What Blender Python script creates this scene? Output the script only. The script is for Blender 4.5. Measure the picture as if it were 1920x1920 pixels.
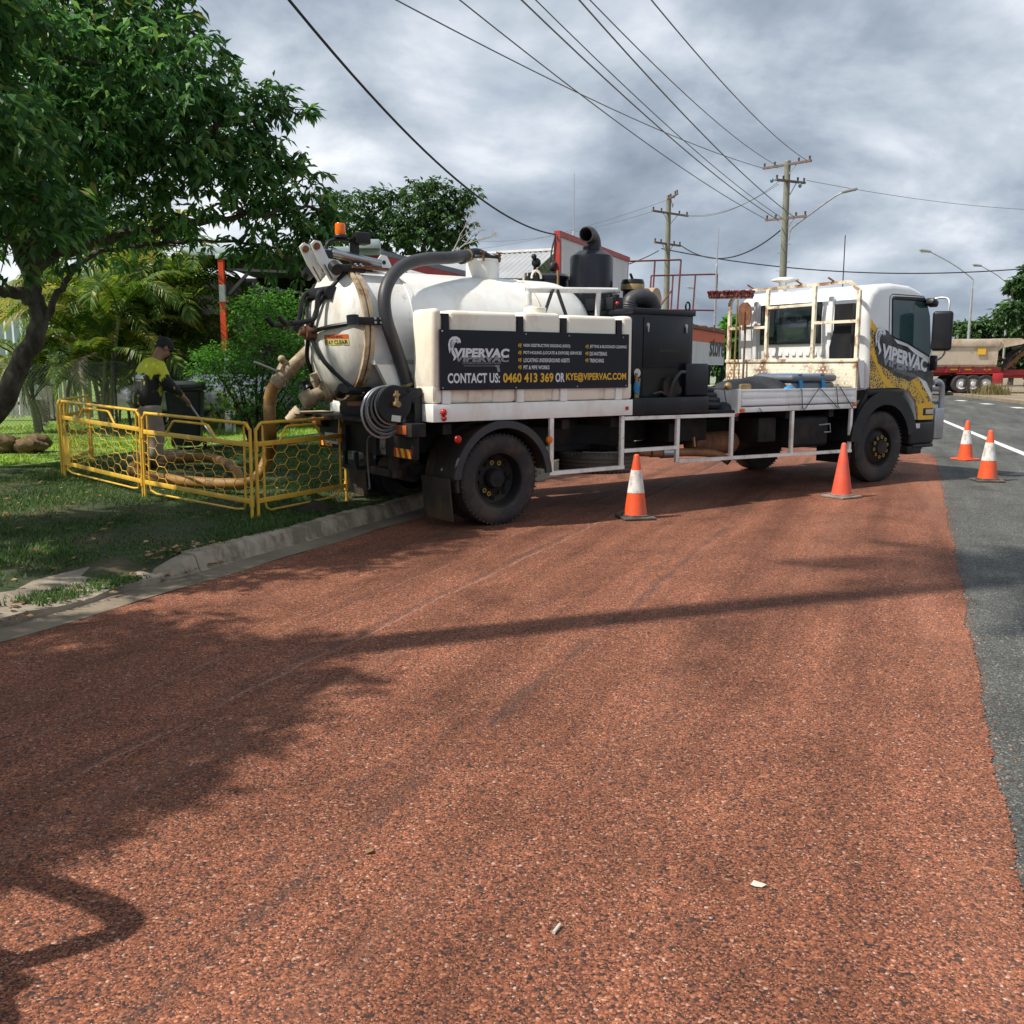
import bpy, bmesh, math, random
import numpy as np
from mathutils import Vector, Matrix, Euler
R = math.radians
for o in list(bpy.data.objects): bpy.data.objects.remove(o)
scene = bpy.context.scene
COL = scene.collection
# ---------------------------------------------------------------- camera
CAM_H = 1.62; PITCH = math.atan(270/1775)
cam = bpy.data.cameras.new('camera'); cam.lens = 36*1775/1920; cam.sensor_width = 36
cam.clip_start = 0.05; cam.clip_end = 3000
camo = bpy.data.objects.new('camera', cam); COL.objects.link(camo)
camo.location = (0, 0, CAM_H); camo.rotation_euler = (math.pi/2-PITCH, 0, 0)
scene.camera = camo
# ---------------------------------------------------------------- sun and sky
SUN_AZ = R(20); SUN_EL = R(52)
sd = Vector((math.cos(SUN_EL)*math.cos(SUN_AZ), math.cos(SUN_EL)*math.sin(SUN_AZ), -math.sin(SUN_EL)))
sun = bpy.data.lights.new('sun', 'SUN'); sun.energy = 4.9; sun.angle = R(.9); sun.color = (1.0, .93, .83)
suno = bpy.data.objects.new('sun', sun); COL.objects.link(suno)
suno.rotation_euler = sd.to_track_quat('-Z', 'Y').to_euler(); suno.location = (-20, -8, 30)
world = bpy.data.worlds.new('World'); scene.world = world; world.use_nodes = True
nt = world.node_tree; nt.nodes.clear()
def N(nt, typ, **kw):
    n = nt.nodes.new(typ)
    for k, v in kw.items():
        if k.startswith('i_'):
            key = k[2:]; key = int(key) if key.isdigit() else key
            n.inputs[key].default_value = v
        else: setattr(n, k, v)
    return n
def ramp(nt, stops, interp='LINEAR'):
    n = nt.nodes.new('ShaderNodeValToRGB'); cr = n.color_ramp; cr.interpolation = interp
    while len(cr.elements) < len(stops): cr.elements.new(.5)
    for e, (p, c) in zip(cr.elements, stops):
        e.position = p; e.color = (c[0], c[1], c[2], 1) if not isinstance(c, (int, float)) else (c, c, c, 1)
    return n
def build_sky():
    L = nt.links.new
    out = N(nt, 'ShaderNodeOutputWorld'); bg = N(nt, 'ShaderNodeBackground'); bg.inputs[1].default_value = .1
    sky = N(nt, 'ShaderNodeTexSky', sky_type='NISHITA', sun_disc=False, sun_elevation=SUN_EL, sun_rotation=R(250))
    sky.dust_density = 1.5; sky.altitude = 0
    tc = N(nt, 'ShaderNodeTexCoord'); sp = N(nt, 'ShaderNodeSeparateXYZ'); L(tc.outputs['Generated'], sp.inputs[0])
    mx = N(nt, 'ShaderNodeMath', operation='MAXIMUM', i_1=0.0); L(sp.outputs[2], mx.inputs[0])
    ad = N(nt, 'ShaderNodeMath', operation='ADD', i_1=.42); L(mx.outputs[0], ad.inputs[0])
    dx = N(nt, 'ShaderNodeMath', operation='DIVIDE'); L(sp.outputs[0], dx.inputs[0]); L(ad.outputs[0], dx.inputs[1])
    dy = N(nt, 'ShaderNodeMath', operation='DIVIDE'); L(sp.outputs[1], dy.inputs[0]); L(ad.outputs[0], dy.inputs[1])
    cb = N(nt, 'ShaderNodeCombineXYZ'); L(dx.outputs[0], cb.inputs[0]); L(dy.outputs[0], cb.inputs[1])
    cb.inputs[2].default_value = 3.7
    n1 = N(nt, 'ShaderNodeTexNoise', i_Scale=2.6, i_Detail=8.0, i_Roughness=.55, i_Distortion=.25); L(cb.outputs[0], n1.inputs['Vector'])
    n2 = N(nt, 'ShaderNodeTexNoise', i_Scale=.8, i_Detail=3.0, i_Roughness=.5); L(cb.outputs[0], n2.inputs['Vector'])
    mm = N(nt, 'ShaderNodeMath', operation='MULTIPLY_ADD', i_1=.75); L(n2.outputs[0], mm.inputs[0])
    m3 = N(nt, 'ShaderNodeMath', operation='MULTIPLY', i_1=.65); L(n1.outputs[0], m3.inputs[0]); L(m3.outputs[0], mm.inputs[2])
    cr = ramp(nt, [(.57, (2.25, 2.75, 3.45)), (.655, (3.4, 4.0, 4.85)), (.73, (5.4, 6.0, 6.8)), (.82, (8.8, 9.1, 9.6))]); L(mm.outputs[0], cr.inputs[0])
    # thin spots in the overcast where blue sky shows
    n4 = N(nt, 'ShaderNodeTexNoise', i_Scale=1.7, i_Detail=6.0, i_Roughness=.55); L(cb.outputs[0], n4.inputs['Vector'])
    r4 = ramp(nt, [(.30, .35), (.46, 0)]); L(n4.outputs[0], r4.inputs[0])
    mix = N(nt, 'ShaderNodeMix', data_type='RGBA'); L(r4.outputs[0], mix.inputs[0]); L(cr.outputs[0], mix.inputs[6]); L(sky.outputs[0], mix.inputs[7])
    L(mix.outputs[2], bg.inputs[0]); L(bg.outputs[0], out.inputs[0])
build_sky()
scene.view_settings.view_transform = 'Standard'; scene.view_settings.look = 'None'
scene.view_settings.exposure = 0.2; scene.view_settings.gamma = 1; scene.view_settings.use_curve_mapping = False
scene.render.engine = 'CYCLES'
scene.cycles.max_bounces = 5; scene.cycles.diffuse_bounces = 2; scene.cycles.glossy_bounces = 2; scene.cycles.transmission_bounces = 3; scene.cycles.transparent_max_bounces = 10
scene.cycles.use_denoising = True
world.cycles.sampling_method = 'MANUAL'; world.cycles.sample_map_resolution = 512
scene.cycles.sample_clamp_indirect = 5
# ---------------------------------------------------------------- lettering (flat print): strings turned to flat meshes first
TX = {}
def text_cache(strings):
    for key, body, bold, shear in strings:
        cu = bpy.data.curves.new('t', 'FONT'); cu.body = body; cu.offset = bold; cu.resolution_u = 3; cu.shear = shear; cu.space_character = 1.02
        ob = bpy.data.objects.new('t', cu); COL.objects.link(ob)
        dg = bpy.context.evaluated_depsgraph_get()
        me = bpy.data.meshes.new_from_object(ob.evaluated_get(dg))
        V = np.array([v.co[:2] for v in me.vertices]); F = [tuple(p.vertices) for p in me.polygons]
        V = (V-V.min(0))/(V.max(0)-V.min(0)); TX[key] = (V, F)
        bpy.data.objects.remove(ob); bpy.data.meshes.remove(me); bpy.data.curves.remove(cu)
text_cache([('contact', 'CONTACT US:', .032, 0), ('num', '0460 413 369', .032, 0), ('or', 'OR', .032, 0), ('mail', 'KYE@VIPERVAC.COM', .030, 0),
    ('s1', 'NON DESTRUCTIVE DIGGING (NDD)', .02, 0), ('s2', 'POT-HOLING (LOCATE & EXPOSE) SERVICES', .02, 0), ('s3', 'LOCATING UNDERGROUND ASSETS', .02, 0),
    ('s4', 'PIT & PIPE WORKS', .02, 0), ('s5', 'JETTING & BLOCKAGE CLEARING', .02, 0), ('s6', 'DE-WATERING', .02, 0), ('s7', 'TRENCHING', .02, 0),
    ('viper', 'VIPERVAC', .05, .1), ('hydro', 'HYDRO-EXCAVATION', .01, 0), ('store', 'store', .02, .15), ('stay', 'STAY CLEAR', .01, 0), ('warn', 'WARNING', .01, 0)])
# ---------------------------------------------------------------- mesh helpers
class B:
    def __init__(s): s.bm = bmesh.new()
    def box(s, c, d, rot=None, bev=0, seg=2):
        m = Matrix.Translation(Vector(c)) @ (rot.to_matrix().to_4x4() if rot else Matrix()) @ Matrix.Diagonal((d[0], d[1], d[2], 1))
        r = bmesh.ops.create_cube(s.bm, size=1, matrix=m)
        if bev:
            es = list({e for v in r['verts'] for e in v.link_edges})
            bmesh.ops.bevel(s.bm, geom=es, offset=min(bev, min(d)*.45), segments=seg, affect='EDGES', profile=.5)
        return s
    def bx(s, x0, x1, y0, y1, z0, z1, bev=0, seg=2): return s.box(((x0+x1)/2, (y0+y1)/2, (z0+z1)/2), (abs(x1-x0), abs(y1-y0), abs(z1-z0)), None, bev, seg)
    def bar(s, p0, p1, w, d=None, bev=0):
        p0 = Vector(p0); p1 = Vector(p1); a = p1-p0; q = a.to_track_quat('Z', 'Y')
        return s.box((p0+p1)/2, (w, d or w, a.length), q.to_euler(), bev)
    def tube(s, pts, r, n=8, closed=False, caps=True):
        pts = [Vector(p) for p in pts]; k = len(pts)
        rs = r if isinstance(r, (list, tuple)) else [r]*k
        rings = []; prev = None
        for i, p in enumerate(pts):
            if closed: t = pts[(i+1) % k]-pts[i-1]
            else: t = pts[min(i+1, k-1)]-pts[max(i-1, 0)]
            if t.length < 1e-9: t = Vector((0, 0, 1))
            t.normalize()
            if prev is None:
                u = t.orthogonal().normalized()
            else:
                u = prev-t*prev.dot(t)
                u = u.normalized() if u.length > 1e-6 else t.orthogonal().normalized()
            prev = u; w = t.cross(u)
            rings.append([s.bm.verts.new(p+(u*math.cos(a)+w*math.sin(a))*rs[i]) for a in [2*math.pi*j/n for j in range(n)]])
        for i in range(k if closed else k-1):
            a = rings[i]; b = rings[(i+1) % k]
            for j in range(n): s.bm.faces.new((a[j], a[(j+1) % n], b[(j+1) % n], b[j]))
        if caps and not closed:
            s.bm.faces.new(rings[0][::-1]); s.bm.faces.new(rings[-1])
        return s
    def cyl(s, p0, p1, r0, r1=None, n=16): return s.tube([p0, p1], [r0, r0 if r1 is None else r1], n)
    def lathe(s, prof, o=(0, 0, 0), axis=(0, 0, 1), n=24, a0=0, a1=2*math.pi, ref=None):
        o = Vector(o); ax = Vector(axis).normalized(); u = Vector(ref) if ref else ax.orthogonal().normalized(); w = ax.cross(u)
        full = abs(a1-a0-2*math.pi) < 1e-6; m = n if full else n+1
        rings = []
        for j in range(m):
            a = a0+(a1-a0)*j/n; d = u*math.cos(a)+w*math.sin(a)
            rings.append([s.bm.verts.new(o+ax*h+d*max(r, 1e-4)) for r, h in prof])
        for j in range(n if full else n):
            A = rings[j]; Bq = rings[(j+1) % m]
            for i in range(len(prof)-1): s.bm.faces.new((A[i], Bq[i], Bq[i+1], A[i+1]))
        return s
    def prism(s, poly, o, u, v, d):
        o = Vector(o); u = Vector(u); v = Vector(v); d = Vector(d)
        a = [s.bm.verts.new(o+u*p+v*q) for p, q in poly]; b = [s.bm.verts.new(x.co+d) for x in a]
        s.bm.faces.new(a[::-1]); s.bm.faces.new(b); k = len(a)
        for i in range(k): s.bm.faces.new((a[i], a[(i+1) % k], b[(i+1) % k], b[i]))
        return s
    def sphere(s, c, r, sc=(1, 1, 1), n=12):
        bmesh.ops.create_uvsphere(s.bm, u_segments=n, v_segments=max(6, n//2+1), radius=r, matrix=Matrix.Translation(Vector(c)) @ Matrix.Diagonal((*sc, 1))); return s
    def quad(s, a, b, c, d): s.bm.faces.new([s.bm.verts.new(Vector(p)) for p in (a, b, c, d)]); return s
    def mesh(s, name, mats, smooth=True, ang=38, flip=True):
        bm = s.bm
        if flip: bmesh.ops.recalc_face_normals(bm, faces=bm.faces)
        if smooth:
            ca = math.cos(R(ang)); bm.normal_update()
            for f in bm.faces: f.smooth = True
            for e in bm.edges:
                if len(e.link_faces) == 2: e.smooth = e.link_faces[0].normal.dot(e.link_faces[1].normal) > ca
        me = bpy.data.meshes.new(name); bm.to_mesh(me); bm.free()
        for m in (mats if isinstance(mats, (list, tuple)) else [mats]): me.materials.append(m)
        return me
    def build(s, name, mat, parent=None, **kw): return link(name, s.mesh(name, mat, **kw), parent)
def link(name, me, parent=None, loc=None, rot=None):
    o = bpy.data.objects.new(name, me); COL.objects.link(o)
    if parent: o.parent = parent
    if loc: o.location = loc
    if rot: o.rotation_euler = rot
    return o
def tag(o, label=None, cat=None, group=None, kind=None):
    for k, v in (('label', label), ('category', cat), ('group', group), ('kind', kind)):
        if v: o[k] = v
    return o
def empty(name, loc=(0, 0, 0), rz=0):
    o = bpy.data.objects.new(name, None); COL.objects.link(o); o.location = loc; o.rotation_euler = (0, 0, rz); o.empty_display_size = .2; return o
def copy_tree(o, parent=None):
    c = o.copy(); COL.objects.link(c)
    if parent: c.parent = parent
    for ch in [x for x in o.children]: copy_tree(ch, c)
    return c
def nmesh(name, V, F, mats, smooth=False, matidx=None):
    me = bpy.data.meshes.new(name); V = np.asarray(V, np.float32); F = np.asarray(F, np.int32); k = F.shape[1]
    me.vertices.add(len(V)); me.vertices.foreach_set('co', V.ravel())
    me.loops.add(F.size); me.loops.foreach_set('vertex_index', F.ravel())
    me.polygons.add(len(F)); me.polygons.foreach_set('loop_start', np.arange(0, F.size, k, dtype=np.int32))
    me.polygons.foreach_set('loop_total', np.full(len(F), k, np.int32))
    if smooth: me.polygons.foreach_set('use_smooth', np.ones(len(F), bool))
    if matidx is not None: me.polygons.foreach_set('material_index', np.asarray(matidx, np.int32))
    me.update(calc_edges=True); me.validate()
    for m in (mats if isinstance(mats, (list, tuple)) else [mats]): me.materials.append(m)
    return me
def lettering(key, o, u, v, w, h, mat, parent, name='lettering', f=None):
    V, F = TX[key]
    if f is None: o = Vector(o); u = Vector(u); v = Vector(v)
    me = bpy.data.meshes.new(name)
    pts = [o+u*(x*w)+v*(y*h) for x, y in V] if f is None else [f(x, y) for x, y in V]
    me.from_pydata([tuple(p) for p in pts], [], F); me.materials.append(mat)
    return link(name, me, parent)
def smoothpath(pts, n=6):
    P = [Vector(p) for p in pts]; P = [2*P[0]-P[1]]+P+[2*P[-1]-P[-2]]; out = []
    for i in range(1, len(P)-2):
        for j in range(n):
            t = j/n; a, b, c, d = P[i-1:i+3]
            out.append(.5*((2*b)+(c-a)*t+(2*a-5*b+4*c-d)*t*t+(3*b-a-3*c+d)*t**3))
    out.append(P[-2]); return out
# photo ray helper used while measuring places: pixel of the 1920 photograph and a distance along the ground give a place
def at(px, py, Y):
    dx = (px-960)/1775; dy = (960-py)/1775; c, s_ = math.cos(PITCH), math.sin(PITCH)
    d = Vector((dx, c+dy*s_, -s_+dy*c)); return Vector((0, 0, CAM_H))+d*(Y/d.y)
# ---------------------------------------------------------------- materials
def M(name, col, rough=.55, metal=0, var=.12, vs=3.0, bump=0, bs=60, rust=0, rs=2.5, stretch=1.0, dirt=None, damt=.5, ds=1.6, coat=0, spec=.5, rustcol=(.19, .07, .025), rvar=0):
    m = bpy.data.materials.new(name); m.use_nodes = True; t = m.node_tree; L = t.links.new
    b = t.nodes['Principled BSDF']; b.inputs['Roughness'].default_value = rough; b.inputs['Metallic'].default_value = metal
    b.inputs['Coat Weight'].default_value = coat; b.inputs['Specular IOR Level'].default_value = spec
    tc = N(t, 'ShaderNodeTexCoord')
    n1 = N(t, 'ShaderNodeTexNoise', i_Scale=vs, i_Detail=5.0, i_Roughness=.6); L(tc.outputs['Object'], n1.inputs['Vector'])
    r1 = ramp(t, [(.3, [c*(1-var) for c in col]), (.7, [min(1, c*(1+var)) for c in col])]); L(n1.outputs[0], r1.inputs[0])
    cur = r1.outputs[0]
    def layer(cur, color, amt, sc, lo, stz):
        mp = N(t, 'ShaderNodeMapping'); mp.inputs['Scale'].default_value = (1, 1, stz); L(tc.outputs['Object'], mp.inputs[0])
        nz = N(t, 'ShaderNodeTexNoise', i_Scale=sc, i_Detail=8.0, i_Roughness=.68); L(mp.outputs[0], nz.inputs['Vector'])
        rr = ramp(t, [(lo, 0), (lo+.12, 1)]); L(nz.outputs[0], rr.inputs[0])
        ml = N(t, 'ShaderNodeMath', operation='MULTIPLY', i_1=amt); L(rr.outputs[0], ml.inputs[0])
        mx = N(t, 'ShaderNodeMix', data_type='RGBA'); L(ml.outputs[0], mx.inputs[0]); L(cur, mx.inputs[6]); mx.inputs[7].default_value = (*color, 1)
        return mx.outputs[2]
    if dirt: cur = layer(cur, dirt, damt, ds, .48, stretch)
    if rust: cur = layer(cur, rustcol, .9, rs, .72-rust*.35, stretch)
    L(cur, b.inputs['Base Color'])
    if rvar:
        rr = ramp(t, [(.3, max(0, rough-rvar)), (.7, min(1, rough+rvar))]); L(n1.outputs[0], rr.inputs[0]); L(rr.outputs[0], b.inputs['Roughness'])
    if bump:
        nb = N(t, 'ShaderNodeTexNoise', i_Scale=bs, i_Detail=4.0); L(tc.outputs['Object'], nb.inputs['Vector'])
        bp = N(t, 'ShaderNodeBump', i_Strength=bump, i_Distance=.01); L(nb.outputs[0], bp.inputs['Height']); L(bp.outputs[0], b.inputs['Normal'])
    return m
def leafmat(name, stops, trans=.3, rough=.45, tcol=None):
    m = bpy.data.materials.new(name); m.use_nodes = True; t = m.node_tree; L = t.links.new
    b = t.nodes['Principled BSDF']; b.inputs['Roughness'].default_value = rough; b.inputs['Specular IOR Level'].default_value = .28
    g = N(t, 'ShaderNodeNewGeometry'); r = ramp(t, stops); L(g.outputs['Random Per Island'], r.inputs[0])
    tcd = N(t, 'ShaderNodeTexCoord'); nz = N(t, 'ShaderNodeTexNoise', i_Scale=1.1, i_Detail=2.0); L(tcd.outputs['Object'], nz.inputs['Vector'])
    hs = N(t, 'ShaderNodeHueSaturation'); vr = ramp(t, [(.3, .7), (.7, 1.3)]); L(nz.outputs[0], vr.inputs[0]); L(vr.outputs[0], hs.inputs['Value']); L(r.outputs[0], hs.inputs['Color'])
    L(hs.outputs[0], b.inputs['Base Color'])
    tr = N(t, 'ShaderNodeBsdfTranslucent'); h2 = N(t, 'ShaderNodeHueSaturation', i_Hue=.485, i_Saturation=1.1, i_Value=1.6); L(hs.outputs[0], h2.inputs['Color']); L(h2.outputs[0], tr.inputs[0])
    mx = N(t, 'ShaderNodeMixShader', i_0=trans); L(b.outputs[0], mx.inputs[1]); L(tr.outputs[0], mx.inputs[2])
    L(mx.outputs[0], t.nodes['Material Output'].inputs[0]); return m
MT = {}
MT['white'] = M('white_paint', (.89, .90, .89), .38, var=.05, dirt=(.5, .43, .33), damt=.3, ds=1.8, rust=.25, rs=6, stretch=.35, coat=.3)
MT['tankwhite'] = M('tank_paint', (.86, .87, .85), .33, var=.05, vs=2, dirt=(.6, .52, .4), damt=.35, ds=1.6, rust=.24, rs=5, stretch=.25, coat=.25, bump=.02, bs=5)
MT['doorwhite'] = M('door_paint', (.76, .75, .71), .42, var=.08, vs=3, dirt=(.5, .41, .29), damt=.55, ds=2.4, rust=.34, rs=4, stretch=.35, coat=.1, bump=.03, bs=8)
MT['flange'] = M('stained_flange', (.58, .46, .30), .55, var=.2, vs=5, rust=.6, rs=3.5, bump=.1, bs=40)
MT['cabwhite'] = M('cab_paint', (.78, .79, .79), .25, var=.03, dirt=(.6, .58, .53), damt=.2, coat=.6)
MT['poly'] = M('cream_plastic', (.91, .85, .72), .48, var=.06, vs=1.4, dirt=(.64, .49, .32), damt=.6, ds=1.3, bump=.03, bs=20, stretch=.6)
MT['cream'] = M('cream_steel', (.92, .92, .87), .45, var=.05, dirt=(.6, .49, .36), damt=.35, ds=1.4, rust=.24, rs=5, stretch=.5)
MT['rustwhite'] = M('rusty_white_steel', (.85, .76, .58), .55, var=.1, vs=6, rust=.68, rs=4.5, rustcol=(.26, .10, .03), bump=.1, bs=50)
MT['railwhite'] = M('rail_white', (.90, .89, .83), .5, var=.08, vs=6, rust=.36, rs=5, rustcol=(.3, .16, .07), dirt=(.45, .37, .27), damt=.5, ds=3)
MT['black'] = M('black_paint', (.011, .012, .016), .42, var=.3, dirt=(.03, .027, .024), damt=.5, ds=2.5, spec=.35)
MT['navy'] = M('black_gloss', (.008, .010, .016), .3, var=.2, dirt=(.02, .02, .022), damt=.4, ds=2, spec=.4)
MT['chassis'] = M('chassis_black', (.014, .014, .015), .65, var=.4, dirt=(.05, .038, .028), damt=.5, ds=2.5, spec=.3)
MT['rubber'] = M('tyre_rubber', (.028, .027, .028), .78, var=.25, vs=6, dirt=(.1, .07, .048), damt=.55, ds=2.2, bump=.1, bs=90)
MT['hose'] = M('black_hose', (.035, .036, .042), .5, var=.2, vs=5, dirt=(.08, .07, .06), damt=.4, ds=3)
MT['mud'] = M('muddy_plastic', (.035, .027, .02), .8, var=.3, dirt=(.12, .075, .036), damt=.8, ds=1.9, stretch=.5, bump=.2, bs=30)
MT['steel'] = M('grey_steel', (.42, .43, .45), .35, .8, var=.1, vs=8, bump=.03)
MT['galv'] = M('galvanised', (.42, .43, .44), .5, .5, var=.15, vs=8)
MT['darkgalv'] = M('dark_galvanised', (.09, .09, .09), .6, .3, var=.15, vs=8)
MT['pvc'] = M('white_pipe', (.74, .74, .72), .4, var=.05, dirt=(.5, .42, .3), damt=.4, ds=4)
MT['sign'] = M('sign_black', (.013, .015, .023), .5, var=.15, spec=.3)
MT['print_white'] = M('print_white', (.74, .76, .80), .5, var=.04)
MT['print_grey'] = M('print_grey', (.28, .29, .32), .5, var=.15)
MT['tagyellow'] = M('tag_yellow', (.26, .17, .02), .6, var=.2, vs=20)
MT['gutter'] = M('dirty_gutter', (.22, .175, .125), .95, var=.25, vs=3, bump=.5, bs=50, dirt=(.11, .085, .06), damt=.7, ds=1.5)
MT['print_yellow'] = M('print_yellow', (.80, .47, .03), .5, var=.05)
MT['glass'] = M('tinted_glass', (.018, .028, .032), .04, var=.1, spec=.8)
MT['amber'] = M('amber_lens', (.75, .16, .01), .25, var=.1)
MT['redlens'] = M('red_lens', (.5, .02, .012), .25, var=.1)
MT['rust'] = M('rusted_steel', (.17, .07, .035), .8, var=.4, vs=9, bump=.2, bs=50, dirt=(.28, .12, .05), damt=.6, ds=5)
MT['copperpipe'] = M('hot_exhaust', (.36, .16, .075), .55, .2, var=.25, vs=6, dirt=(.12, .06, .035), damt=.6, ds=5)
MT['brass'] = M('dirty_brass', (.36, .25, .11), .5, .4, var=.2, vs=8)
MT['valve'] = M('muddy_valve', (.42, .34, .22), .7, var=.25, vs=7, dirt=(.2, .14, .08), damt=.7, ds=5, bump=.1)
MT['sucthose'] = M('ochre_hose', (.30, .15, .028), .6, var=.2, vs=6, dirt=(.12, .075, .035), damt=.7, ds=3.5, bump=.05)
MT['barrier'] = M('barrier_yellow', (.80, .47, .045), .45, var=.08, vs=6, dirt=(.36, .25, .09), damt=.35, ds=5, rust=.18, rs=9)
MT['cone'] = M('cone_orange', (.84, .10, .024), .5, var=.08, vs=6, dirt=(.42, .13, .07), damt=.55, ds=6, stretch=.5)
MT['coneflat'] = M('cone_faded', (.74, .10, .05), .6, var=.12, vs=7, dirt=(.42, .16, .1), damt=.5, ds=6)
MT['conewhite'] = M('cone_sleeve', (.78, .76, .72), .4, var=.06, dirt=(.4, .33, .28), damt=.7, ds=12, stretch=.6)
MT['conebase'] = M('cone_base', (.075, .068, .06), .8, var=.3, vs=8, dirt=(.2, .15, .11), damt=.6, ds=7)
MT['conebase2'] = M('cone_base_pale', (.24, .2, .17), .8, var=.3, vs=8)
MT['timber'] = M('pole_timber', (.20, .205, .16), .85, var=.2, vs=3, bump=.2, bs=18, dirt=(.12, .15, .1), damt=.5, ds=1, stretch=.15)
MT['armwood'] = M('arm_timber', (.17, .12, .10), .85, var=.25, vs=4)
MT['wire'] = M('cable_black', (.02, .021, .026), .6, var=.1)
MT['wiregrey'] = M('cable_grey', (.16, .17, .18), .5, .3, var=.1)
MT['ceramic'] = M('insulator', (.12, .3, .33), .3, var=.1)
MT['pig'] = M('insulator_brown', (.1, .06, .05), .35, var=.1)
MT['bark'] = M('bark', (.042, .034, .027), .9, var=.45, vs=7, bump=.9, bs=26, dirt=(.16, .15, .12), damt=.5, ds=3, stretch=.35)
MT['palebark'] = M('pale_bark', (.36, .33, .28), .85, var=.3, vs=7)
MT['palmstem'] = M('palm_stem', (.14, .15, .06), .7, var=.3, vs=5, dirt=(.25, .22, .14), damt=.6, ds=4, stretch=4)
MT['leaf'] = leafmat('tree_leaf', [(0, (.03, .09, .03)), (.45, (.055, .15, .045)), (.8, (.10, .235, .065)), (.96, (.19, .33, .09)), (1, (.34, .30, .10))], .36, .45)
MT['leaf2'] = leafmat('far_leaf', [(0, (.03, .075, .025)), (.6, (.05, .11, .035)), (1, (.09, .17, .055))], .3, .5)
MT['shrubleaf'] = leafmat('shrub_leaf', [(0, (.04, .13, .025)), (.6, (.07, .22, .035)), (1, (.16, .38, .06))], .38, .45)
MT['palmleaf'] = leafmat('palm_leaf', [(0, (.04, .09, .016)), (.5, (.07, .145, .024)), (.85, (.17, .235, .04)), (1, (.33, .31, .065))], .38, .4)
MT['palmyellow'] = leafmat('palm_yellow', [(0, (.16, .2, .03)), (.6, (.28, .3, .05)), (1, (.36, .3, .09))], .4, .45)
MT['palmdead'] = leafmat('palm_dead', [(0, (.2, .17, .12)), (1, (.36, .31, .24))], .2, .7)
MT['grassblade'] = leafmat('grass_blade', [(0, (.026, .07, .018)), (.5, (.048, .115, .026)), (.85, (.08, .16, .034)), (1, (.2, .18, .08))], .3, .55)
MT['litter'] = leafmat('dry_leaf', [(0, (.12, .06, .03)), (.5, (.25, .14, .06)), (1, (.42, .31, .18))], .1, .8)
MT['concrete'] = M('concrete', (.33, .275, .21), .9, var=.2, vs=2.5, bump=.4, bs=70, dirt=(.14, .115, .085), damt=.75, ds=1.6)
MT['concface'] = M('kerb_concrete', (.35, .295, .22), .9, var=.25, vs=3, bump=.45, bs=60, dirt=(.14, .11, .075), damt=.85, ds=2.6, stretch=.5)
MT['dirt'] = M('dirt', (.18, .125, .08), .95, var=.35, vs=2, bump=.5, bs=40)
MT['fasciablue'] = M('fascia_blue', (.45, .53, .56), .6, var=.06)
MT['red'] = M('red_paint', (.42, .035, .025), .5, var=.2, vs=5, dirt=(.3, .1, .08), damt=.4)
MT['redpost'] = M('post_red', (.70, .07, .02), .5, var=.08)
MT['orange'] = M('orange_paint', (.62, .115, .03), .55, var=.08)
MT['offwhite'] = M('wall_white', (.66, .66, .66), .7, var=.05, vs=1, dirt=(.5, .47, .43), damt=.3, ds=1.5, stretch=.4)
MT['roofgrey'] = M('roof_grey', (.20, .22, .25), .6, var=.1)
MT['galvroof'] = M('galv_roof', (.48, .49, .5), .5, .35, var=.12, vs=1.2, rust=.3, rs=2.2, rustcol=(.3, .2, .13), stretch=.3)
MT['shadeblack'] = M('shade_black', (.02, .019, .018), .8, var=.3)  # near-black that stands in for shade inside the shop and in openings
MT['rail_red'] = M('red_pipe', (.17, .04, .04), .6, var=.3, vs=5)
MT['binplastic'] = M('bin_green', (.012, .022, .02), .5, var=.2, dirt=(.05, .045, .035), damt=.4, ds=3)
MT['hessian'] = M('hessian', (.13, .085, .04), .95, var=.35, vs=9, bump=.8, bs=40)
MT['tarp'] = M('black_tarp', (.022, .022, .026), .5, var=.3, vs=4, dirt=(.06, .06, .06), damt=.4)
MT['toolbox'] = M('grey_case', (.12, .135, .16), .5, var=.15, vs=4)
MT['bluestrap'] = M('blue_strap', (.02, .22, .48), .6, var=.15)
MT['skin'] = M('skin', (.30, .16, .10), .55, var=.1, vs=8)
MT['pants'] = M('khaki_cloth', (.27, .235, .19), .85, var=.15, vs=6, bump=.3, bs=25, dirt=(.2, .15, .1), damt=.5, ds=5)
MT['cap'] = M('black_cloth', (.02, .02, .022), .85, var=.2)
MT['boot'] = M('boot', (.05, .04, .03), .8, var=.3)
MT['trailred'] = M('trailer_red', (.42, .025, .03), .4, var=.15, dirt=(.2, .08, .06), damt=.4, ds=1)
MT['trailcream'] = M('trailer_cream', (.64, .54, .42), .5, var=.1, dirt=(.4, .27, .17), damt=.6, ds=.7, rust=.3, rs=1.5)
MT['linewhite'] = M('line_paint', (.72, .72, .70), .7, var=.1, vs=6, dirt=(.35, .34, .33), damt=.5, ds=7)
MT['silver'] = M('silver_car', (.45, .46, .48), .25, .6, var=.05, coat=.5)
MT['paper'] = M('paper', (.5, .48, .42), .8, var=.05)
MT['plate'] = M('number_plate', (.62, .63, .58), .5, var=.1)
MT['tileroof'] = M('roof_tile_far', (.5, .53, .58), .6, var=.1)
MT['farwhite'] = M('far_wall', (.62, .63, .66), .7, var=.05)
MT['lampglass'] = M('lamp_lens', (.6, .62, .6), .2, var=.05)
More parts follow.
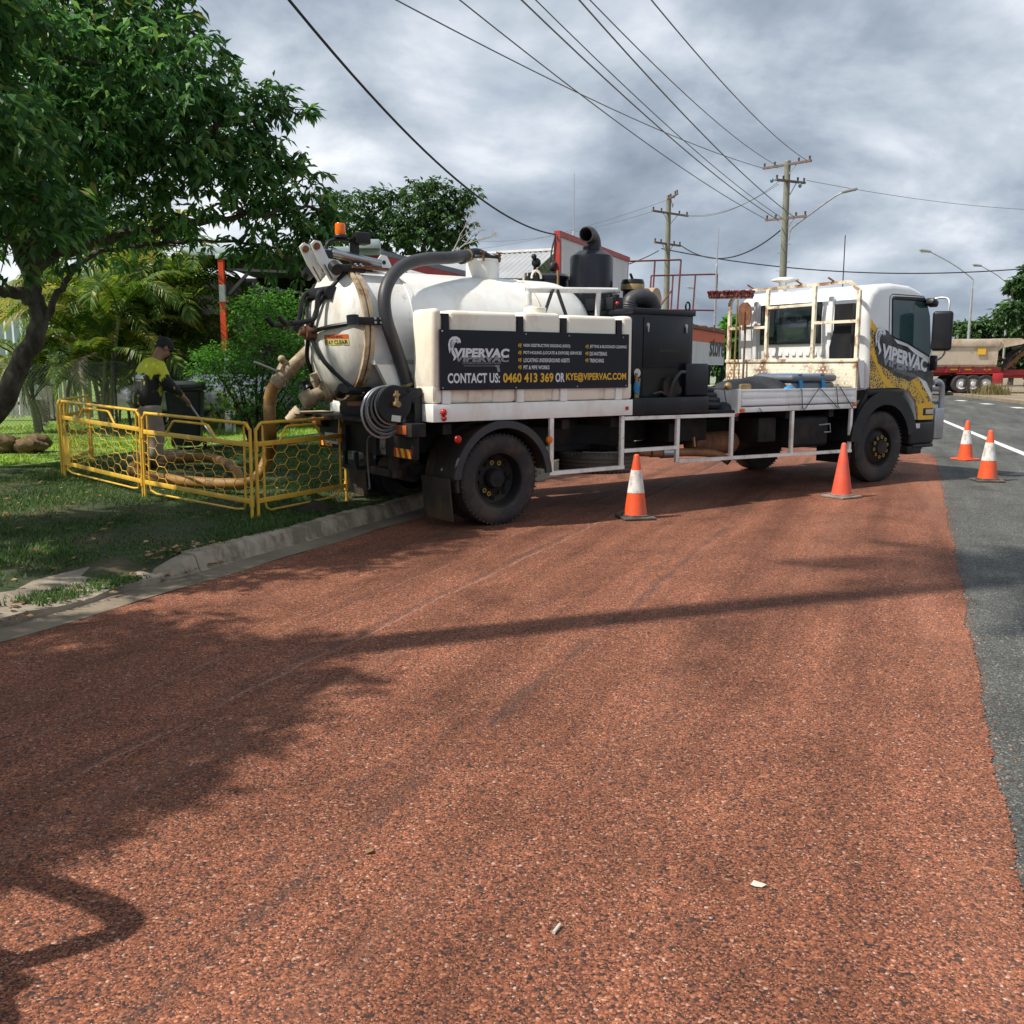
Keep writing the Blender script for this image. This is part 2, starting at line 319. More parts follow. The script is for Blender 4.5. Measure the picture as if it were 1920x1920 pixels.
def scale_print():
    m = bpy.data.materials.new('yellow_black_scales'); m.use_nodes = True; t = m.node_tree; L = t.links.new; b = t.nodes['Principled BSDF']
    b.inputs['Roughness'].default_value = .3; b.inputs['Coat Weight'].default_value = .4
    tc = N(t, 'ShaderNodeTexCoord'); vo = N(t, 'ShaderNodeTexVoronoi', i_Scale=24.0, feature='DISTANCE_TO_EDGE'); L(tc.outputs['Object'], vo.inputs['Vector'])
    nz = N(t, 'ShaderNodeTexNoise', i_Scale=5.0, i_Detail=4.0); L(tc.outputs['Object'], nz.inputs['Vector'])
    a = N(t, 'ShaderNodeMath', operation='MULTIPLY_ADD', i_1=.62, i_2=-.14); L(nz.outputs[0], a.inputs[0])
    g = N(t, 'ShaderNodeMath', operation='GREATER_THAN'); L(vo.outputs[0], g.inputs[0]); L(a.outputs[0], g.inputs[1])
    mx = N(t, 'ShaderNodeMix', data_type='RGBA'); L(g.outputs[0], mx.inputs[0]); mx.inputs[7].default_value = (.02, .02, .02, 1); mx.inputs[6].default_value = (.72, .42, .03, 1)
    L(mx.outputs[2], b.inputs['Base Color']); return m
MT['scales'] = scale_print()
def camo(name, base, dark, sc, thr, sz=1.0):
    m = bpy.data.materials.new(name); m.use_nodes = True; t = m.node_tree; L = t.links.new; b = t.nodes['Principled BSDF']; b.inputs['Roughness'].default_value = .8
    tc = N(t, 'ShaderNodeTexCoord'); mp = N(t, 'ShaderNodeMapping'); mp.inputs['Rotation'].default_value = (0, .6, .3); mp.inputs['Scale'].default_value = (1, 1, sz); L(tc.outputs['Object'], mp.inputs[0])
    nz = N(t, 'ShaderNodeTexNoise', i_Scale=sc, i_Detail=6.0, i_Roughness=.7); L(mp.outputs[0], nz.inputs['Vector'])
    sp = N(t, 'ShaderNodeSeparateXYZ'); L(tc.outputs['Object'], sp.inputs[0])
    # the printed shirt is plain yellow across the shoulders and splashed with black below
    zz = N(t, 'ShaderNodeMapRange', i_1=1.30, i_2=1.42, i_3=0.0, i_4=.35); L(sp.outputs[2], zz.inputs[0])
    ad = N(t, 'ShaderNodeMath', operation='ADD'); L(nz.outputs[0], ad.inputs[0]); L(zz.outputs[0], ad.inputs[1])
    r = ramp(t, [(thr-.02, dark), (thr+.02, base)]); L(ad.outputs[0], r.inputs[0]); L(r.outputs[0], b.inputs['Base Color']); return m
MT['shirt'] = camo('printed_shirt', (.62, .64, .05), (.015, .015, .015), 5.5, .56, .6)
# ================================================================ THE SETTING
RD = Vector((math.cos(R(67)), math.sin(R(67)), 0)); LD = Vector((-RD.y, RD.x, 0))   # along the road, towards the left verge
def rw(s, w, z=0): return RD*s+LD*w+Vector((0, 0, z))
WK = 4.93   # edge of the red seal at the gutter
def verge_z(w): return .135+.026*min(max(w-5.38, 0), 6.0)
def seal_mat(name, stones, bscale, tar, tracks=False):
    m = bpy.data.materials.new(name); m.use_nodes = True; t = m.node_tree; L = t.links.new; b = t.nodes['Principled BSDF']
    b.inputs['Roughness'].default_value = .8; b.inputs['Specular IOR Level'].default_value = .22
    tc = N(t, 'ShaderNodeTexCoord')
    # a little warp so that the chips are not a clean cell pattern
    wn = N(t, 'ShaderNodeTexNoise', i_Scale=bscale*.8, i_Detail=2.0); L(tc.outputs['Object'], wn.inputs['Vector'])
    ws = N(t, 'ShaderNodeVectorMath', operation='SCALE'); ws.inputs['Scale'].default_value = .7/bscale; L(wn.outputs['Color'], ws.inputs[0])
    wa = N(t, 'ShaderNodeVectorMath', operation='ADD'); L(tc.outputs['Object'], wa.inputs[0]); L(ws.outputs[0], wa.inputs[1])
    vo = N(t, 'ShaderNodeTexVoronoi', i_Scale=bscale, i_Randomness=1.0); L(wa.outputs[0], vo.inputs['Vector'])
    vb = N(t, 'ShaderNodeTexVoronoi', i_Scale=bscale*.58, i_Randomness=1.0); L(wa.outputs[0], vb.inputs['Vector'])
    wsel = N(t, 'ShaderNodeTexNoise', i_Scale=bscale*.16, i_Detail=3.0); L(tc.outputs['Object'], wsel.inputs['Vector'])
    rsel = ramp(t, [(.47, 0), (.53, 1)]); L(wsel.outputs[0], rsel.inputs[0])
    vmix = N(t, 'ShaderNodeMix', data_type='RGBA'); L(rsel.outputs[0], vmix.inputs[0]); L(vo.outputs['Color'], vmix.inputs[6]); L(vb.outputs['Color'], vmix.inputs[7])
    dmix = N(t, 'ShaderNodeMix'); L(rsel.outputs[0], dmix.inputs[0]); L(vo.outputs['Distance'], dmix.inputs[2]); L(vb.outputs['Distance'], dmix.inputs[3])
    sc = N(t, 'ShaderNodeSeparateColor'); L(vmix.outputs[2], sc.inputs[0])
    r1 = ramp(t, stones); L(sc.outputs[0], r1.inputs[0])
    # tar shows between the chips
    r2 = ramp(t, [(.5, 0), (.85, .8)]); L(dmix.outputs[0], r2.inputs[0])
    mx = N(t, 'ShaderNodeMix', data_type='RGBA'); L(r2.outputs[0], mx.inputs[0]); L(r1.outputs[0], mx.inputs[6]); mx.inputs[7].default_value = (*tar, 1)
    # worn and bled patches
    np_ = N(t, 'ShaderNodeTexNoise', i_Scale=1.3, i_Detail=6.0, i_Roughness=.65); L(tc.outputs['Object'], np_.inputs['Vector'])
    r3 = ramp(t, [(.30, .6), (.46, .95), (.58, 1.05), (.74, 1.25)]); L(np_.outputs[0], r3.inputs[0])
    n5 = N(t, 'ShaderNodeTexNoise', i_Scale=14.0, i_Detail=8.0, i_Roughness=.75); L(tc.outputs['Object'], n5.inputs['Vector'])
    r5 = ramp(t, [(.57, 0), (.72, .75)]); L(n5.outputs[0], r5.inputs[0])
    m5 = N(t, 'ShaderNodeMix', data_type='RGBA'); L(r5.outputs[0], m5.inputs[0]); L(mx.outputs[2], m5.inputs[6]); m5.inputs[7].default_value = (tar[0]*1.3, tar[1]*1.3, tar[2]*1.3, 1)
    mv = N(t, 'ShaderNodeHueSaturation'); L(r3.outputs[0], mv.inputs['Value']); L(m5.outputs[2], mv.inputs['Color'])
    # wear bands stretched along the road
    mpb = N(t, 'ShaderNodeMapping'); mpb.inputs['Rotation'].default_value = (0, 0, -R(67)); L(tc.outputs['Object'], mpb.inputs[0])
    mps = N(t, 'ShaderNodeMapping'); mps.inputs['Scale'].default_value = (.16, 1.5, 1); L(mpb.outputs[0], mps.inputs[0])
    nbd = N(t, 'ShaderNodeTexNoise', i_Scale=1.2, i_Detail=7.0, i_Roughness=.6); L(mps.outputs[0], nbd.inputs['Vector'])
    rbd = ramp(t, [(.30, .55), (.44, .86), (.56, 1.06), (.72, 1.38)]); L(nbd.outputs[0], rbd.inputs[0])
    mv2 = N(t, 'ShaderNodeHueSaturation'); L(rbd.outputs[0], mv2.inputs['Value']); L(mv.outputs[0], mv2.inputs['Color'])
    cur = mv2.outputs[0]
    if tracks:
        # pale dust lying in patches
        nds = N(t, 'ShaderNodeTexNoise', i_Scale=.7, i_Detail=8.0, i_Roughness=.68); L(mps.outputs[0], nds.inputs['Vector'])
        rds = ramp(t, [(.52, 0), (.72, .26)]); L(nds.outputs[0], rds.inputs[0])
        mds = N(t, 'ShaderNodeMix', data_type='RGBA'); L(rds.outputs[0], mds.inputs[0]); L(cur, mds.inputs[6]); mds.inputs[7].default_value = (.38, .20, .14, 1); cur = mds.outputs[2]
        # tyre-darkened wheel path and thin pale cracks, both running with the road
        mp = N(t, 'ShaderNodeMapping'); mp.inputs['Rotation'].default_value = (0, 0, -R(67)); L(tc.outputs['Object'], mp.inputs[0])
        sp = N(t, 'ShaderNodeSeparateXYZ'); L(mp.outputs[0], sp.inputs[0])
        nw = N(t, 'ShaderNodeTexNoise', i_Scale=.9, i_Detail=10.0, i_Roughness=.72); L(tc.outputs['Object'], nw.inputs['Vector'])
        def band(w0, amp, wid, soft):
            a = N(t, 'ShaderNodeMath', operation='MULTIPLY_ADD', i_1=amp); L(nw.outputs[0], a.inputs[0]); L(sp.outputs[1], a.inputs[2])
            s = N(t, 'ShaderNodeMath', operation='SUBTRACT', i_1=w0+amp*.5); L(a.outputs[0], s.inputs[0])
            q = N(t, 'ShaderNodeMath', operation='ABSOLUTE'); L(s.outputs[0], q.inputs[0])
            r = N(t, 'ShaderNodeMapRange', i_1=wid, i_2=wid+soft, i_3=1.0, i_4=0.0); L(q.outputs[0], r.inputs[0]); return r.outputs[0]
        for w0, amp, wid, soft, colr, amt in [(1.72, .22, .004, .06, (.045, .038, .036), .7), (3.02, .2, .001, .012, (.44, .31, .26), .5), (3.08, .2, .006, .05, (.05, .04, .038), .6), (3.52, .25, .001, .011, (.40, .28, .24), .4), (1.9, .6, .002, .02, (.05, .045, .045), .4)]:
            k = band(w0, amp, wid, soft)
            gate = N(t, 'ShaderNodeTexNoise', i_Scale=2.2, i_Detail=3.0); L(tc.outputs['Object'], gate.inputs['Vector'])
            gr = ramp(t, [(.34, 0), (.52, amt)]); L(gate.outputs[0], gr.inputs[0])
            ml0 = N(t, 'ShaderNodeMath', operation='MULTIPLY'); L(k, ml0.inputs[0]); L(gr.outputs[0], ml0.inputs[1])
            spk = ramp(t, [(.25, .15), (.45, 1)]); L(sc.outputs[2], spk.inputs[0])
            ml = N(t, 'ShaderNodeMath', operation='MULTIPLY'); L(ml0.outputs[0], ml.inputs[0]); L(spk.outputs[0], ml.inputs[1])
            m6 = N(t, 'ShaderNodeMix', data_type='RGBA'); L(ml.outputs[0], m6.inputs[0]); L(cur, m6.inputs[6]); m6.inputs[7].default_value = (*colr, 1); cur = m6.outputs[2]
    L(cur, b.inputs['Base Color'])
    inv = N(t, 'ShaderNodeMath', operation='MULTIPLY_ADD', i_1=-1.0, i_2=1.0); L(dmix.outputs[0], inv.inputs[0])
    hh = N(t, 'ShaderNodeMath', operation='MULTIPLY_ADD', i_1=.8); L(sc.outputs[1], hh.inputs[0]); L(inv.outputs[0], hh.inputs[2])
    bp = N(t, 'ShaderNodeBump', i_Strength=.8, i_Distance=.004); L(hh.outputs[0], bp.inputs['Height']); L(bp.outputs[0], b.inputs['Normal'])
    return m
red_m = seal_mat('red_chip_seal', [(0, (.034, .026, .026)), (.18, (.07, .04, .034)), (.25, (.165, .061, .036)), (.5, (.25, .09, .048)), (.78, (.355, .128, .065)), (.95, (.47, .195, .11)), (1, (.5, .38, .31))], 175, (.06, .03, .024), True)
grey_m = seal_mat('grey_asphalt', [(0, (.038, .04, .039)), (.4, (.084, .087, .081)), (.8, (.135, .136, .125)), (1, (.3, .295, .265))], 160, (.055, .057, .056))
def ground_mat(name, a, b_, c):
    m = bpy.data.materials.new(name); m.use_nodes = True; t = m.node_tree; L = t.links.new; b = t.nodes['Principled BSDF']; b.inputs['Roughness'].default_value = .95
    tc = N(t, 'ShaderNodeTexCoord'); n1 = N(t, 'ShaderNodeTexNoise', i_Scale=.9, i_Detail=8.0, i_Roughness=.7); L(tc.outputs['Object'], n1.inputs['Vector'])
    r = ramp(t, [(.35, a), (.52, b_), (.66, c)]); L(n1.outputs[0], r.inputs[0]); L(r.outputs[0], b.inputs['Base Color'])
    n2 = N(t, 'ShaderNodeTexNoise', i_Scale=45.0, i_Detail=5.0); L(tc.outputs['Object'], n2.inputs['Vector'])
    bp = N(t, 'ShaderNodeBump', i_Strength=.7, i_Distance=.03); L(n2.outputs[0], bp.inputs['Height']); L(bp.outputs[0], b.inputs['Normal']); return m
soil_m = ground_mat('verge_soil', (.026, .045, .014), (.04, .055, .018), (.10, .072, .042))
lawn_m = ground_mat('lawn', (.13, .24, .03), (.18, .30, .05), (.26, .24, .08))
farland_m = ground_mat('far_land', (.10, .11, .045), (.17, .13, .08), (.24, .18, .11))
def sheet(name, pts, mat, z, kind='structure'):
    me = bpy.data.meshes.new(name); me.from_pydata([(p[0], p[1], z) for p in pts], [], [tuple(range(len(pts)))]); me.materials.append(mat)
    return tag(link(name, me), kind=kind)
g = sheet('ground', [(900*math.cos(a), 900*math.sin(a)) for a in [2*math.pi*i/48 for i in range(48)]], farland_m, -.04)
sheet('road', [rw(-30, 5.0), rw(-30, -14), rw(30, -14), (27, 40), (40, 120), (60, 230), (46, 230), (26, 120), rw(32, 5.0)], grey_m, 0)
# red chip seal with a ragged edge against the asphalt
rng = random.Random(4)
def red_edge(s): return -.39+.010*math.sin(s*3.1)+.006*math.sin(s*7.7+1)+rng.uniform(-.009, .009)+.006*math.sin(s*13.3+3*math.sin(s*4.1))
ed = [rw(s, red_edge(s)) for s in np.arange(-8, 19.2, .013)]
sheet('red_shoulder', [rw(-8, WK)]+ed+[rw(22, .6), rw(27, 2.4), rw(30, WK)], red_m, .004)
# painted lines
def strip(name, pts, w, mat, z):
    P = [Vector((*p, 0)) for p in pts]; b = B()
    for i in range(len(P)-1):
        d = (P[i+1]-P[i]).normalized(); n = Vector((-d.y, d.x, 0))*w/2; zz = Vector((0, 0, z))
        b.quad(P[i]+n+zz, P[i]-n+zz, P[i+1]-n+zz, P[i+1]+n+zz)
    return tag(b.build(name, mat, smooth=False), kind='structure')
strip('edge_line', [(5.2, 4.5), (7.6, 11.4), (9.72, 17.9), (10.85, 21.5), (13.3, 29.2), (17.5, 43), (24, 68), (38, 125)], .16, MT['linewhite'], .006)
for p, q in (((20.7, 38.6), (20.95, 39.7)), ((21.5, 42.8), (21.75, 43.9)), ((22.4, 47.2), (22.65, 48.4)), ((19.8, 34.2), (20.1, 35.4))):
    strip('lane_dash', [p, q], .42, MT['linewhite'], .005)
# far side: low kerb and a dirt verge where the trailer stands
fk = [(17, 16), (20.2, 30), (23.1, 43), (25, 51), (27.3, 61), (31, 78), (40, 120), (60, 220)]
b = B()
for i in range(len(fk)-1):
    p = Vector((*fk[i], 0)); q = Vector((*fk[i+1], 0)); d = (q-p).normalized(); n = Vector((d.y, -d.x, 0))
    for k0, k1, z in ((0, .25, .14), (.25, 60, .12)):
        b.quad(p+n*k0+Vector((0, 0, z)), p+n*k1+Vector((0, 0, z)), q+n*k1+Vector((0, 0, z)), q+n*k0+Vector((0, 0, z)))
    b.quad(p, p+Vector((0, 0, .14)), q+Vector((0, 0, .14)), q)
tag(b.build('far_verge', M('far_dirt', (.26, .20, .14), .95, var=.35, vs=.6, dirt=(.12, .13, .05), damt=.6, ds=.4), smooth=False), kind='structure')
# left verge: one sheet rising gently to the fence and on to the yards
ss = np.concatenate([np.arange(-14, 30, .5), np.arange(30, 160, 8)]); wws = [5.36, 5.6, 6, 6.5, 7, 8, 9, 10, 11.4, 14, 20, 40, 90]
V = []; F = []
for s in ss:
    for w in wws:
        z = verge_z(w)
        if w < 5.4 and s < 5.7: z = .06
        elif w < 5.7 and s < 5.3: z = .1
        p = rw(s, w, z+.012*math.sin(s*2.1+w*3)*(w > 5.7)); V.append(p)
nw_ = len(wws)
for i in range(len(ss)-1):
    for j in range(nw_-1): F.append((i*nw_+j, i*nw_+j+1, (i+1)*nw_+j+1, (i+1)*nw_+j))
o = tag(link('verge', nmesh('verge', V, F, [soil_m, lawn_m], True, [0 if (k % (nw_-1)) < 8 else 1 for k in range(len(F))])), kind='structure')
# kerb and gutter
def kerb_profile(h): return [(5.175, -.02), (5.176, .012), (5.20, .02), (5.235, h-.02), (5.25, h-.004), (5.27, h), (5.39, h), (5.40, .0)]
kroot = empty('kerb', rw(5.85, 5.2)); tag(kroot, kind='structure')
Kinv = Matrix.Translation(-rw(5.85, 5.2))
def loft(name, secs, mat, parent=None, inv=None):
    b = B(); rows = [[b.bm.verts.new((inv @ p) if inv else p) for p in s] for s in secs]
    for i in range(len(rows)-1):
        for j in range(len(rows[0])-1): b.bm.faces.new((rows[i][j], rows[i][j+1], rows[i+1][j+1], rows[i+1][j]))
    if len(rows[0]) > 2:
        b.bm.faces.new(rows[0]); b.bm.faces.new(rows[-1][::-1])
    return b.build(name, mat, parent)
s0 = 5.86
cuts = [5.86, 8.3, 10.75, 13.2, 15.65, 18.1, 23, 30]
for i in range(len(cuts)-1):
    secs = []
    for s in np.linspace(cuts[i]+.006, cuts[i+1]-.006, 41):
        h = .15+.004*math.sin(s*3.3)
        if i == 0 and s < 6.0: pass
        secs.append([rw(s, w+.004*math.sin(s*5+w*9)+(rng.uniform(-.007, .007) if .02 < z < .16 else 0), z+(rng.uniform(-.005, .005) if z > .05 else 0)) for w, z in kerb_profile(h)])
    if i == 0:
        secs.insert(0, [rw(5.862, w, z) for w, z in kerb_profile(.135)])
    loft('kerb_stone', secs, MT['concface'], kroot, Kinv)
# end of the kerb dropping to the crossing
secs = [[rw(s, w, z) for w, z in kerb_profile(h)] for s, h in ((5.48, .05), (5.6, .085), (5.75, .12), (5.85, .135))]
loft('kerb_end', secs, MT['concrete'], kroot, Kinv)
secs = []
for s in np.linspace(-8, 29.9, 150):
    secs.append([rw(s, w+.015*math.sin(s*4), z) for w, z in ((4.93, .0062), (5.06, .011), (5.174, .016), (5.18, -.02))])
loft('gutter', secs, MT['gutter'], kroot, Kinv)
# broken concrete crossing at the end of the kerb
def slab(name, pts, z0, parent, mat):
    b = B(); o = Vector(pts[0])
    lo = [b.bm.verts.new(Vector((p[0], p[1], -.02))) for p in pts]; hi = [b.bm.verts.new(Vector((p[0], p[1], p[2]))) for p in pts]
    b.bm.faces.new(hi); k = len(pts)
    for i in range(k): b.bm.faces.new((lo[i], lo[(i+1) % k], hi[(i+1) % k], hi[i]))
    return b.build(name, mat, parent, smooth=False)
cr = empty('driveway_crossing', (0, 0, 0)); tag(cr, kind='structure')
def rag(s0, s1, w0, w1, z0, z1, seed):
    r = random.Random(seed); out = []
    for a, b_ in ((s0, s1),):
        for s in np.linspace(s0, s1, 7): out.append((s, w0+r.uniform(-.03, .05)))
        for s in np.linspace(s1, s0, 7): out.append((s, w1+r.uniform(-.12, .1)))
    return [tuple(rw(s, w, z0+(z1-z0)*(w-w0)/(w1-w0+.001))) for s, w in out]
slab('concrete_slab', rag(4.05, 5.45, 5.2, 5.72, .05, .12, 2), 0, cr, MT['concrete'])
slab('concrete_slab', rag(1.6, 3.85, 5.42, 6.15, .075, .15, 3), 0, cr, MT['concrete'])
slab('concrete_slab', rag(-2.0, 1.4, 5.45, 6.2, .075, .15, 5), 0, cr, MT['concrete'])
# ---- grass: nobody could count it
def blades(n, smin, smax, wmin, wmax, hmin, hmax, seed, dens=None, wid=.006):
    r = np.random.default_rng(seed); s = r.uniform(smin, smax, n); w = r.uniform(wmin, wmax, n)
    if dens is not None:
        k = dens(s, w, r); s = s[k]; w = w[k]; n = len(s)
    base = np.stack([RD.x*s+LD.x*w, RD.y*s+LD.y*w, .13+.026*np.clip(w-5.38, 0, 6)], 1); base[:, 2] -= np.where((w < 5.7) & (s < 5.5), .05, 0)+.003
    a = r.uniform(0, 2*np.pi, n); h = r.uniform(hmin, hmax, n)*(.6+.8*(.5+.5*np.sin(s*1.7+np.cos(w*2.3)*2)))
    lean = r.uniform(.2, 1.3, n)[:, None]*h[:, None]; d = np.stack([np.cos(a), np.sin(a), np.zeros(n)], 1); q = np.stack([-np.sin(a), np.cos(a), np.zeros(n)], 1)
    wd = wid*r.uniform(.6, 1.5, n)[:, None]
    tip = base+d*lean+np.array([0, 0, 1])*h[:, None]
    V = np.empty((n*3, 3)); V[0::3] = base-q*wd; V[1::3] = base+q*wd; V[2::3] = tip
    return V, np.arange(n*3).reshape(n, 3)
def patchy(s, w, r):
    v = np.sin(s*1.3+1)*np.sin(w*1.9)+.6*np.sin(s*3.1+w*2.7)+.4*np.sin(s*7.3-w*6.1)
    return r.uniform(-.9, 1.6, len(s)) < v+.95
V1, F1 = blades(230000, 2.2, 16.5, 5.42, 11.3, .02, .045, 1, patchy, .007)
edge = lambda s, w, r: r.uniform(0, 1, len(s)) < np.clip((np.sin(s*4.2)*.5+np.sin(s*9.7+2)*.5)*.9+.25, 0, 1)
V2, F2 = blades(9000, 1.0, 5.6, 5.16, 5.5, .02, .06, 2, edge, .007)
V3, F3 = blades(42000, 5.9, 16, 5.33, 5.5, .02, .05, 3, lambda s, w, r: r.uniform(0, 1, len(s)) < np.clip((w-5.33)/.12*(.5+.5*np.sin(s*3.7)+.3*np.sin(s*11)), .02, 1), .006)
Vg = np.concatenate([V1, V2, V3]); Fg = np.concatenate([F1, F2+len(V1), F3+len(V1)+len(V2)])
tag(link('grass', nmesh('grass', Vg, Fg, MT['grassblade'])), 'short patchy mown grass on the verge beside the kerb', 'grass', kind='stuff')
V4, F4 = blades(70000, 7, 34, 11.45, 19, .03, .07, 4, None, .014)
lawnblade = leafmat('lawn_blade', [(0, (.14, .28, .03)), (.6, (.22, .38, .05)), (1, (.36, .42, .1))], .35, .5)
tag(link('lawn_grass', nmesh('lawn_grass', V4, F4, lawnblade)), 'bright green lawn grass behind the chain-link fence', 'grass', kind='stuff')
# dry leaves at the end of the kerb and under the tree
def scatter_leaves(n, f, size, seed):
    r = np.random.default_rng(seed); P = np.array([f(r) for _ in range(n)]); a = r.uniform(0, 2*np.pi, n); L_ = r.uniform(.5, 1.3, n)*size
    d = np.stack([np.cos(a), np.sin(a), r.uniform(-.15, .3, n)], 1)*L_[:, None]; q = np.stack([-np.sin(a), np.cos(a), r.uniform(-.3, .3, n)], 1)*(L_*.33)[:, None]
    V = np.empty((n*4, 3)); V[0::4] = P-d*.5; V[1::4] = P+q; V[2::4] = P+d*.5; V[3::4] = P-q
    V[1::4, 2] += .008; V[:, 2] = np.maximum(V[:, 2], P[:, 2].repeat(4)-.002)
    return V, np.arange(n*4).reshape(n, 4)
def lf(r):
    if r.uniform() < .45:
        s = r.uniform(2.0, 6.3); w = r.uniform(5.14, 5.6); z = .07 if s < 5.5 else .16
        z = .035 if w < 5.3 else z
    else:
        s = r.uniform(3, 15); w = r.uniform(5.45, 11); z = .02+verge_z(w)
    p = rw(s, w, z+.012); return (p.x, p.y, p.z)
V5, F5 = scatter_leaves(900, lf, .06, 5)
tag(link('leaf_litter', nmesh('leaf_litter', V5, F5, MT['litter'])), 'dry brown fallen leaves strewn along the kerb end and verge', 'leaves', kind='stuff')
# loose chips and grit sitting on the seal
r_ = np.random.default_rng(8); n = 3000
sy = 1.9+6*r_.uniform(0, 1, n)**1.7; sx = r_.uniform(-.62, .62, n)*sy
wv = LD.x*sx+LD.y*sy; ok = (wv < 4.8) & (wv > -.35); sx, sy = sx[ok], sy[ok]; n = len(sx)
base = np.array([[1, 0, 0], [-.5, .8, 0], [-.5, -.8, 0], [.1, .1, .75]])
Vc = []; 
sz = r_.uniform(.0028, .0062, n); an = r_.uniform(0, 6.28, n)
ca, sa = np.cos(an), np.sin(an)
Vc = np.empty((n, 4, 3)); Vc[:, :, 0] = sx[:, None]+sz[:, None]*(base[None, :, 0]*ca[:, None]-base[None, :, 1]*sa[:, None]); Vc[:, :, 1] = sy[:, None]+sz[:, None]*(base[None, :, 0]*sa[:, None]+base[None, :, 1]*ca[:, None]); Vc[:, :, 2] = .0045+sz[:, None]*base[None, :, 2]
Ft = np.array([[0, 1, 3], [1, 2, 3], [2, 0, 3]])
Fc = (np.arange(n)[:, None, None]*4+Ft[None]).reshape(-1, 3)
chip = leafmat('loose_chip', [(0, (.1, .05, .04)), (.4, (.22, .085, .05)), (.9, (.32, .13, .075)), (1, (.42, .33, .27))], 0, .7)
tag(link('loose_grit', nmesh('loose_grit', Vc.reshape(-1, 3), Fc, chip)), 'loose red stone chips lying on the sealed shoulder', 'gravel', kind='stuff')
ns = 1600; s_ = r_.uniform(1.2, 17, ns); w_ = -.36-np.abs(r_.normal(0, .045, ns)); sx = RD.x*s_+LD.x*w_; sy = RD.y*s_+LD.y*w_; sz = r_.uniform(.004, .0085, ns); an = r_.uniform(0, 6.28, ns); ca, sa = np.cos(an), np.sin(an)
Vs = np.empty((ns, 4, 3)); Vs[:, :, 0] = sx[:, None]+sz[:, None]*(base[None, :, 0]*ca[:, None]-base[None, :, 1]*sa[:, None]); Vs[:, :, 1] = sy[:, None]+sz[:, None]*(base[None, :, 0]*sa[:, None]+base[None, :, 1]*ca[:, None]); Vs[:, :, 2] = .001+sz[:, None]*base[None, :, 2]
tag(link('spilled_chips', nmesh('spilled_chips', Vs.reshape(-1, 3), (np.arange(ns)[:, None, None]*4+Ft[None]).reshape(-1, 3), chip)), 'red chips spilled along the edge of the grey asphalt', 'gravel', kind='stuff')
# bits of litter on the seal
b = B(); b.bm.faces.new([b.bm.verts.new(Vector(p)) for p in ((.752, 2.775, .010), (.766, 2.79, .016), (.784, 2.782, .009), (.802, 2.77, .013), (.784, 2.76, .009), (.764, 2.763, .010))])
tag(b.build('paper_scrap', MT['paper'], smooth=False), 'torn white paper scrap lying on the red seal', 'litter')
b = B(); b.cyl((.12, 2.515, .011), (.14, 2.555, .011), .0055, n=8); tag(b.build('paper_stub', MT['paper']), 'small pale stub lying on the red seal nearest the camera', 'litter')
V6, F6 = scatter_leaves(1, lambda r: (-.48, 2.98, .012), .045, 11)
tag(link('dry_leaf', nmesh('dry_leaf', V6, F6, MT['litter'])), 'single dry leaf curled on the red seal', 'leaf')
# ================================================================ THE VACUUM TRUCK  (x forward, y to its far side, z up; origin under the near rear wheel)
TRK = empty('vacuum_truck', (-.138, 9.693, .004), R(35))
tag(TRK, 'white and black flatbed vacuum excavation truck parked across the red shoulder', 'truck')
T = TRK
def part(name, mat, b, parent=None, **kw): return b.build(name, mat, parent or T, **kw)
X, Y, Z = Vector((1, 0, 0)), Vector((0, 1, 0)), Vector((0, 0, 1))
# ---- chassis
for y in (.78, 1.5): part('chassis_rail', MT['chassis'], B().bx(-1.0, 7.3, y, y+.09, .72, 1.0))
b = B()
for x in (-.6, .9, 1.6, 2.6, 3.6, 4.6, 5.5): b.bx(x, x+.1, .1, 2.3, .96, 1.06)
part('cross_member', MT['chassis'], b)
part('rear_axle', MT['chassis'], B().cyl((.04, .25, .475), (.04, 2.15, .475), .1).sphere((.04, 1.2, .475), .22, (1, 1, 1.1), 16))
part('front_axle', MT['chassis'], B().bx(6.5, 6.62, .3, 2.1, .42, .54))
part('leaf_spring', MT['chassis'], B().bx(-.6, .7, .72, .8, .5, .6).bx(-.6, .7, 1.58, 1.66, .5, .6))
part('gearbox', MT['chassis'], B().bx(4.6, 6.1, .9, 1.5, .5, .95, .06).cyl((.2, 1.2, .5), (4.7, 1.2, .68), .06))
# ---- wheels
def tyre_prof(Rr, ri, w):
    g = [(ri, .03), (ri+.03, .008), (Rr*.84, .0), (Rr-.035, .006), (Rr-.008, .03)]
    y = .035
    for k in range(4):
        y0 = .035+(w-.07)*k/4; y1 = .035+(w-.07)*(k+1)/4
        g += [(Rr, y0+.006), (Rr, y1-.006)]
        if k < 3: g += [(Rr-.012, y1-.004), (Rr-.012, y1+.004)]
    return g+[(Rr-.008, w-.03), (Rr-.035, w-.006), (Rr*.84, w), (ri+.03, w-.008), (ri, w-.03)]
def lug(me_b, r, yy, k, size, every=None):
    for i in range(k):
        if every and i not in every: continue
        a = 2*math.pi*i/k+.2; me_b.cyl((r*math.cos(a), yy, r*math.sin(a)), (r*math.cos(a), yy-.035, r*math.sin(a)), size, n=6)
    return me_b
def tread_blocks(b, Rr, w, n=56):
    for i in range(n):
        a = 2*math.pi*i/n
        for y0 in (.012, w-.04):
            b.box((Rr*.983*math.cos(a), y0+.014, Rr*.983*math.sin(a)), (.022, .03, .014), Euler((0, -a, 0)))
    return b
tyreR = tread_blocks(B().lathe(tyre_prof(.475, .285, .25), axis=(0, 1, 0), n=48), .475, .25).mesh('wheel', MT['rubber'])
tyreF = tread_blocks(B().lathe(tyre_prof(.505, .285, .27), axis=(0, 1, 0), n=48), .505, .27).mesh('wheel', MT['rubber'])
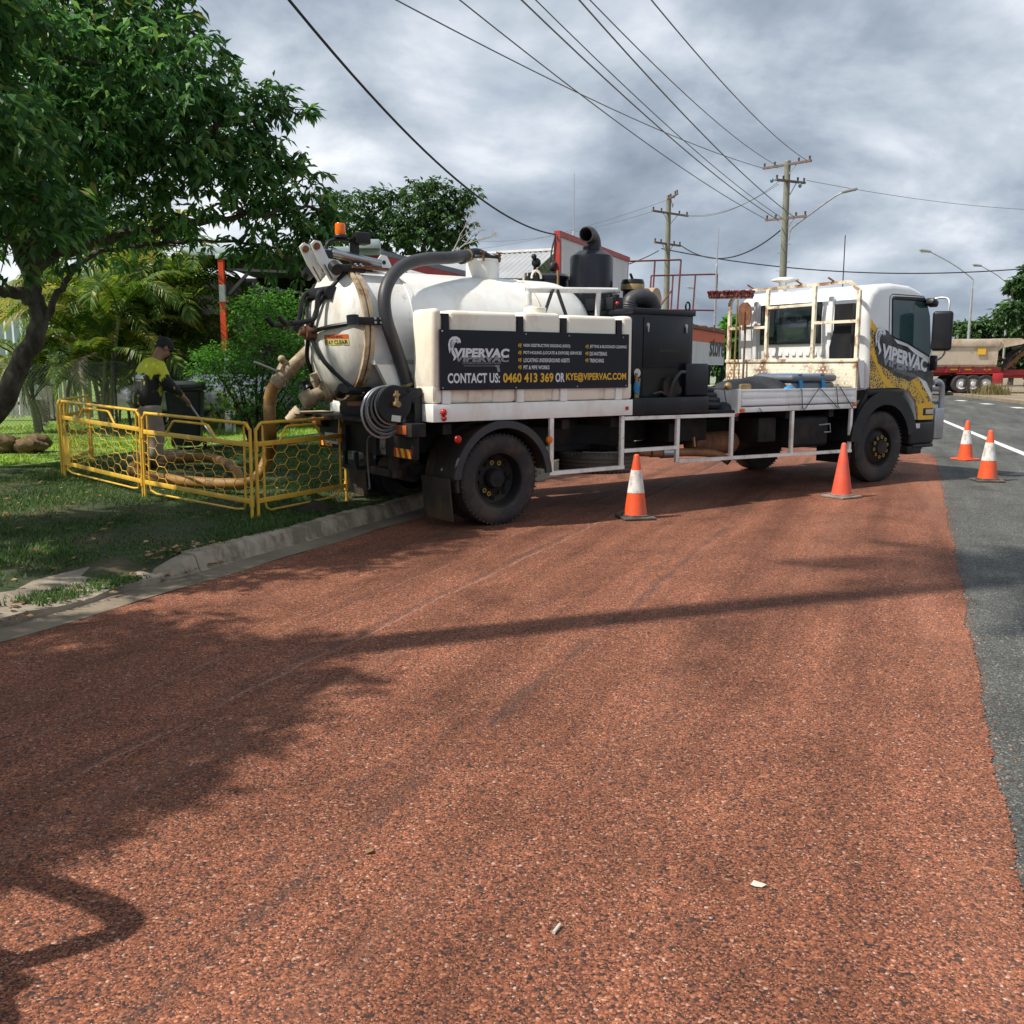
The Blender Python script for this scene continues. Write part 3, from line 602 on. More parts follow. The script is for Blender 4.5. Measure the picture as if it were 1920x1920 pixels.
rimR = B().lathe([(.288, .03), (.293, .018), (.275, .02), (.265, .05), (.255, .15), (.2, .175), (.15, .155), (.11, .155), (.1, .08), (.085, .06), (0, .055)], axis=(0, 1, 0), n=40).mesh('rim', MT['chassis'])
rimF = B().lathe([(.288, .03), (.293, .018), (.272, .022), (.262, .06), (.25, .09), (.22, .06), (.17, .025), (.125, .015), (.11, -.01), (.1, -.045), (.06, -.05), (0, -.05)], axis=(0, 1, 0), n=40).mesh('rim', MT['chassis'])
nutsR = lug(B(), .17, .165, 10, .016).mesh('wheel_nuts', MT['chassis'])
tagsR = B()
for a in (1.75, 1.2, 3.9, 4.3): tagsR.lathe([(.012, 0), (.026, 0), (.026, .004), (.012, .004), (.012, 0)], (.17*math.cos(a), .118, .17*math.sin(a)), (0, 1, 0), n=10)
tagsR = tagsR.mesh('nut_indicator', MT['tagyellow'])
nutsF = lug(B(), .14, .02, 10, .016).mesh('wheel_nuts', MT['chassis'])
tagsF = B()
for i in range(10):
    a = 2*math.pi*i/10+.2; tagsF.lathe([(.012, 0), (.027, 0), (.027, .005), (.012, .005), (.012, 0)], (.14*math.cos(a), -.02, .14*math.sin(a)), (0, 1, 0), n=8)
tagsF = tagsF.mesh('nut_indicator', MT['tagyellow'])
holes = B()
for i in range(8):
    a = 2*math.pi*i/8; holes.cyl((.215*math.cos(a), .157, .215*math.sin(a)), (.215*math.cos(a), .169, .215*math.sin(a)), .028, n=12)
holesR = holes.mesh('vent_hole', M('hole_black', (.004, .004, .004), .9))
def wheel(tm, kids, loc, rz=0, ry=0, rx=0):
    w = link('wheel', tm, T, loc, (rx, ry, rz))
    for n, m in kids: link(n, m, w)
    return w
kR = [('rim', rimR), ('wheel_nuts', nutsR), ('nut_indicator', tagsR), ('vent_hole', holesR)]; kF = [('rim', rimF), ('wheel_nuts', nutsF), ('nut_indicator', tagsF)]
wheel(tyreR, kR, (.04, .02, .475)); wheel(tyreR, [], (.04, .31, .475)); wheel(tyreR, [], (.04, 2.09, .475), math.pi); wheel(tyreR, kR[:2], (.04, 2.38, .475), math.pi)
wheel(tyreF, kF, (6.58, .02, .505), R(-4)); wheel(tyreF, kF[:2], (6.58, 2.38, .505), math.pi+R(-4))
tyreS = tyreR.copy(); tyreS.materials[0] = M('dusty_lightened_rubber', (.065, .06, .055), .85, var=.3, vs=5, dirt=(.14, .11, .08), damt=.6, ds=2)  # dusty rubber, lightened so the wheel shows in the shade under the tray
sp = wheel(tyreS, [('rim', rimR)], (1.82, .56, .66), 0, 0, R(-90)); sp.name = 'spare_wheel'
part('spare_carrier', MT['chassis'], B().bx(1.2, 2.5, .66, .72, .66, .72).bx(1.78, 1.86, .2, 1.2, .66, .72))
lb = B()
rr_ = random.Random(3)
for i in range(16):
    a = 3.6+i*.085; lb.box((1.82+.39*math.cos(a), .56+.39*math.sin(a), .6635), (.035*rr_.uniform(.5, 1), .07, .003), Euler((0, 0, a)))
part('tyre_sticker', MT['print_white'], lb, smooth=False)
# ---- rear mudguard and flap
def arc(cx, cz, r0, r1, y0, y1, a0, a1, n=20):
    b = B(); rows = []
    for i in range(n+1):
        a = a0+(a1-a0)*i/n; c, s = math.cos(a), math.sin(a)
        rows.append([b.bm.verts.new((cx+r*c, y, cz+r*s)) for r, y in ((r0, y0), (r1, y0), (r1, y1), (r0, y1))])
    for i in range(n):
        for j in range(4): b.bm.faces.new((rows[i][j], rows[i][(j+1) % 4], rows[i+1][(j+1) % 4], rows[i+1][j]))
    b.bm.faces.new(rows[0]); b.bm.faces.new(rows[-1][::-1]); return b
mg = part('mudguard', MT['mud'], arc(.06, .475, .545, .575, -.01, .62, R(8), R(190)))
part('guard_lip', MT['hose'], arc(.06, .475, .535, .61, -.035, .0, R(4), R(176)), mg)
part('mudguard', MT['black'], arc(.06, .475, .545, .575, 1.78, 2.41, R(8), R(172)))
part('mudflap', MT['mud'], B().box((-.56, .30, .30), (.02, .56, .44), Euler((0, R(-5), 0)), .005))
part('mudflap', MT['mud'], B().box((-.60, 2.10, .32), (.02, .56, .46), Euler((0, R(-4), 0)), .005))
part('side_marker', MT['amber'], B().lathe([(0, -.012), (.034, -.008), (.04, 0), (.04, .02), (0, .02)], (.66, .0, .86), (0, 1, 0), 16))
part('side_marker', MT['redlens'], B().lathe([(0, -.012), (.034, -.008), (.04, 0), (.04, .02), (0, .02)], (-.52, -.06, .92), (0, 1, 0), 16))
# ---- rear cross panel, lamps, plate
rp = part('rear_panel', MT['chassis'], B().bx(-.95, -.88, .08, 2.32, .72, 1.08, .01).bx(-.88, .6, .5, 1.9, .98, 1.2).bx(-1.25, -.8, .55, 2.25, 1.085, 1.12))
part('smear', M('old_paint_smear', (.3, .28, .25), .8, var=.4, vs=14, dirt=(.04, .035, .03), damt=1.0, ds=9), B().bx(-.955, -.95, .66, .95, .74, .97), rp)
tl = part('tail_lamp', MT['chassis'], B().bx(-1.02, -.86, -.02, .33, .955, 1.085, .008)); part('tail_lens', M('lamp_lens_orange', (.42, .10, .03), .3), B().bx(-1.032, -1.02, .07, .31, .975, 1.065, .006), tl)
tl = part('tail_lamp', MT['chassis'], B().bx(-1.02, -.86, 2.07, 2.42, .955, 1.085, .008)); part('tail_lens', M('lamp_lens_orange', (.42, .10, .03), .3), B().bx(-1.032, -1.02, 2.09, 2.33, .975, 1.065, .006), tl)
def hazard(y0, y1):
    h = part('marker_plate', MT['redlens'], B().bx(-.957, -.951, y0, y1, .735, .825))
    k = B(); n = 3; w = (y1-y0)/n
    for i in range(n): k.prism([(y0+i*w, 0), (y0+i*w+w*.5, 0), (y0+i*w+w*.5+.04*(i < n-1), .09), (y0+i*w+.04, .09)], (-.958, 0, .735), Y, Z, (-.002, 0, 0))
    part('marker_stripe', MT['print_yellow'], k, h, smooth=False)
hazard(.11, .47); hazard(1.95, 2.3)
part('number_plate', MT['plate'], B().bx(-.965, -.953, 1.79, 2.13, .77, .89))
nb = B()
for k in range(6): nb.bx(-.968, -.966, 1.82+k*.05, 1.82+k*.05+.028, .80, .86)
part('plate_digits', MT['black'], nb, smooth=False)
part('rear_lamp_bracket', MT['amber'], B().bx(-.975, -.955, 1.66, 1.76, .8, .96, .01))
part('loose_cable', MT['wiregrey'], B().tube(smoothpath([(-.96, .83, .92), (-1.0, .86, .93), (-1.02, .93, .86), (-1.01, .95, .6), (-1.0, .94, .36)]), .009, 6))
part('rear_drawbar', MT['mud'], B().bx(-.9, -.8, .6, 1.3, .5, .58).bx(-.9, -.82, 1.2, 1.28, .55, .75).bx(-.9, -.82, .62, .7, .5, .75).cyl((-.5, .9, .52), (-.5, 1.5, .52), .12))
part('rear_step', MT['chassis'], B().bx(-1.0, -.85, 1.25, 1.6, .53, .57).bx(-1.0, -.96, 1.27, 1.31, .57, .72).bx(-1.0, -.96, 1.54, 1.58, .57, .72))
# ---- pallet frames and water tanks on both sides
for y0, y1, near in ((0, .40, True), (2.0, 2.4, False)):
    part('side_frame', MT['cream'], B().bx(-.77, 1.83, y0-.004 if near else y0, y1, 1.09, 1.265, .006))
    b = B()
    xs = [(-.76, .20), (.235, .82), (.855, 1.60), (1.64, 1.81)]
    b.bx(-.76, 1.81, y0+.03, y1, 1.268, 2.14, .05, 3)
    xs = [(-.77, -.655), (-.575, .24), (.315, .80), (.875, 1.58), (1.655, 1.82)]
    for i, (x0, x1) in enumerate(xs): b.bx(x0, x1, y0 if near else y0-.0, y1 if near else y1+.0, 1.40, 2.185-.012*(i % 2), .045, 3)
    for x0, x1 in [(-.77, -.66), (-.36, -.18), (-.06, .21), (.33, .62), (.70, .80), (.88, 1.35), (1.42, 1.58), (1.66, 1.82)]: b.bx(x0, x1, y0+.004, y1-.01, 1.27, 1.46, .03, 2)
    part('water_tank', MT['poly'], b)
for x in (-.615, .275, .84, 1.615):
    part('tank_strap', MT['black'], B().bx(x-.036, x+.036, -.0, .025, 1.9, 2.13).bx(x-.036, x+.036, .0, .3, 2.128, 2.138))
    part('tank_stake', MT['cream'], B().bx(x-.045, x+.045, -.008, .028, 1.268, 1.46))
part('tank_filler', MT['poly'], B().lathe([(0, .05), (.11, .05), (.12, .04), (.12, -.05), (0, -.05)], (.62, .22, 2.2), Z, 20))
part('clearance_lamp', MT['redlens'], B().sphere((-.66, -.02, 1.185), .034, (1, .8, 1.1)).sphere((-.655, -.02, 1.125), .028, (1, .7, .9)))
part('clearance_lamp', MT['redlens'], B().bx(1.72, 1.76, -.018, -.002, 1.15, 1.19, .005))
# ---- sign board with its print
SY = -.020
sg = part('sign_board', MT['sign'], B().bx(-.70, 1.735, SY-.006, SY+.006, 1.40, 1.985))
PY = SY-.009
def sp_(u, v): return Vector((-.70+2.435*u, PY, 1.40+.585*v))        # board coordinates 0..1
def put(key, u0, v0, u1, v1, mat): lettering(key, sp_(u0, v0), X, Z, 2.435*(u1-u0), .585*(v1-v0), mat, sg)
put('contact', .034, .115, .287, .285, MT['print_white']); put('num', .303, .115, .567, .285, MT['print_yellow']); put('or', .578, .115, .628, .285, MT['print_white']); put('mail', .636, .115, .985, .285, MT['print_yellow'])
for i, (k, u1) in enumerate((('s1', .658), ('s2', .722), ('s3', .655), ('s4', .545))): put(k, .408, .72-.125*i, u1, .79-.125*i, MT['print_white'])
for i, (k, u1) in enumerate((('s5', .985), ('s6', .868), ('s7', .85))): put(k, .768, .72-.125*i, u1, .79-.125*i, MT['print_white'])
for u, vs_ in ((.388, (.755, .63, .505, .38)), (.752, (.755, .63, .505))):
    for v in vs_:
        c = sp_(u, v); part('tick_mark', MT['print_yellow'], B().lathe([(.014, 0), (.020, 0), (.020, .002), (.014, .002), (.014, 0)], c, (0, -1, 0), 14, a0=.8, a1=6.2).prism([(-.012, .002), (-.002, -.010), (.022, .020), (.018, .024), (-.002, .0), (-.008, .007)], c+Vector((0, -.001, 0)), X, Z, (0, -.001, 0)), sg, smooth=False)
put('viper', .065, .545, .335, .70, MT['print_white'])
lettering('viper', sp_(.07, .47)+Vector((0, .001, 0)), X, Z, 2.435*.265, .585*.11, MT['print_grey'], sg)
put('hydro', .105, .432, .29, .465, MT['print_grey'])
def snake_logo(o, u, v, parent, w, mats):
    # the emblem: a hooded snake head curling over the first letter, with a fang, eye and throat lines
    d = u.cross(v); o = Vector(o)
    def pp(pts, k, m, nm): part(nm, m, B().prism([(x*w, y*w) for x, y in pts], o+d*(.0006*k), u, v, d*.0006), parent, smooth=False)
    pp([(.08, .18), (0, .45), (-.04, .8), (.06, 1.12), (.28, 1.3), (.6, 1.34), (.86, 1.22), (.98, 1.0), (.9, .86), (.82, .98), (.72, .84), (.66, .98), (.52, .9), (.4, .72), (.36, .48), (.5, .2), (.62, -.02), (.5, -.2), (.34, -.3), (.4, -.05), (.24, .2), (.2, .5), (.14, .4)], 1, mats[0], 'snake_emblem')
    pp([(.12, .6), (.1, .88), (.2, 1.06), (.4, 1.14), (.3, 1.0), (.24, .82), (.26, .6), (.2, .5)], 2, mats[1], 'emblem_shade')
    pp([(.5, 1.06), (.66, 1.14), (.74, 1.06), (.62, 1.02)], 2, mats[1], 'emblem_shade')
    pp([(.3, .5), (.34, .74), (.5, .94), (.42, .96), (.28, .78)], 2, mats[1], 'emblem_shade')
snake_logo(sp_(.040, .56), X, Z, sg, .145, (MT['print_white'], MT['print_grey']))
part('emblem_rule', MT['print_grey'], B().bx(sp_(.11, 0).x, sp_(.26, 0).x, PY-.001, PY, 1.40+.585*.40, 1.40+.585*.408).bx(sp_(.262, 0).x, sp_(.285, 0).x, PY-.001, PY, 1.40+.585*.39, 1.40+.585*.415).prism([(0, 0), (.03, 0), (.045, -.05), (.015, -.055)], sp_(.27, .395), X, Z, (0, -.001, 0)), sg, smooth=False)
b = B()
for u, v in ((.012, .97), (.42, .955), (.652, .945), (.965, .94), (.012, .04), (.37, .03), (.70, .035), (.985, .04)):
    b.lathe([(0, .004), (.007, .003), (.009, 0)], sp_(u, v), (0, -1, 0), 8)
part('sign_screw', MT['galv'], b, sg)
# ---- main vacuum tank
TC = Vector((0, 1.2, 1.97)); TR = .655
prof = [(TR, -1.18), (TR, -.4), (TR, 1.2), (TR, 1.42), (TR*.985, 1.52), (TR*.94, 1.64), (TR*.84, 1.75), (TR*.66, 1.83), (TR*.4, 1.885), (0, 1.9)]
tk = part('vacuum_tank', MT['tankwhite'], B().lathe(prof, TC, X, 64))
part('tank_seam', MT['flange'], B().lathe([(TR, .98), (TR+.006, .985), (TR+.006, 1.0), (TR, 1.005)], TC, X, 64), tk)
part('tank_band', MT['tankwhite'], B().lathe([(TR, -.66), (TR+.008, -.655), (TR+.008, -.60), (TR, -.595)], TC, X, 64), tk)
part('tank_flange', MT['flange'], B().lathe([(TR, -1.12), (TR+.045, -1.12), (TR+.045, -1.165), (TR, -1.165)], TC, X, 64).lathe([(TR-.02, -1.18), (TR+.04, -1.18), (TR+.045, -1.20), (TR+.04, -1.225), (TR-.03, -1.225)], TC, X, 64), tk)
dr = part('tank_door', MT['doorwhite'], B().lathe([(TR+.01, -1.215), (TR-.005, -1.235), (TR*.9, -1.30), (TR*.74, -1.365), (TR*.5, -1.425), (TR*.25, -1.455), (0, -1.465)], TC, X, 56))
hb = B().cyl(TC+X*-1.45, TC+X*-1.56, .085, .07, 14).cyl(TC+X*-1.56, TC+X*-1.62, .03, n=8)
part('door_hub', MT['rust'], hb, dr)
for i, a in enumerate((R(8), R(62), R(118), R(172), R(232), R(305))):
    e = Vector((-1.24, 1.2-math.cos(a)*(TR+.02), 1.97+math.sin(a)*(TR+.02))); c = Vector((-1.51, 1.2-math.cos(a)*.06, 1.97+math.sin(a)*.06)); m_ = Vector((-1.445, 1.2-math.cos(a)*TR*.55, 1.97+math.sin(a)*TR*.55))
    part('door_rod', MT['black'], B().tube(smoothpath([c, m_, e], 5), .023, 8), dr)
    d = Vector((0, -math.cos(a), math.sin(a))); f = Vector((-1.24, 1.2, 1.97))+d*(TR+.055)
    part('door_clamp', MT['black'], B().bar(f+Vector((-.13, 0, 0)), f+Vector((.20, 0, 0)), .075, .075, .012).cyl(f+Vector((-.12, 0, 0))-d.cross(X)*.05, f+Vector((-.12, 0, 0))+d.cross(X)*.05, .06, n=14), dr)
    bb = B()
    for q in (.10, .16):
        for s in (-.02, .02): bb.cyl(f+Vector((q, 0, 0))+d.cross(X)*s+d*.036, f+Vector((q, 0, 0))+d.cross(X)*s+d*.048, .013, n=6)
    part('clamp_bolt', MT['galv'], bb, dr)
# warning label on the door
def door_pt(lat, z):
    r = math.hypot(lat-1.2, z-1.97)/TR
    x = np.interp(r, [0, .25, .5, .74, .9, 1], [-1.465, -1.455, -1.425, -1.365, -1.30, -1.235]); return Vector((x-.004, lat, z))
def door_patch(y0, y1, z0, z1, off=0, n=6):
    b = B(); g_ = [[b.bm.verts.new(door_pt(y0+(y1-y0)*i/n, z0+(z1-z0)*j/2)-X*off) for i in range(n+1)] for j in range(3)]
    for j in range(2):
        for i in range(n): b.bm.faces.new((g_[j][i], g_[j][i+1], g_[j+1][i+1], g_[j+1][i]))
    return b
lab = part('warning_label', M('label_yellow', (.55, .50, .16), .6, var=.1), door_patch(.66, .98, 1.84, 1.90), dr, smooth=False)
part('label_band', MT['orange'], door_patch(.66, .98, 1.902, 1.945), dr, smooth=False)
lettering('stay', None, None, None, 0, 0, MT['black'], lab, f=lambda x, y: door_pt(.97-.30*x, 1.85+.04*y)-X*.003)
lettering('warn', None, None, None, 0, 0, MT['black'], lab, f=lambda x, y: door_pt(.92-.20*x, 1.91+.025*y)-X*.003)
# supports under the tank
for y0, y1 in ((.50, .56), (1.84, 1.90)):
    part('tank_cradle', MT['tankwhite'], B().prism([(-1.14, 1.70), (-.62, 1.70), (-.70, 1.20), (-.86, 1.20)], (0, y0, 0), X, Z, (0, y1-y0, 0)).bx(-1.14, -.62, y0 if y0 < 1 else 1.5, .9 if y0 < 1 else y1, 1.65, 1.70))
    part('tank_cradle', MT['tankwhite'], B().prism([(.9, 1.70), (1.4, 1.70), (1.3, 1.2), (1.0, 1.2)], (0, y0, 0), X, Z, (0, y1-y0, 0)))
part('tie_ring', MT['rust'], B().tube([(-.80+.06*math.cos(a), .485, 1.53+.075*math.sin(a)) for a in np.linspace(0, 5.6, 14)], .011, 6))
part('tank_bearer', MT['chassis'], B().bx(-1.0, 1.7, .78, 1.62, 1.06, 1.36))
# hinge arms over the door
for y in (1.02, 1.30):
    poly = [(-1.54, 2.83), (-1.50, 2.87), (-1.44, 2.86), (-1.41, 2.80), (-1.36, 2.70), (-1.26, 2.69), (-1.12, 2.60), (-1.06, 2.50), (-1.10, 2.36), (-1.20, 2.22), (-1.26, 2.16), (-1.34, 2.28), (-1.30, 2.42), (-1.36, 2.52), (-1.46, 2.66)]
    ar = part('hinge_arm', MT['tankwhite'], B().prism(poly, (0, y, 0), X, Z, (0, .035, 0)))
    part('hinge_pin', MT['rust'], B().cyl((-1.485, y-.02, 2.81), (-1.485, y+.055, 2.81), .035, n=14).cyl((-1.28, y-.015, 2.625), (-1.28, y+.05, 2.625), .034, n=14).bar((-1.41, y-.004, 2.64), (-1.33, y-.004, 2.50), .03, .004), ar)
part('hinge_ram', MT['steel'], B().cyl((-1.48, 1.18, 2.81), (-1.25, 1.18, 2.78), .022).cyl((-1.25, 1.18, 2.78), (-.7, 1.18, 2.70), .045))
part('hinge_plate', MT['rust'], B().bx(-1.2, -.72, .80, .9, 2.60, 2.62).bx(-1.18, -.8, .95, 1.5, 2.625, 2.65))
part('hose_rest', MT['black'], B().tube(smoothpath([(-1.3, .98, 2.36), (-1.48, .98, 2.36), (-1.53, .98, 2.14), (-1.60, 1.0, 2.08), (-1.82, 1.02, 2.05), (-1.9, 1.03, 2.12)]), .026, 8).tube(smoothpath([(-1.3, 1.36, 2.36), (-1.48, 1.36, 2.36), (-1.55, 1.36, 2.12), (-1.62, 1.36, 2.07), (-1.82, 1.36, 2.05), (-1.9, 1.36, 2.12)]), .026, 8).cyl((-1.82, .9, 2.05), (-1.82, 1.45, 2.05), .022, n=8).cyl((-1.38, .9, 2.36), (-1.38, 1.45, 2.36), .07, n=14))
# beacon and lamp bracket
part('lamp_bracket', MT['black'], B().bx(-1.02, -.95, 1.16, 1.24, 2.62, 2.94).tube(smoothpath([(-.98, 1.2, 2.92), (-1.15, 1.2, 2.92), (-1.28, 1.2, 2.88), (-1.31, 1.2, 2.76)]), .02, 6).bx(-1.0, -.84, 1.1, 1.24, 2.88, 3.0, .015).bx(-1.36, -1.26, 1.12, 1.28, 2.66, 2.8, .02))
bc = part('beacon_base', MT['black'], B().lathe([(0, .03), (.062, .03), (.068, .02), (.068, 0), (0, 0)], (-1.14, 1.2, 2.935), Z, 18))
part('beacon_lens', M('beacon_amber', (.9, .17, .005), .2, var=.1), B().lathe([(.052, 0), (.055, .02), (.053, .1), (.045, .115), (0, .118)], (-1.14, 1.2, 2.966), Z, 18), bc)
part('lifting_lug', MT['tankwhite'], B().prism([(-.80, 2.58), (-.52, 2.58), (-.56, 2.70), (-.61, 2.79), (-.67, 2.80), (-.72, 2.74), (-.74, 2.66)], (0, 1.2, 0), X, Z, (0, .03, 0)))
part('lug_hole', MT['shadeblack'], B().lathe([(0, 0), (.022, 0), (.022, .034), (0, .034)], (-.645, 1.198, 2.72), (0, 1, 0), 14))
part('lifting_lug', MT['rustwhite'], B().tube([(1.36+.07*math.cos(a), 1.2, 2.66+.09*math.sin(a)) for a in np.linspace(0, math.pi, 10)], .014, 6))
# lid neck and the big vacuum hose to the reel bracket
part('tank_neck', MT['tankwhite'], B().lathe([(.19, 2.56), (.19, 2.80), (.205, 2.80), (.205, 2.825), (0, 2.825)], (.60, 1.2, 0), Z, 28))
part('neck_lid', MT['black'], B().lathe([(.21, 2.826), (.215, 2.84), (.20, 2.86), (.06, 2.875), (0, 2.875)], (.60, 1.2, 0), Z, 28).tube(smoothpath([(.66, 1.2, 2.84), (.52, 1.19, 2.88), (.36, 1.15, 2.85), (.24, 1.08, 2.81)]), .068, 14))
nbolt = B()
for i in range(6):
    a = i*math.pi/3; c = Vector((.6+.215*math.cos(a), 1.2+.215*math.sin(a), 2.79)); nbolt.cyl(c, c+Z*.1, .014, n=6).bar(c+Vector((-.04, 0, .1)), c+Vector((.04, 0, .1)), .014)
part('neck_clamp', MT['rust'], nbolt)
hp = smoothpath([(.40, 1.16, 2.86), (.22, 1.06, 2.83), (.0, .92, 2.785), (-.35, .80, 2.74), (-.65, .70, 2.66), (-.88, .58, 2.52), (-1.01, .50, 2.33), (-1.02, .46, 2.10), (-.94, .45, 1.85), (-.85, .46, 1.62), (-.78, .47, 1.42)], 8)
def ribbed(path, r, amp, n=16):
    # hose with a fine helical rib: radius steps along a densely sampled path
    P = []; Rr = []
    tot = 0; L_ = [0]
    for i in range(1, len(path)): tot += (path[i]-path[i-1]).length; L_.append(tot)
    k = int(tot/.012); xs = np.linspace(0, tot, k)
    A_ = np.array([tuple(p) for p in path]); C_ = np.stack([np.interp(xs, L_, A_[:, i]) for i in range(3)], 1)
    return B().tube([Vector(c) for c in C_], [r+amp*(i % 2) for i in range(k)], n)
part('vacuum_hose', MT['hose'], ribbed(hp, .064, .002))
part('hose_clamp', MT['brass'], B().cyl(hp[2], hp[3], .072, n=18).cyl(hp[-3], hp[-2], .072, n=18))
part('hose_stub', MT['black'], B().cyl((-.79, .47, 1.44), (-.76, .47, 1.16), .07, n=18).bx(-.9, -.6, .42, .6, 1.1, 1.2))
# hose reel behind the tank
rl = part('hose_reel', MT['black'], B().lathe([(0, -.02), (.18, -.02), (.185, 0), (.18, .02), (.09, .02), (.09, .14), (.17, .14), (.175, .16), (.17, .18), (0, .18)], (-1.08, .22, 1.27), (0, 1, 0), 30))
part('reel_bracket', MT['black'], B().box((-.93, .19, 1.33), (.3, .02, .07), Euler((0, R(-25), 0))).bx(-.86, -.78, .2, .44, 1.08, 1.42), rl)
part('reel_fitting', MT['brass'], B().cyl((-1.10, .12, 1.28), (-1.10, .12, 1.40), .018, n=8).cyl((-1.08, .2, 1.27), (-1.08, .12, 1.27), .03, n=10).cyl((-1.13, .12, 1.36), (-1.07, .12, 1.36), .014, n=8), rl)
part('reel_sticker', MT['plate'], B().box((-1.07, .196, 1.13), (.1, .003, .06), Euler((0, R(8), 0))), rl)
for k in range(5):
    rr2 = .175+.014*k; cz = 1.27-.018*k-.01
    part('reel_hose', MT['wiregrey'] if k % 2 else MT['steel'], B().tube([(-1.08-.02*k+rr2*math.cos(a), .27+.02*(k % 3), cz+rr2*1.06*math.sin(a)) for a in np.linspace(0, 2*math.pi, 34)[:-1]], .013, 7, closed=True), rl)
# suction inlet pipe and drain valve on the door
part('suction_inlet', MT['valve'], B().cyl((-1.28, 1.60, 1.86), (-1.64, 1.75, 1.49), .068, n=18).lathe([(.068, 0), (.085, 0), (.085, .03), (.068, .03)], (-1.52, 1.70, 1.613), Vector((-.36, .15, -.37)).normalized(), 18).lathe([(.068, 0), (.085, 0), (.085, .03), (.068, .03)], (-1.59, 1.73, 1.54), Vector((-.36, .15, -.37)).normalized(), 18))
iv = part('inlet_valve', MT['valve'], B().box((-1.60, 1.72, 1.63), (.09, .08, .16), Euler((0, R(40), R(20))), .025).sphere((-1.62, 1.70, 1.71), .04))
part('valve_handle', MT['galv'], B().cyl((-1.66, 1.72, 1.58), (-1.92, 1.70, 1.68), .012, n=6), iv)
dv = part('drain_valve', MT['valve'], B().cyl((-1.20, 1.28, 1.42), (-1.34, 1.31, 1.365), .105, n=20).lathe([(.105, 0), (.13, 0), (.13, .03), (.105, .03)], (-1.29, 1.30, 1.385), Vector((-.2, .04, -.09)).normalized(), 20).cyl((-1.34, 1.31, 1.365), (-1.44, 1.33, 1.32), .07, n=18).cyl((-1.44, 1.33, 1.32), (-1.55, 1.355, 1.27), .095, .088, 18))
part('valve_gear', MT['valve'], B().box((-1.385, 1.35, 1.44), (.07, .08, .13), Euler((0, R(-20), 0)), .02).cyl((-1.395, 1.35, 1.50), (-1.42, 1.35, 1.56), .055, .04, 10).cyl((-1.36, 1.31, 1.40), (-1.36, 1.24, 1.44), .035, n=10), dv)
part('door_latch', MT['rust'], B().bx(-1.28, -.7, .72, .84, 1.24, 1.28).bx(-1.05, -.85, .68, .76, 1.27, 1.33))
part('old_coupling', MT['valve'], B().cyl((-1.3, 2.0, 1.14), (-1.42, 2.05, 1.02), .09, .07, 14).bx(-1.4, -1.0, 1.8, 2.1, 1.12, 1.14))
# ---- blower silencer, filter vessel, engine box
part('silencer', MT['navy'], B().lathe([(.30, 1.28), (.30, 2.36), (.265, 2.37), (.265, 2.93), (.255, 2.97), (.16, 3.03), (.11, 3.04), (.11, 3.08)], (2.2, 1.2, 0), Z, 40))
part('silencer_elbow', MT['hose'], B().tube(smoothpath([(2.23, 1.2, 3.03), (2.235, 1.2, 3.10), (2.21, 1.19, 3.17), (2.13, 1.15, 3.215), (2.06, 1.11, 3.215), (2.02, 1.09, 3.20)], 5), .088, 20, caps=False).tube(smoothpath([(2.022, 1.091, 3.20), (2.07, 1.115, 3.21), (2.14, 1.15, 3.20)], 4), .08, 20, caps=False))
part('elbow_lip', MT['hose'], B().lathe([(.079, 0), (.091, 0), (.091, .008), (.079, .008), (.079, 0)], (2.015, 1.088, 3.199), Vector((.88, .4, .25)).normalized(), 20))
part('filter_vessel', MT['navy'], B().lathe([(.27, 1.3), (.27, 2.70), (.285, 2.70), (.285, 2.74), (.24, 2.775), (0, 2.785)], (1.92, 1.72, 0), Z, 32).bx(1.60, 1.68, 1.5, 1.6, 2.64, 2.74).bx(1.60, 1.68, 1.62, 1.7, 2.66, 2.78))
fb = B()
for a in np.linspace(2.4, 5.6, 4): fb.cyl((1.92+.28*math.cos(a), 1.72+.28*math.sin(a), 2.6), (1.92+.28*math.cos(a), 1.72+.28*math.sin(a), 2.8), .018, n=6)
part('vessel_clamp', MT['brass'], fb)
part('relief_valve', MT['black'], B().cyl((1.78, 1.8, 2.77), (1.78, 1.8, 2.98), .02, n=8).sphere((1.8, 1.8, 2.92), .06).sphere((1.75, 1.78, 2.99), .035))
part('pipe_rail', MT['pvc'], B().tube(smoothpath([(.80, .58, 2.34), (.80, .58, 2.42), (.82, .58, 2.455), (.87, .58, 2.465), (2.0, .58, 2.51), (2.03, .58, 2.50)], 5), .032, 12).cyl((1.80, .58, 2.50), (1.78, .58, 2.20), .03, n=12).cyl((.80, .58, 2.30), (.80, .58, 2.36), .036, n=12))
part('pipe_bracket', MT['black'], B().bar((.98, .54, 2.20), (1.10, .54, 2.48), .05, .012).bar((1.30, .54, 2.18), (1.16, .54, 2.48), .05, .012).bx(1.9, 1.95, .5, .56, 2.2, 2.46))
eb = part('engine_box', MT['navy'], B().bx(1.90, 2.86, .10, 1.95, 1.27, 2.27, .012).bx(1.88, 2.88, .08, 1.97, 2.22, 2.285, .008))
part('box_door', MT['navy'], B().bx(2.06, 2.80, .088, .10, 1.62, 2.19, .004), eb)
part('box_opening', MT['shadeblack'], B().bx(2.06, 2.62, .094, .10, 1.30, 1.60), eb)  # dark panel painted in place of a shaded opening
for x in (2.12, 2.73): part('box_latch', MT['steel'], B().lathe([(0, 0), (.022, 0), (.026, .006), (.0, .01)], (x, .089, 2.10), (0, -1, 0), 10).bx(x-.012, x+.012, .072, .088, 2.02, 2.11, .004), eb)
part('lifting_eye', MT['black'], B().tube([(2.82+.035*math.cos(a), .16, 2.335+.05*math.sin(a)) for a in np.linspace(0, 2*math.pi, 14)[:-1]], .012, 6, closed=True), eb)
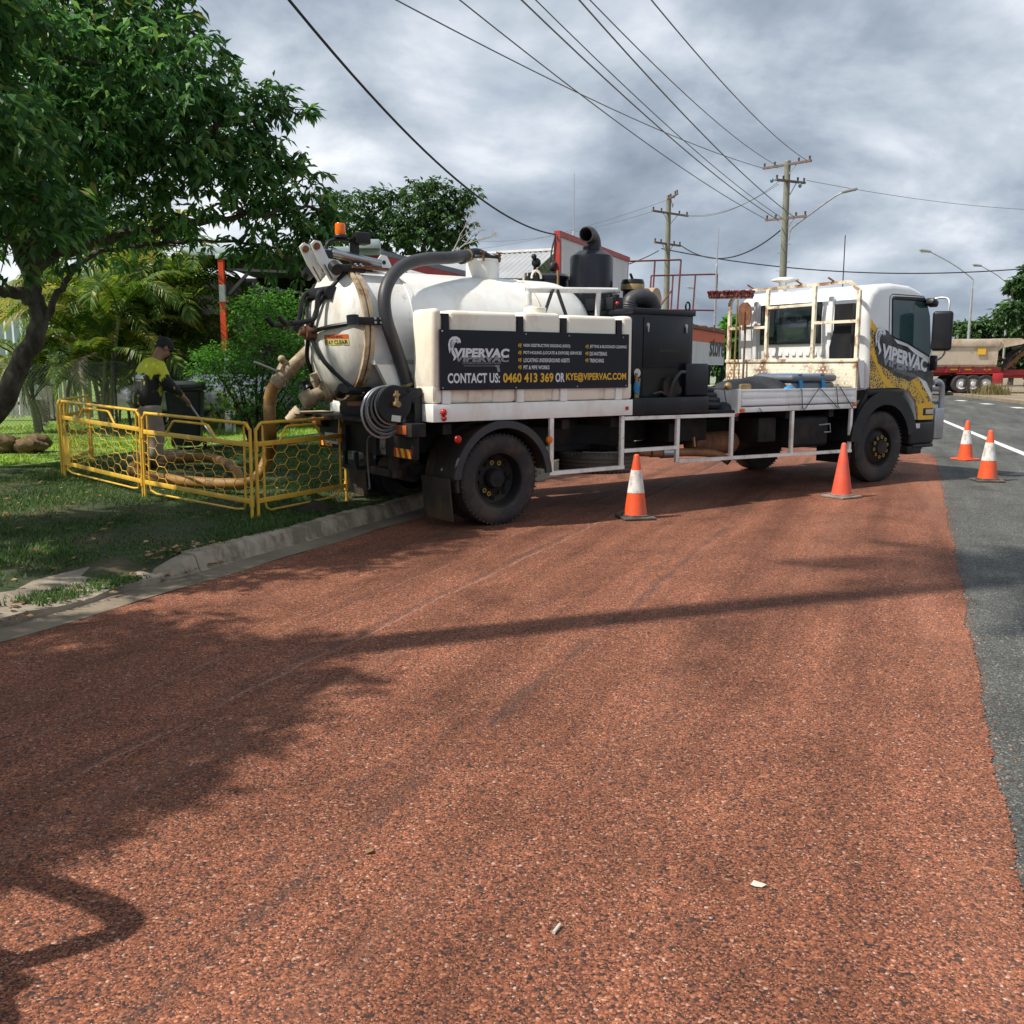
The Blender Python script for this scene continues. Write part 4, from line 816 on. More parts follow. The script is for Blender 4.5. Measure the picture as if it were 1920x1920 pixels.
part('box_sticker', MT['plate'], B().lathe([(0, .002), (.05, .002), (.05, 0)], (1.98, .097, 1.56), (0, -1, 0), 14), eb)
part('box_text', M('faint_print', (.004, .004, .006), .3), B().bx(2.30, 2.62, .0855, .087, 1.80, 1.83), eb, smooth=False)
part('rod_cloth', MT['bluestrap'], B().sphere((1.93, .05, 1.40), .045, (.9, .7, 1.6)).sphere((1.925, .045, 1.35), .03, (1, .7, 1.3)))
part('tool_bundle', MT['brass'], B().cyl((1.92, .05, 1.28), (1.935, .06, 1.56), .018, n=8).cyl((1.95, .05, 1.28), (1.97, .05, 1.5), .014, n=8))
part('pump_base', MT['black'], B().bx(1.84, 3.06, 0.0, 2.38, 1.085, 1.28, .01))
part('hydraulic_tank', MT['navy'], B().bx(2.70, 3.08, .03, 1.2, 1.285, 1.67, .025, 3))
part('tank_cap', MT['pvc'], B().cyl((2.76, .15, 1.67), (2.76, .15, 1.71), .035, n=12))
part('pump', MT['chassis'], B().cyl((2.45, .02, 1.40), (2.45, .3, 1.40), .13, n=20).bx(2.3, 2.6, .15, .4, 1.28, 1.5, .02).cyl((2.60, .05, 1.36), (2.60, .2, 1.36), .05, n=12))
part('pump_hose', MT['hose'], B().tube(smoothpath([(2.42, .03, 1.30), (2.45, -.01, 1.45), (2.55, -.01, 1.56), (2.66, .02, 1.57)]), .02, 8).tube(smoothpath([(2.2, .06, 1.32), (2.3, .03, 1.34), (2.4, .05, 1.29)]), .015, 8))
af = part('air_cleaner', MT['black'], B().lathe([(0, 2.36), (.11, 2.36), (.12, 2.5), (.12, 2.56), (.145, 2.57), (.145, 2.66), (.13, 2.70), (.05, 2.71), (0, 2.71)], (2.70, 1.0, 0), Z, 24))
part('cleaner_band', MT['brass'], B().lathe([(.146, 2.572), (.149, 2.575), (.149, 2.635), (.146, 2.64)], (2.70, 1.0, 0), Z, 24), af)
part('cleaner_wingnut', MT['black'], B().bar((2.70, 1.0, 2.70), (2.64, .98, 2.77), .03, .02, .005), af)
part('filter_drum', M('tan_metal', (.42, .28, .17), .55, var=.1), B().lathe([(0, 0), (.135, 0), (.14, .008), (.14, .2), (0, .2)], (2.98, .86, 2.47), (-.35, 1, 0), 26))
part('intake_hose', MT['hose'], ribbed(smoothpath([(2.46, .8, 2.30), (2.50, .8, 2.42), (2.62, .78, 2.47), (2.78, .78, 2.44), (2.86, .78, 2.32)], 6), .10, .006))
part('control_panel', MT['black'], B().bx(1.86, 2.02, .4, .9, 2.28, 2.42, .01).bx(1.88, 1.94, .38, .44, 2.27, 2.45))
part('panel_lamp', MT['redlens'], B().sphere((1.90, .37, 2.35), .022))
# ---- tray
part('tray_floor', MT['chassis'], B().bx(3.10, 5.98, .03, 2.37, 1.065, 1.10))
def dropside(y0, y1):
    o = part('dropside', MT['white'], B().bx(3.58, 5.96, y0, y1, 1.07, 1.345, .006))
    k = B(); yo = y0-.012 if y0 < 1 else y1
    for z0, z1 in ((1.16, 1.225), (1.245, 1.30)): k.bx(3.64, 5.90, yo, yo+.012, z0, z1, .005)
    k.bx(3.58, 5.96, yo-.002, yo+.012, 1.07, 1.135, .004).bx(3.58, 5.96, yo-.002, yo+.012, 1.325, 1.352, .004)
    part('side_rib', MT['white'], k, o)
    part('side_groove', MT['chassis'], B().bx(3.62, 5.93, yo+.0, yo+.013, 1.138, 1.148), o)
dropside(.012, .045); dropside(2.35, 2.385)
part('tray_end', MT['white'], B().bx(3.565, 3.60, .02, 2.38, 1.11, 1.34, .005).bx(3.56, 3.575, .0, .10, 1.07, 1.355).bx(3.55, 3.565, .02, 2.38, 1.07, 1.115))
part('tray_post', MT['cream'], B().bx(3.555, 3.61, -.012, .04, 1.065, 1.36, .005))
part('corner_lamp', MT['amber'], B().bx(3.59, 3.68, -.02, -.003, 1.078, 1.12, .005)); part('corner_lamp', MT['amber'], B().bx(5.86, 5.94, -.02, -.003, 1.10, 1.14, .005)); part('corner_lamp', MT['redlens'], B().bx(3.52, 3.57, -.02, 0, 1.03, 1.06, .004))
for x in (3.95, 4.78, 5.52): part('tie_hook', MT['galv'], B().tube([(x, -.015, 1.12), (x, -.035, 1.10), (x+.03, -.035, 1.08), (x-.04, -.03, 1.075)], .007, 5))
part('tie_cord', MT['wire'], B().tube([(4.77, -.03, 1.09), (4.76, -.016, 1.34), (4.74, .02, 1.36)], .006, 5).tube([(4.83, -.03, 1.09), (5.12, -.016, 1.36), (5.50, -.03, 1.09)], .006, 5).tube([(5.52, -.03, 1.09), (5.48, -.016, 1.36)], .006, 5).tube([(5.56, -.016, 1.36), (5.84, -.03, 1.07)], .006, 5).tube([(3.42, .1, 1.36), (3.36, .0, 1.2), (3.3, -.005, 1.07)], .006, 5))
# ---- under-run rails
P_ = MT['railwhite']
for x, z0, z1 in ((.69, .49, 1.09), (1.69, .50, 1.08), (2.56, .51, 1.05), (3.49, .50, 1.06), (4.63, .50, 1.065), (5.87, .47, 1.065)): part('rail_post', P_, B().bx(x-.025, x+.025, .0, .04, z0, z1, .004))
part('guard_rail', P_, B().bar((.66, .02, .50), (1.72, .02, .505), .05, .04)); part('guard_rail', P_, B().bar((1.715, .02, .69), (2.535, .02, .69), .05, .04))
part('guard_rail', P_, B().bar((2.585, .02, .525), (5.90, .02, .485), .05, .04)); part('guard_rail', P_, B().bar((1.715, .021, 1.055), (3.55, .021, 1.045), .05, .04))
# ---- under-tray gear
part('exhaust_pipe', MT['copperpipe'], B().tube(smoothpath([(2.45, .35, .60), (2.9, .33, .59), (3.3, .3, .57), (3.5, .22, .53), (3.56, .10, .46)]), .052, 14, caps=True).cyl((2.0, .6, .64), (2.5, .36, .6), .05, n=12))
part('exhaust_clamp', MT['steel'], B().cyl((2.62, .345, .595), (2.80, .335, .592), .066, n=16))
part('exhaust_mouth', MT['shadeblack'], B().cyl((3.555, .105, .462), (3.563, .092, .452), .045, n=12))
part('air_tank', MT['rust'], B().lathe([(0, 0), (.12, .02), (.15, .07), (.15, .75), (.12, .8), (0, .82)], (3.25, .5, .66), X, 22))
part('tool_locker', MT['chassis'], B().bx(2.75, 3.4, .35, .75, .72, 1.03, .01)); part('battery_box', MT['chassis'], B().bx(4.2, 4.55, .2, .7, .66, .98, .02)); part('fuel_tank', MT['chassis'], B().bx(4.75, 5.55, .12, .7, .56, .98, .06, 3))
part('step_loop', MT['galv'], B().tube([(5.25, .06, .86), (5.45, .04, .87), (5.47, .04, .76), (5.35, .05, .76)], .009, 6)); part('air_valve', MT['brass'], B().bar((3.02, .2, .78), (3.04, .2, .66), .025))
part('inner_panel', MT['chassis'], B().bx(.75, 2.5, .7, .74, .72, 1.03)); part('inner_panel', MT['chassis'], B().bx(3.5, 4.2, .72, .76, .6, 1.02))
part('front_mudflap', MT['chassis'], B().bx(5.93, 5.95, .05, .6, .3, .95)); part('front_mudflap', MT['chassis'], B().bx(5.93, 5.95, 1.8, 2.35, .3, .95))
part('low_guard', MT['chassis'], B().prism([(4.9, .42), (5.92, .50), (5.92, .30), (4.98, .30)], (0, 1.3, 0), X, Z, (0, .03, 0)))
# ---- headboard
RW = MT['rustwhite']
hbp = B(); yl = [.05, .78, 1.62, 2.36]
for y, z1 in ((.05, 2.66), (.78, 2.77), (1.62, 2.77), (2.36, 2.62)): part('headboard_post', RW, B().bx(5.945, 5.995, y-.025, y+.025, 1.10, z1, .004))
part('headboard_rail', RW, B().tube([(5.97, .05, 2.65), (5.97, .21, 2.785), (5.97, 2.22, 2.775), (5.97, 2.36, 2.62)], .03, 4))
part('headboard_rail', RW, B().bar((5.97, .075, 2.25), (5.97, .755, 2.25), .05, .04)); part('headboard_rail', RW, B().bar((5.97, .805, 2.51), (5.97, 1.595, 2.50), .05, .04)); part('headboard_rail', RW, B().bar((5.97, 1.645, 2.22), (5.97, 2.335, 2.22), .05, .04))
part('headboard_panel', RW, B().bx(5.95, 5.97, .03, 2.38, 1.36, 1.72, .002).bx(5.93, 5.985, .0, 2.4, 1.70, 1.745, .004))
pm_ = B()
for i in range(34):
    for j in range(6): pm_.box((5.9485, .10+i*.0667+(j % 2)*.033, 1.40+j*.052), (.003, .026, .02))
part('panel_perforation', MT['cream'], pm_, smooth=False)
for y in (.45, 1.0, 1.9): part('rack_hook', MT['rust'], B().bar((5.98, y, 2.79), (5.90, y+.07, 2.86), .028, .02))
# ---- cab
side_prof = [(6.19, 1.30), (6.17, 1.75), (6.13, 2.28), (6.15, 2.50), (6.22, 2.66), (6.38, 2.76), (6.75, 2.80), (7.15, 2.785), (7.42, 2.72), (7.60, 2.60), (7.70, 2.30), (7.82, 1.80), (7.87, 1.45), (7.88, 1.10), (7.87, .84), (7.44, .84), (7.36, 1.12), (7.20, 1.27), (6.95, 1.315), (6.5, 1.31)]
def offset_poly(P, d):
    out = []; k = len(P)
    for i in range(k):
        a, b_, c = Vector(P[i-1]), Vector(P[i]), Vector(P[(i+1) % k]); e1 = (b_-a).normalized(); e2 = (c-b_).normalized()
        n1 = Vector((-e1.y, e1.x)); n2 = Vector((-e2.y, e2.x)); n = (n1+n2)
        n = n/max(n.length**2/2, .35); out.append((b_.x-n.x*d, b_.y-n.y*d))
    return out
def cab_y(z): return .008+.016*(z-.84)     # walls lean in a little
b = B(); rows = []
for off, dy in ((.10, 0), (.045, .012), (.014, .045), (0, .11)):
    P = offset_poly(side_prof, off); rows.append([(x, dy, z) for x, z in P])
cols = [[b.bm.verts.new((x, cab_y(z)+dy, z)) for x, dy, z in r] for r in rows]+[[b.bm.verts.new((x, 2.4-cab_y(z)-dy, z)) for x, dy, z in r] for r in rows[::-1]]
k = len(side_prof)
for i in range(len(cols)-1):
    for j in range(k): b.bm.faces.new((cols[i][j], cols[i][(j+1) % k], cols[i+1][(j+1) % k], cols[i+1][j]))
b.bm.faces.new(cols[0][::-1]); b.bm.faces.new(cols[-1])
cab = part('cab', MT['cabwhite'], b, ang=50)
def cs(pts, off=.004, y=None): return [(x, cab_y(z)-off, z) for x, z in pts]
def cab_decal(name, pts, mat, off, parent=cab, thick=.003):
    b = B(); a = [b.bm.verts.new(p) for p in cs(pts, off)]; c = [b.bm.verts.new((p.co.x, p.co.y+thick, p.co.z)) for p in a]
    b.bm.faces.new(a); b.bm.faces.new(c[::-1])
    for i in range(len(a)): b.bm.faces.new((a[i], a[(i+1) % len(a)], c[(i+1) % len(a)], c[i]))
    return part(name, mat, b, parent, smooth=False)
win = [(6.71, 2.56), (7.46, 2.56), (7.55, 2.50), (7.62, 2.36), (7.69, 1.86), (7.66, 1.80), (7.10, 1.985), (6.80, 2.045), (6.74, 2.07)]
cab_decal('window_frame', offset_poly(win, -.022), MT['black'], .004)
cab_decal('side_window', win, M('side_glass', (.03, .07, .07), .05, var=.2, vs=1.5, spec=.7), .009)
for p in ([(6.64, 2.60), (6.66, 2.05), (6.67, 1.34)], [(6.64, 2.60), (6.70, 2.64), (7.45, 2.64), (7.58, 2.56)]):
    part('door_seam', MT['chassis'], B().tube(cs(p, .001), .006, 5), cab)
part('rain_guard', MT['black'], B().prism([(6.70, 2.585), (7.45, 2.585), (7.56, 2.52), (7.44, 2.62), (6.72, 2.61)], (0, cab_y(2.58)-.03, 0), X, Z, (0, .025, 0)), cab)
cab_decal('livery_print', [(6.22, 2.28), (6.42, 2.13), (6.70, 2.0), (7.50, 1.42), (7.78, 1.15), (7.80, .87), (7.46, .87), (7.38, 1.13), (7.2, 1.29), (6.95, 1.335), (6.26, 1.335)], MT['scales'], .0035)
cab_decal('livery_flash', [(6.24, 1.82), (6.52, 1.46), (6.66, 1.34), (6.84, 1.34), (6.55, 1.54), (6.28, 1.90)], MT['print_yellow'], .007)
cab_decal('livery_flash', [(7.16, 1.50), (7.55, 1.20), (7.76, .95), (7.77, 1.05), (7.42, 1.42)], MT['print_yellow'], .007)
cab_decal('livery_flash', [(6.22, 2.29), (6.42, 2.10), (6.36, 2.08), (6.22, 2.17)], MT['print_yellow'], .007)
cab_decal('livery_splash', [(6.34, 2.13), (6.45, 2.17), (6.62, 2.13), (6.86, 1.96), (7.1, 1.92), (7.3, 1.82), (7.66, 1.70), (7.80, 1.52), (7.79, 1.25), (7.64, 1.42), (7.4, 1.50), (7.2, 1.42), (7.05, 1.47), (6.85, 1.50), (6.7, 1.58), (6.42, 1.68), (6.36, 1.85)], M('splash_grey', (.026, .026, .028), .35, var=.8, vs=7, dirt=(.12, .12, .125), damt=.35, ds=7), .009)
def cabtxt(x0, z0, x1, z1, h):
    return lambda u, v: Vector((x0+(x1-x0)*u, cab_y(1.8)-.014, z0+(z1-z0)*u+h*(v-.5)))
lettering('viper', None, None, None, 0, 0, MT['print_grey'], cab, f=lambda u, v: Vector((6.52+1.1*u, cab_y(1.8)-.0125, 1.74-.20*u+.15*(v-.5))))
lettering('viper', None, None, None, 0, 0, MT['print_white'], cab, f=cabtxt(6.50, 1.86, 7.63, 1.65, .20))
lettering('hydro', None, None, None, 0, 0, MT['print_grey'], cab, f=cabtxt(6.80, 1.60, 7.35, 1.49, .055))
so = Vector((6.33, cab_y(1.8)-.013, 1.87)); snake_logo(so, Vector((1, 0, -.05)), Z, cab, .235, (MT['print_white'], MT['print_grey']))
cab_decal('yellow_corner', [(7.43, 1.10), (7.85, 1.10), (7.85, .86), (7.47, .86)], MT['print_yellow'], .006)
part('indicator_lamp', MT['black'], B().bx(7.58, 7.84, .0, .02, .92, 1.03, .01), cab); part('indicator_lens', M('clear_lens', (.6, .5, .42), .15), B().bx(7.64, 7.83, -.008, .004, .94, 1.01, .01), cab)
part('windscreen', MT['glass'], B().prism([(.12, 0), (2.28, 0), (2.22, 1), (.18, 1)], (7.842, 0, 1.84), Y, Vector((-.225, 0, .72)), Vector((.012, 0, .004))), cab)
part('grille', MT['black'], B().bx(7.875, 7.895, .35, 2.05, 1.12, 1.5, .02), cab)
for y in (.12, 1.92): part('headlamp', MT['lampglass'], B().bx(7.86, 7.90, y, y+.36, .92, 1.08, .03), cab)
# cab rear wall
part('rear_window', MT['glass'], B().bx(6.115, 6.135, .80, 1.86, 1.99, 2.53, .03, 3), cab)
part('rear_window_seal', MT['black'], B().bx(6.122, 6.142, .775, 1.885, 1.965, 2.555, .03, 3), cab)
lv = B()
for i in range(9): lv.box((6.165, .76+i*.125, 1.84), (.03, .07, .10), Euler((0, R(8), 0)), .02)
part('wall_louvre', MT['cabwhite'], lv, cab)
wr = B()
for y in (.62, 1.98): wr.bx(6.11, 6.17, y-.04, y+.04, 1.5, 2.62, .02)
part('wall_rib', MT['cabwhite'], wr, cab)
part('air_snorkel', MT['black'], B().prism([(.20, 2.50), (.50, 2.50), (.50, 2.15), (.56, 1.90), (.55, 1.70), (.22, 1.70)], (6.05, 0, 0), Y, Z, (.10, 0, 0)), cab)
part('rear_side_panel', MT['cabwhite'], B().prism([(6.02, 1.72), (6.17, 1.72), (6.19, 1.34), (6.12, 1.34)], (0, .06, 0), X, Z, (0, .04, 0)), cab)
part('roof_antenna', MT['black'], B().cyl((7.45, .5, 2.72), (7.45, .5, 2.79), .025, n=8), cab)
part('roof_sensor', MT['pvc'], B().bx(6.62, 6.70, 1.3, 1.38, 2.78, 2.80), cab)
# wheel arch, bumper, bull bar, mirror
part('arch_flare', MT['black'], arc(6.62, .505, .60, .80, -.03, .5, R(14), R(172), 22))
part('arch_panel', MT['black'], B().bx(6.19, 7.06, -.012, .4, 1.235, 1.32, .02).prism([(5.97, 1.0), (6.2, 1.32), (6.2, .9), (6.0, .55), (5.95, .55)], (0, -.0, 0), X, Z, (0, .5, 0)))
part('bumper', MT['black'], B().bx(7.28, 7.90, .0, 2.4, .50, .83, .03, 3).bx(7.4, 7.8, .1, 2.3, .40, .52, .03).bx(7.36, 7.88, -.01, .5, .45, .50, .01))
part('bumper_plate', MT['plate'], B().bx(7.30, 7.50, -.012, .0, .74, .81))
part('cab_step', MT['chassis'], B().bx(7.24, 7.6, .0, .3, .36, .48, .02))
bbp = part('bull_bar', MT['steel'], B().tube(smoothpath([(7.86, .05, 1.40), (7.98, .05, 1.42), (8.09, .05, 1.37), (8.12, .05, 1.24), (8.12, .05, 1.02)], 5), .042, 14).tube(smoothpath([(7.86, 2.35, 1.40), (7.98, 2.35, 1.42), (8.09, 2.35, 1.37), (8.12, 2.35, 1.24), (8.12, 2.35, 1.02)], 5), .042, 14).cyl((8.09, .05, 1.3), (8.09, 2.35, 1.3), .038, n=12).cyl((8.12, .1, 1.1), (8.12, 2.3, 1.1), .03, n=12))
part('bull_bar_plate', MT['steel'], B().bx(7.92, 8.16, .0, 2.4, .55, 1.03, .03, 3), bbp)
part('mirror_arm', MT['galv'], B().tube(smoothpath([(7.60, .06, 2.58), (7.66, -.1, 2.62), (7.66, -.22, 2.60), (7.64, -.26, 2.52), (7.62, -.26, 2.40)], 5), .016, 8).tube(smoothpath([(7.72, .04, 1.72), (7.72, -.1, 1.74), (7.66, -.22, 1.82), (7.64, -.24, 1.9)], 5), .014, 8))
mr = part('side_mirror', MT['black'], B().box((7.50, -.26, 2.14), (.11, .27, .56), Euler((0, 0, R(28))), .045, 4)); part('mirror_bracket', MT['black'], B().box((7.54, -.05, 2.55), (.16, .14, .1), Euler((0, R(20), 0)), .03).bx(7.70, 7.78, -.06, .04, 1.58, 1.80, .02), mr)
part('side_mirror', MT['black'], B().box((7.50, 2.66, 2.14), (.11, .27, .56), Euler((0, 0, R(-28))), .045, 4))
part('mirror_arm', MT['galv'], B().tube(smoothpath([(7.60, 2.34, 2.58), (7.66, 2.5, 2.62), (7.66, 2.62, 2.60), (7.64, 2.66, 2.52), (7.62, 2.66, 2.40)], 5), .016, 8))
an = part('whip_antenna', MT['wire'], B().cyl((8.12, 1.9, 1.9), (8.12, 1.9, 3.75), .012, .008, 6)); part('antenna_base', MT['pvc'], B().cyl((8.12, 1.9, 1.3), (8.12, 1.9, 2.5), .017, n=8).cyl((8.12, 1.9, 2.2), (8.12, 1.9, 2.9), .015, n=8), an)
# vertical exhaust stack at the far side of the cab
part('mushroom_vent', MT['cream'], B().cyl((7.28, 2.46, 1.6), (7.30, 2.46, 3.02), .055, n=12).lathe([(0, .06), (.12, .05), (.22, .02), (.22, 0), (.05, -.04)], (7.36, 2.46, 3.03), Z, 16))
# ---- loads on the truck are things of their own
def TW(p): return TRK.matrix_basis @ Vector(p)
def loose(name, loc, label, cat, rz=R(35)):
    e = empty(name, TRK.location+Matrix.Rotation(R(35), 4, 'Z') @ Vector(loc), rz); return tag(e, label, cat)
e = loose('hard_case', (5.35, .55, 1.10), 'grey hard case with blue straps on the truck tray', 'case')
B().bx(-.5, .42, -.33, .33, 0, .33, .05, 3).build('case_body', MT['toolbox'], e); B().bx(-.52, .44, -.35, .35, .335, .43, .045, 3).build('case_lid', MT['toolbox'], e)
for x in (-.35, .12): B().bx(x-.03, x+.03, -.365, -.335, .05, .36).bx(x-.03, x+.03, -.36, .36, .43, .44).build('strap', MT['bluestrap'], e)
B().box((.40, -.37, .22), (.06, .012, .16), Euler((0, R(12), 0))).build('tag', MT['paper'], e)
e = loose('rolled_tarp', (4.35, .5, 1.10), 'crumpled black tarpaulin piled on the truck tray', 'tarpaulin')
def lump(sx, sy, sz, seed, n=26, rough=.25):
    r = random.Random(seed); ph = [(r.uniform(2, 7), r.uniform(2, 7), r.uniform(0, 6.28), r.uniform(.3, 1)) for _ in range(7)]
    b = B(); g_ = []
    for i in range(n+1):
        row = []
        for j in range(n+1):
            u = -1+2*i/n; v = -1+2*j/n; e_ = max(0, 1-u*u)**.5*max(0, 1-v*v)**.5
            k = sum(a*math.sin(fx*u+fy*v+p) for fx, fy, p, a in ph)/3
            row.append(b.bm.verts.new((u*sx, v*sy, sz*e_*(1+rough*k))))
        g_.append(row)
    for i in range(n):
        for j in range(n): b.bm.faces.new((g_[i][j], g_[i+1][j], g_[i+1][j+1], g_[i][j+1]))
    return b
lump(.85, .42, .36, 5).build('cloth', MT['tarp'], e, flip=False)
B().box((-.55, -.40, .27), (.2, .05, .1), None, .03).sphere((-.75, -.30, .29), .05).build('rope_bundle', MT['brass'], e)
B().sphere((.28, -.42, .24), .09, (1.2, .6, .5)).build('blue_rag', MT['bluestrap'], e)
e = loose('hose_coil', (3.75, .6, 1.10), 'flat black hose coil at the rear of the truck tray', 'hose')
for k in range(4): B().tube([(.0+(.42-.05*k)*math.cos(a), (.36-.05*k)*math.sin(a), .05+.06*k) for a in np.linspace(0, 6.28, 30)[:-1]], .045, 8, closed=True).build('hose_turn', MT['hose'], e)
e = loose('broom', (5.86, 2.15, 1.10), 'wide broom with worn red bristles standing head-up at the headboard', 'broom')
B().cyl((0, 0, 0), (.02, -.02, 1.55), .014, n=8).build('handle', MT['brass'], e)
bm_ = B().box((.02, .13, 1.585), (.05, .86, .03), Euler((R(3), 0, 0)))
bm_.build('head', MT['armwood'], e); hr = random.Random(9); bb = B()
for i in range(260): 
    yy = -.3+hr.uniform(0, .86); bb.bar((hr.uniform(-.02, .06), yy, 1.595+yy*.05), (hr.uniform(-.05, .09), yy+hr.uniform(-.02, .02), 1.67+yy*.05+hr.uniform(0, .02)), .022, .022)
bb.build('bristles', MT['rail_red'], e)
e = loose('shovel', (5.88, 1.98, 1.10), 'rusty long-handled shovel standing blade-up at the headboard', 'shovel')
B().cyl((0, 0, 0), (.02, 0, 1.22), .017, n=8).build('handle', MT['armwood'], e)
B().prism([(-.10, 1.16), (.10, 1.16), (.125, 1.30), (.115, 1.44), (.05, 1.50), (-.05, 1.50), (-.115, 1.44), (-.125, 1.30)], (-.01, 0, 0), Y, Z, (.012, 0, 0)).bx(-.03, .0, -.02, .02, 1.08, 1.36).build('blade', MT['rust'], e)
# ================================================================ THINGS ON THE ROAD AND VERGE
def cone(loc, h, label, striped, rz, mat, base, tall=.5):
    e = tag(empty('traffic_cone', loc, rz), label, 'traffic cone', 'traffic cones round the truck')
    s = h/.7
    B().box((0, 0, .016), (.36*s, .36*s, .03), None, .012).lathe([(.15*s, .03), (.15*s, .045), (.135*s, .05)], n=32).build('base', base, e)
    def cr(z): return (.128-(.128-.028)*(z-.045)/(.7-.045))*s
    zs = [.045, .05, .25, .45, .64, .685, .7]
    B().lathe([(cr(.045), .045*s), (cr(.25), .25*s), (cr(.45), .45*s), (cr(.68), .68*s), (cr(.695)-.004, .695*s), (cr(.7)-.012, .7*s), (.001, .7*s)], n=32).build('body', mat, e)
    if striped: B().lathe([(cr(.285)+.0, .285*s), (cr(.285)+.003, .285*s), (cr(.53)+.003, .53*s), (cr(.53), .53*s)], n=32).build('white_band', MT['conewhite'], e)
cone((1.342, 10.17, .004), .70, 'orange cone with white band beside the spare wheel of the truck', True, R(12), MT['cone'], MT['conebase'])
cone((4.16, 11.85, .004), .69, 'plain faded orange cone without band beside the front wheel', False, R(30), MT['coneflat'], MT['conebase2'])
cone((8.08, 16.83, .0), .70, 'smaller-looking banded cone on asphalt ahead of the truck by the white line', True, R(20), MT['cone'], MT['cone'])
cone((6.88, 13.62, .0), .74, 'banded orange cone on the asphalt, farthest right of the cones', True, R(-8), MT['cone'], MT['conebase'])
# ---- barrier panels
def hexmesh(w, z0, z1, a=.118, fz=.62):
    # honeycomb of welded wire, clipped to the panel
    b = B(); dx = 3*a; dz = a*math.sqrt(3)*fz; segs = set()
    nx = int(w/dx)+2; nz = int((z1-z0)/dz)+2
    for i in range(-1, nx*2):
        for j in range(-1, nz+1):
            cx = i*dx/2; cz = z0+j*dz+(dz/2 if i % 2 else 0)
            c = [(cx+a*math.cos(k*math.pi/3), cz+a*fz*math.sin(k*math.pi/3)) for k in range(6)]
            for k in range(3):
                p, q = c[k], c[k+1]; segs.add((round(p[0], 4), round(p[1], 4), round(q[0], 4), round(q[1], 4)))
    for x0, y0, x1, y1 in segs:
        def clip(x0, y0, x1, y1):
            t0, t1 = 0, 1; dx_, dy_ = x1-x0, y1-y0
            for p, q in ((-dx_, x0-.02), (dx_, w-.02-x0), (-dy_, y0-z0), (dy_, z1-y0)):
                if abs(p) < 1e-9:
                    if q < 0: return None
                else:
                    r = q/p
                    if p < 0: t0 = max(t0, r)
                    else: t1 = min(t1, r)
            return (t0, t1) if t1-t0 > .02 else None
        t = clip(x0, y0, x1, y1)
        if t: b.tube([(x0+(x1-x0)*t[0], 0, y0+(y1-y0)*t[0]), (x0+(x1-x0)*t[1], 0, y0+(y1-y0)*t[1])], .0038, 5, caps=False)
    return b
def barrier(p0, p1, z0, h, label, tie=False):
    p0 = Vector((*p0, z0[0])); p1 = Vector((*p1, z0[1])); d = p1-p0; w = Vector((d.x, d.y, 0)).length
    e = tag(empty('barrier_panel', p0, math.atan2(d.y, d.x)), label, 'safety barrier', 'yellow mesh barrier panels round the dig')
    e.rotation_euler = Euler((0, -math.atan2(d.z, w), math.atan2(d.y, d.x)))
    Yb = MT['barrier']
    B().tube(smoothpath([(.0, 0, -.02), (.0, 0, h-.14), (.02, 0, h-.05), (.08, 0, h), (.2, 0, h+.005), (w-.2, 0, h+.005), (w-.08, 0, h), (w-.02, 0, h-.05), (w, 0, h-.14), (w, 0, -.02)], 4), .016, 8).build('outer_frame', Yb, e)
    B().tube([(.24*w, 0, h-.19), (.31*w, 0, h-.055), (.33*w, 0, h-.045), (.62*w, 0, h-.045), (.64*w, 0, h-.055), (.71*w, 0, h-.19)], .013, 8).build('handle_loop', Yb, e)
    for z in (h-.20, .17): B().bx(.01, w-.01, -.008, .008, z-.024, z+.024, .003).build('cross_bar', Yb, e)
    for x in (.10, w-.10): B().cyl((x, 0, .16), (x, 0, h-.02), .011, n=8).build('upright', Yb, e)
    B().tube([(.10, 0, .17), (.12, .0, .09), (.2, .02, .055), (w-.3, .03, .06), (w-.15, .02, .08), (w-.10, 0, .16)], .011, 8).build('foot_rail', Yb, e)
    hexmesh(w, .18, h-.21).build('wire_mesh', Yb, e)
    B().cyl((0, 0, h-.27), (0, 0, h-.17), .024, n=10).cyl((w, 0, .12), (w, 0, .22), .024, n=10).build('hinge_sleeve', Yb, e)
    return e
bp = [(-6.02, 13.55), (-5.72, 12.05), (-4.08, 10.45), (-2.56, 9.22), (-1.86, 10.55)]
def vz(p): return verge_z(LD.x*p[0]+LD.y*p[1])
barrier(bp[2], bp[3], (vz(bp[2]), vz(bp[3])), .93, 'yellow mesh barrier panel in front, between the two folded corners')
barrier((bp[3][0]+.05, bp[3][1]+.05), bp[4], (vz(bp[3]), vz(bp[4])), .93, 'yellow mesh barrier panel nearest the truck and kerb')
p3_ = barrier(bp[1], (bp[2][0]-.04, bp[2][1]+.04), (vz(bp[1]), vz(bp[2])), .95, 'yellow mesh barrier panel at the left, with a square plate on it')
B().bx(.03, .22, -.012, -.006, .18, .52).build('name_plate', MT['barrier'], p3_)
barrier((bp[1][0]-.06, bp[1][1]+.06), bp[0], (vz(bp[1]), vz(bp[0])), .95, 'yellow mesh barrier panel folded back on the far left')
# spoil around the small hole
def ground_lump(name, x, y, sx, sy, sz, seed, mat, label, cat, rough=.4):
    e = lump(sx, sy, sz, seed, 22, rough).build(name, mat, None, flip=False); e.location = (x, y, vz((x, y))-.01); return tag(e, label, cat)
ground_lump('spoil_heap', -2.2, 9.95, .32, .22, .07, 3, M('dark_soil', (.03, .024, .018), .95, var=.4, vs=12, bump=.6, bs=40), 'low patch of dark dug soil under the barrier near the kerb', 'soil')
ground_lump('spoil_heap', -5.3, 14.5, .7, .4, .1, 7, M('brown_soil', (.06, .042, .028), .95, var=.4, vs=9, bump=.6, bs=30), 'low heap of brown soil behind the barriers at the worker', 'soil')
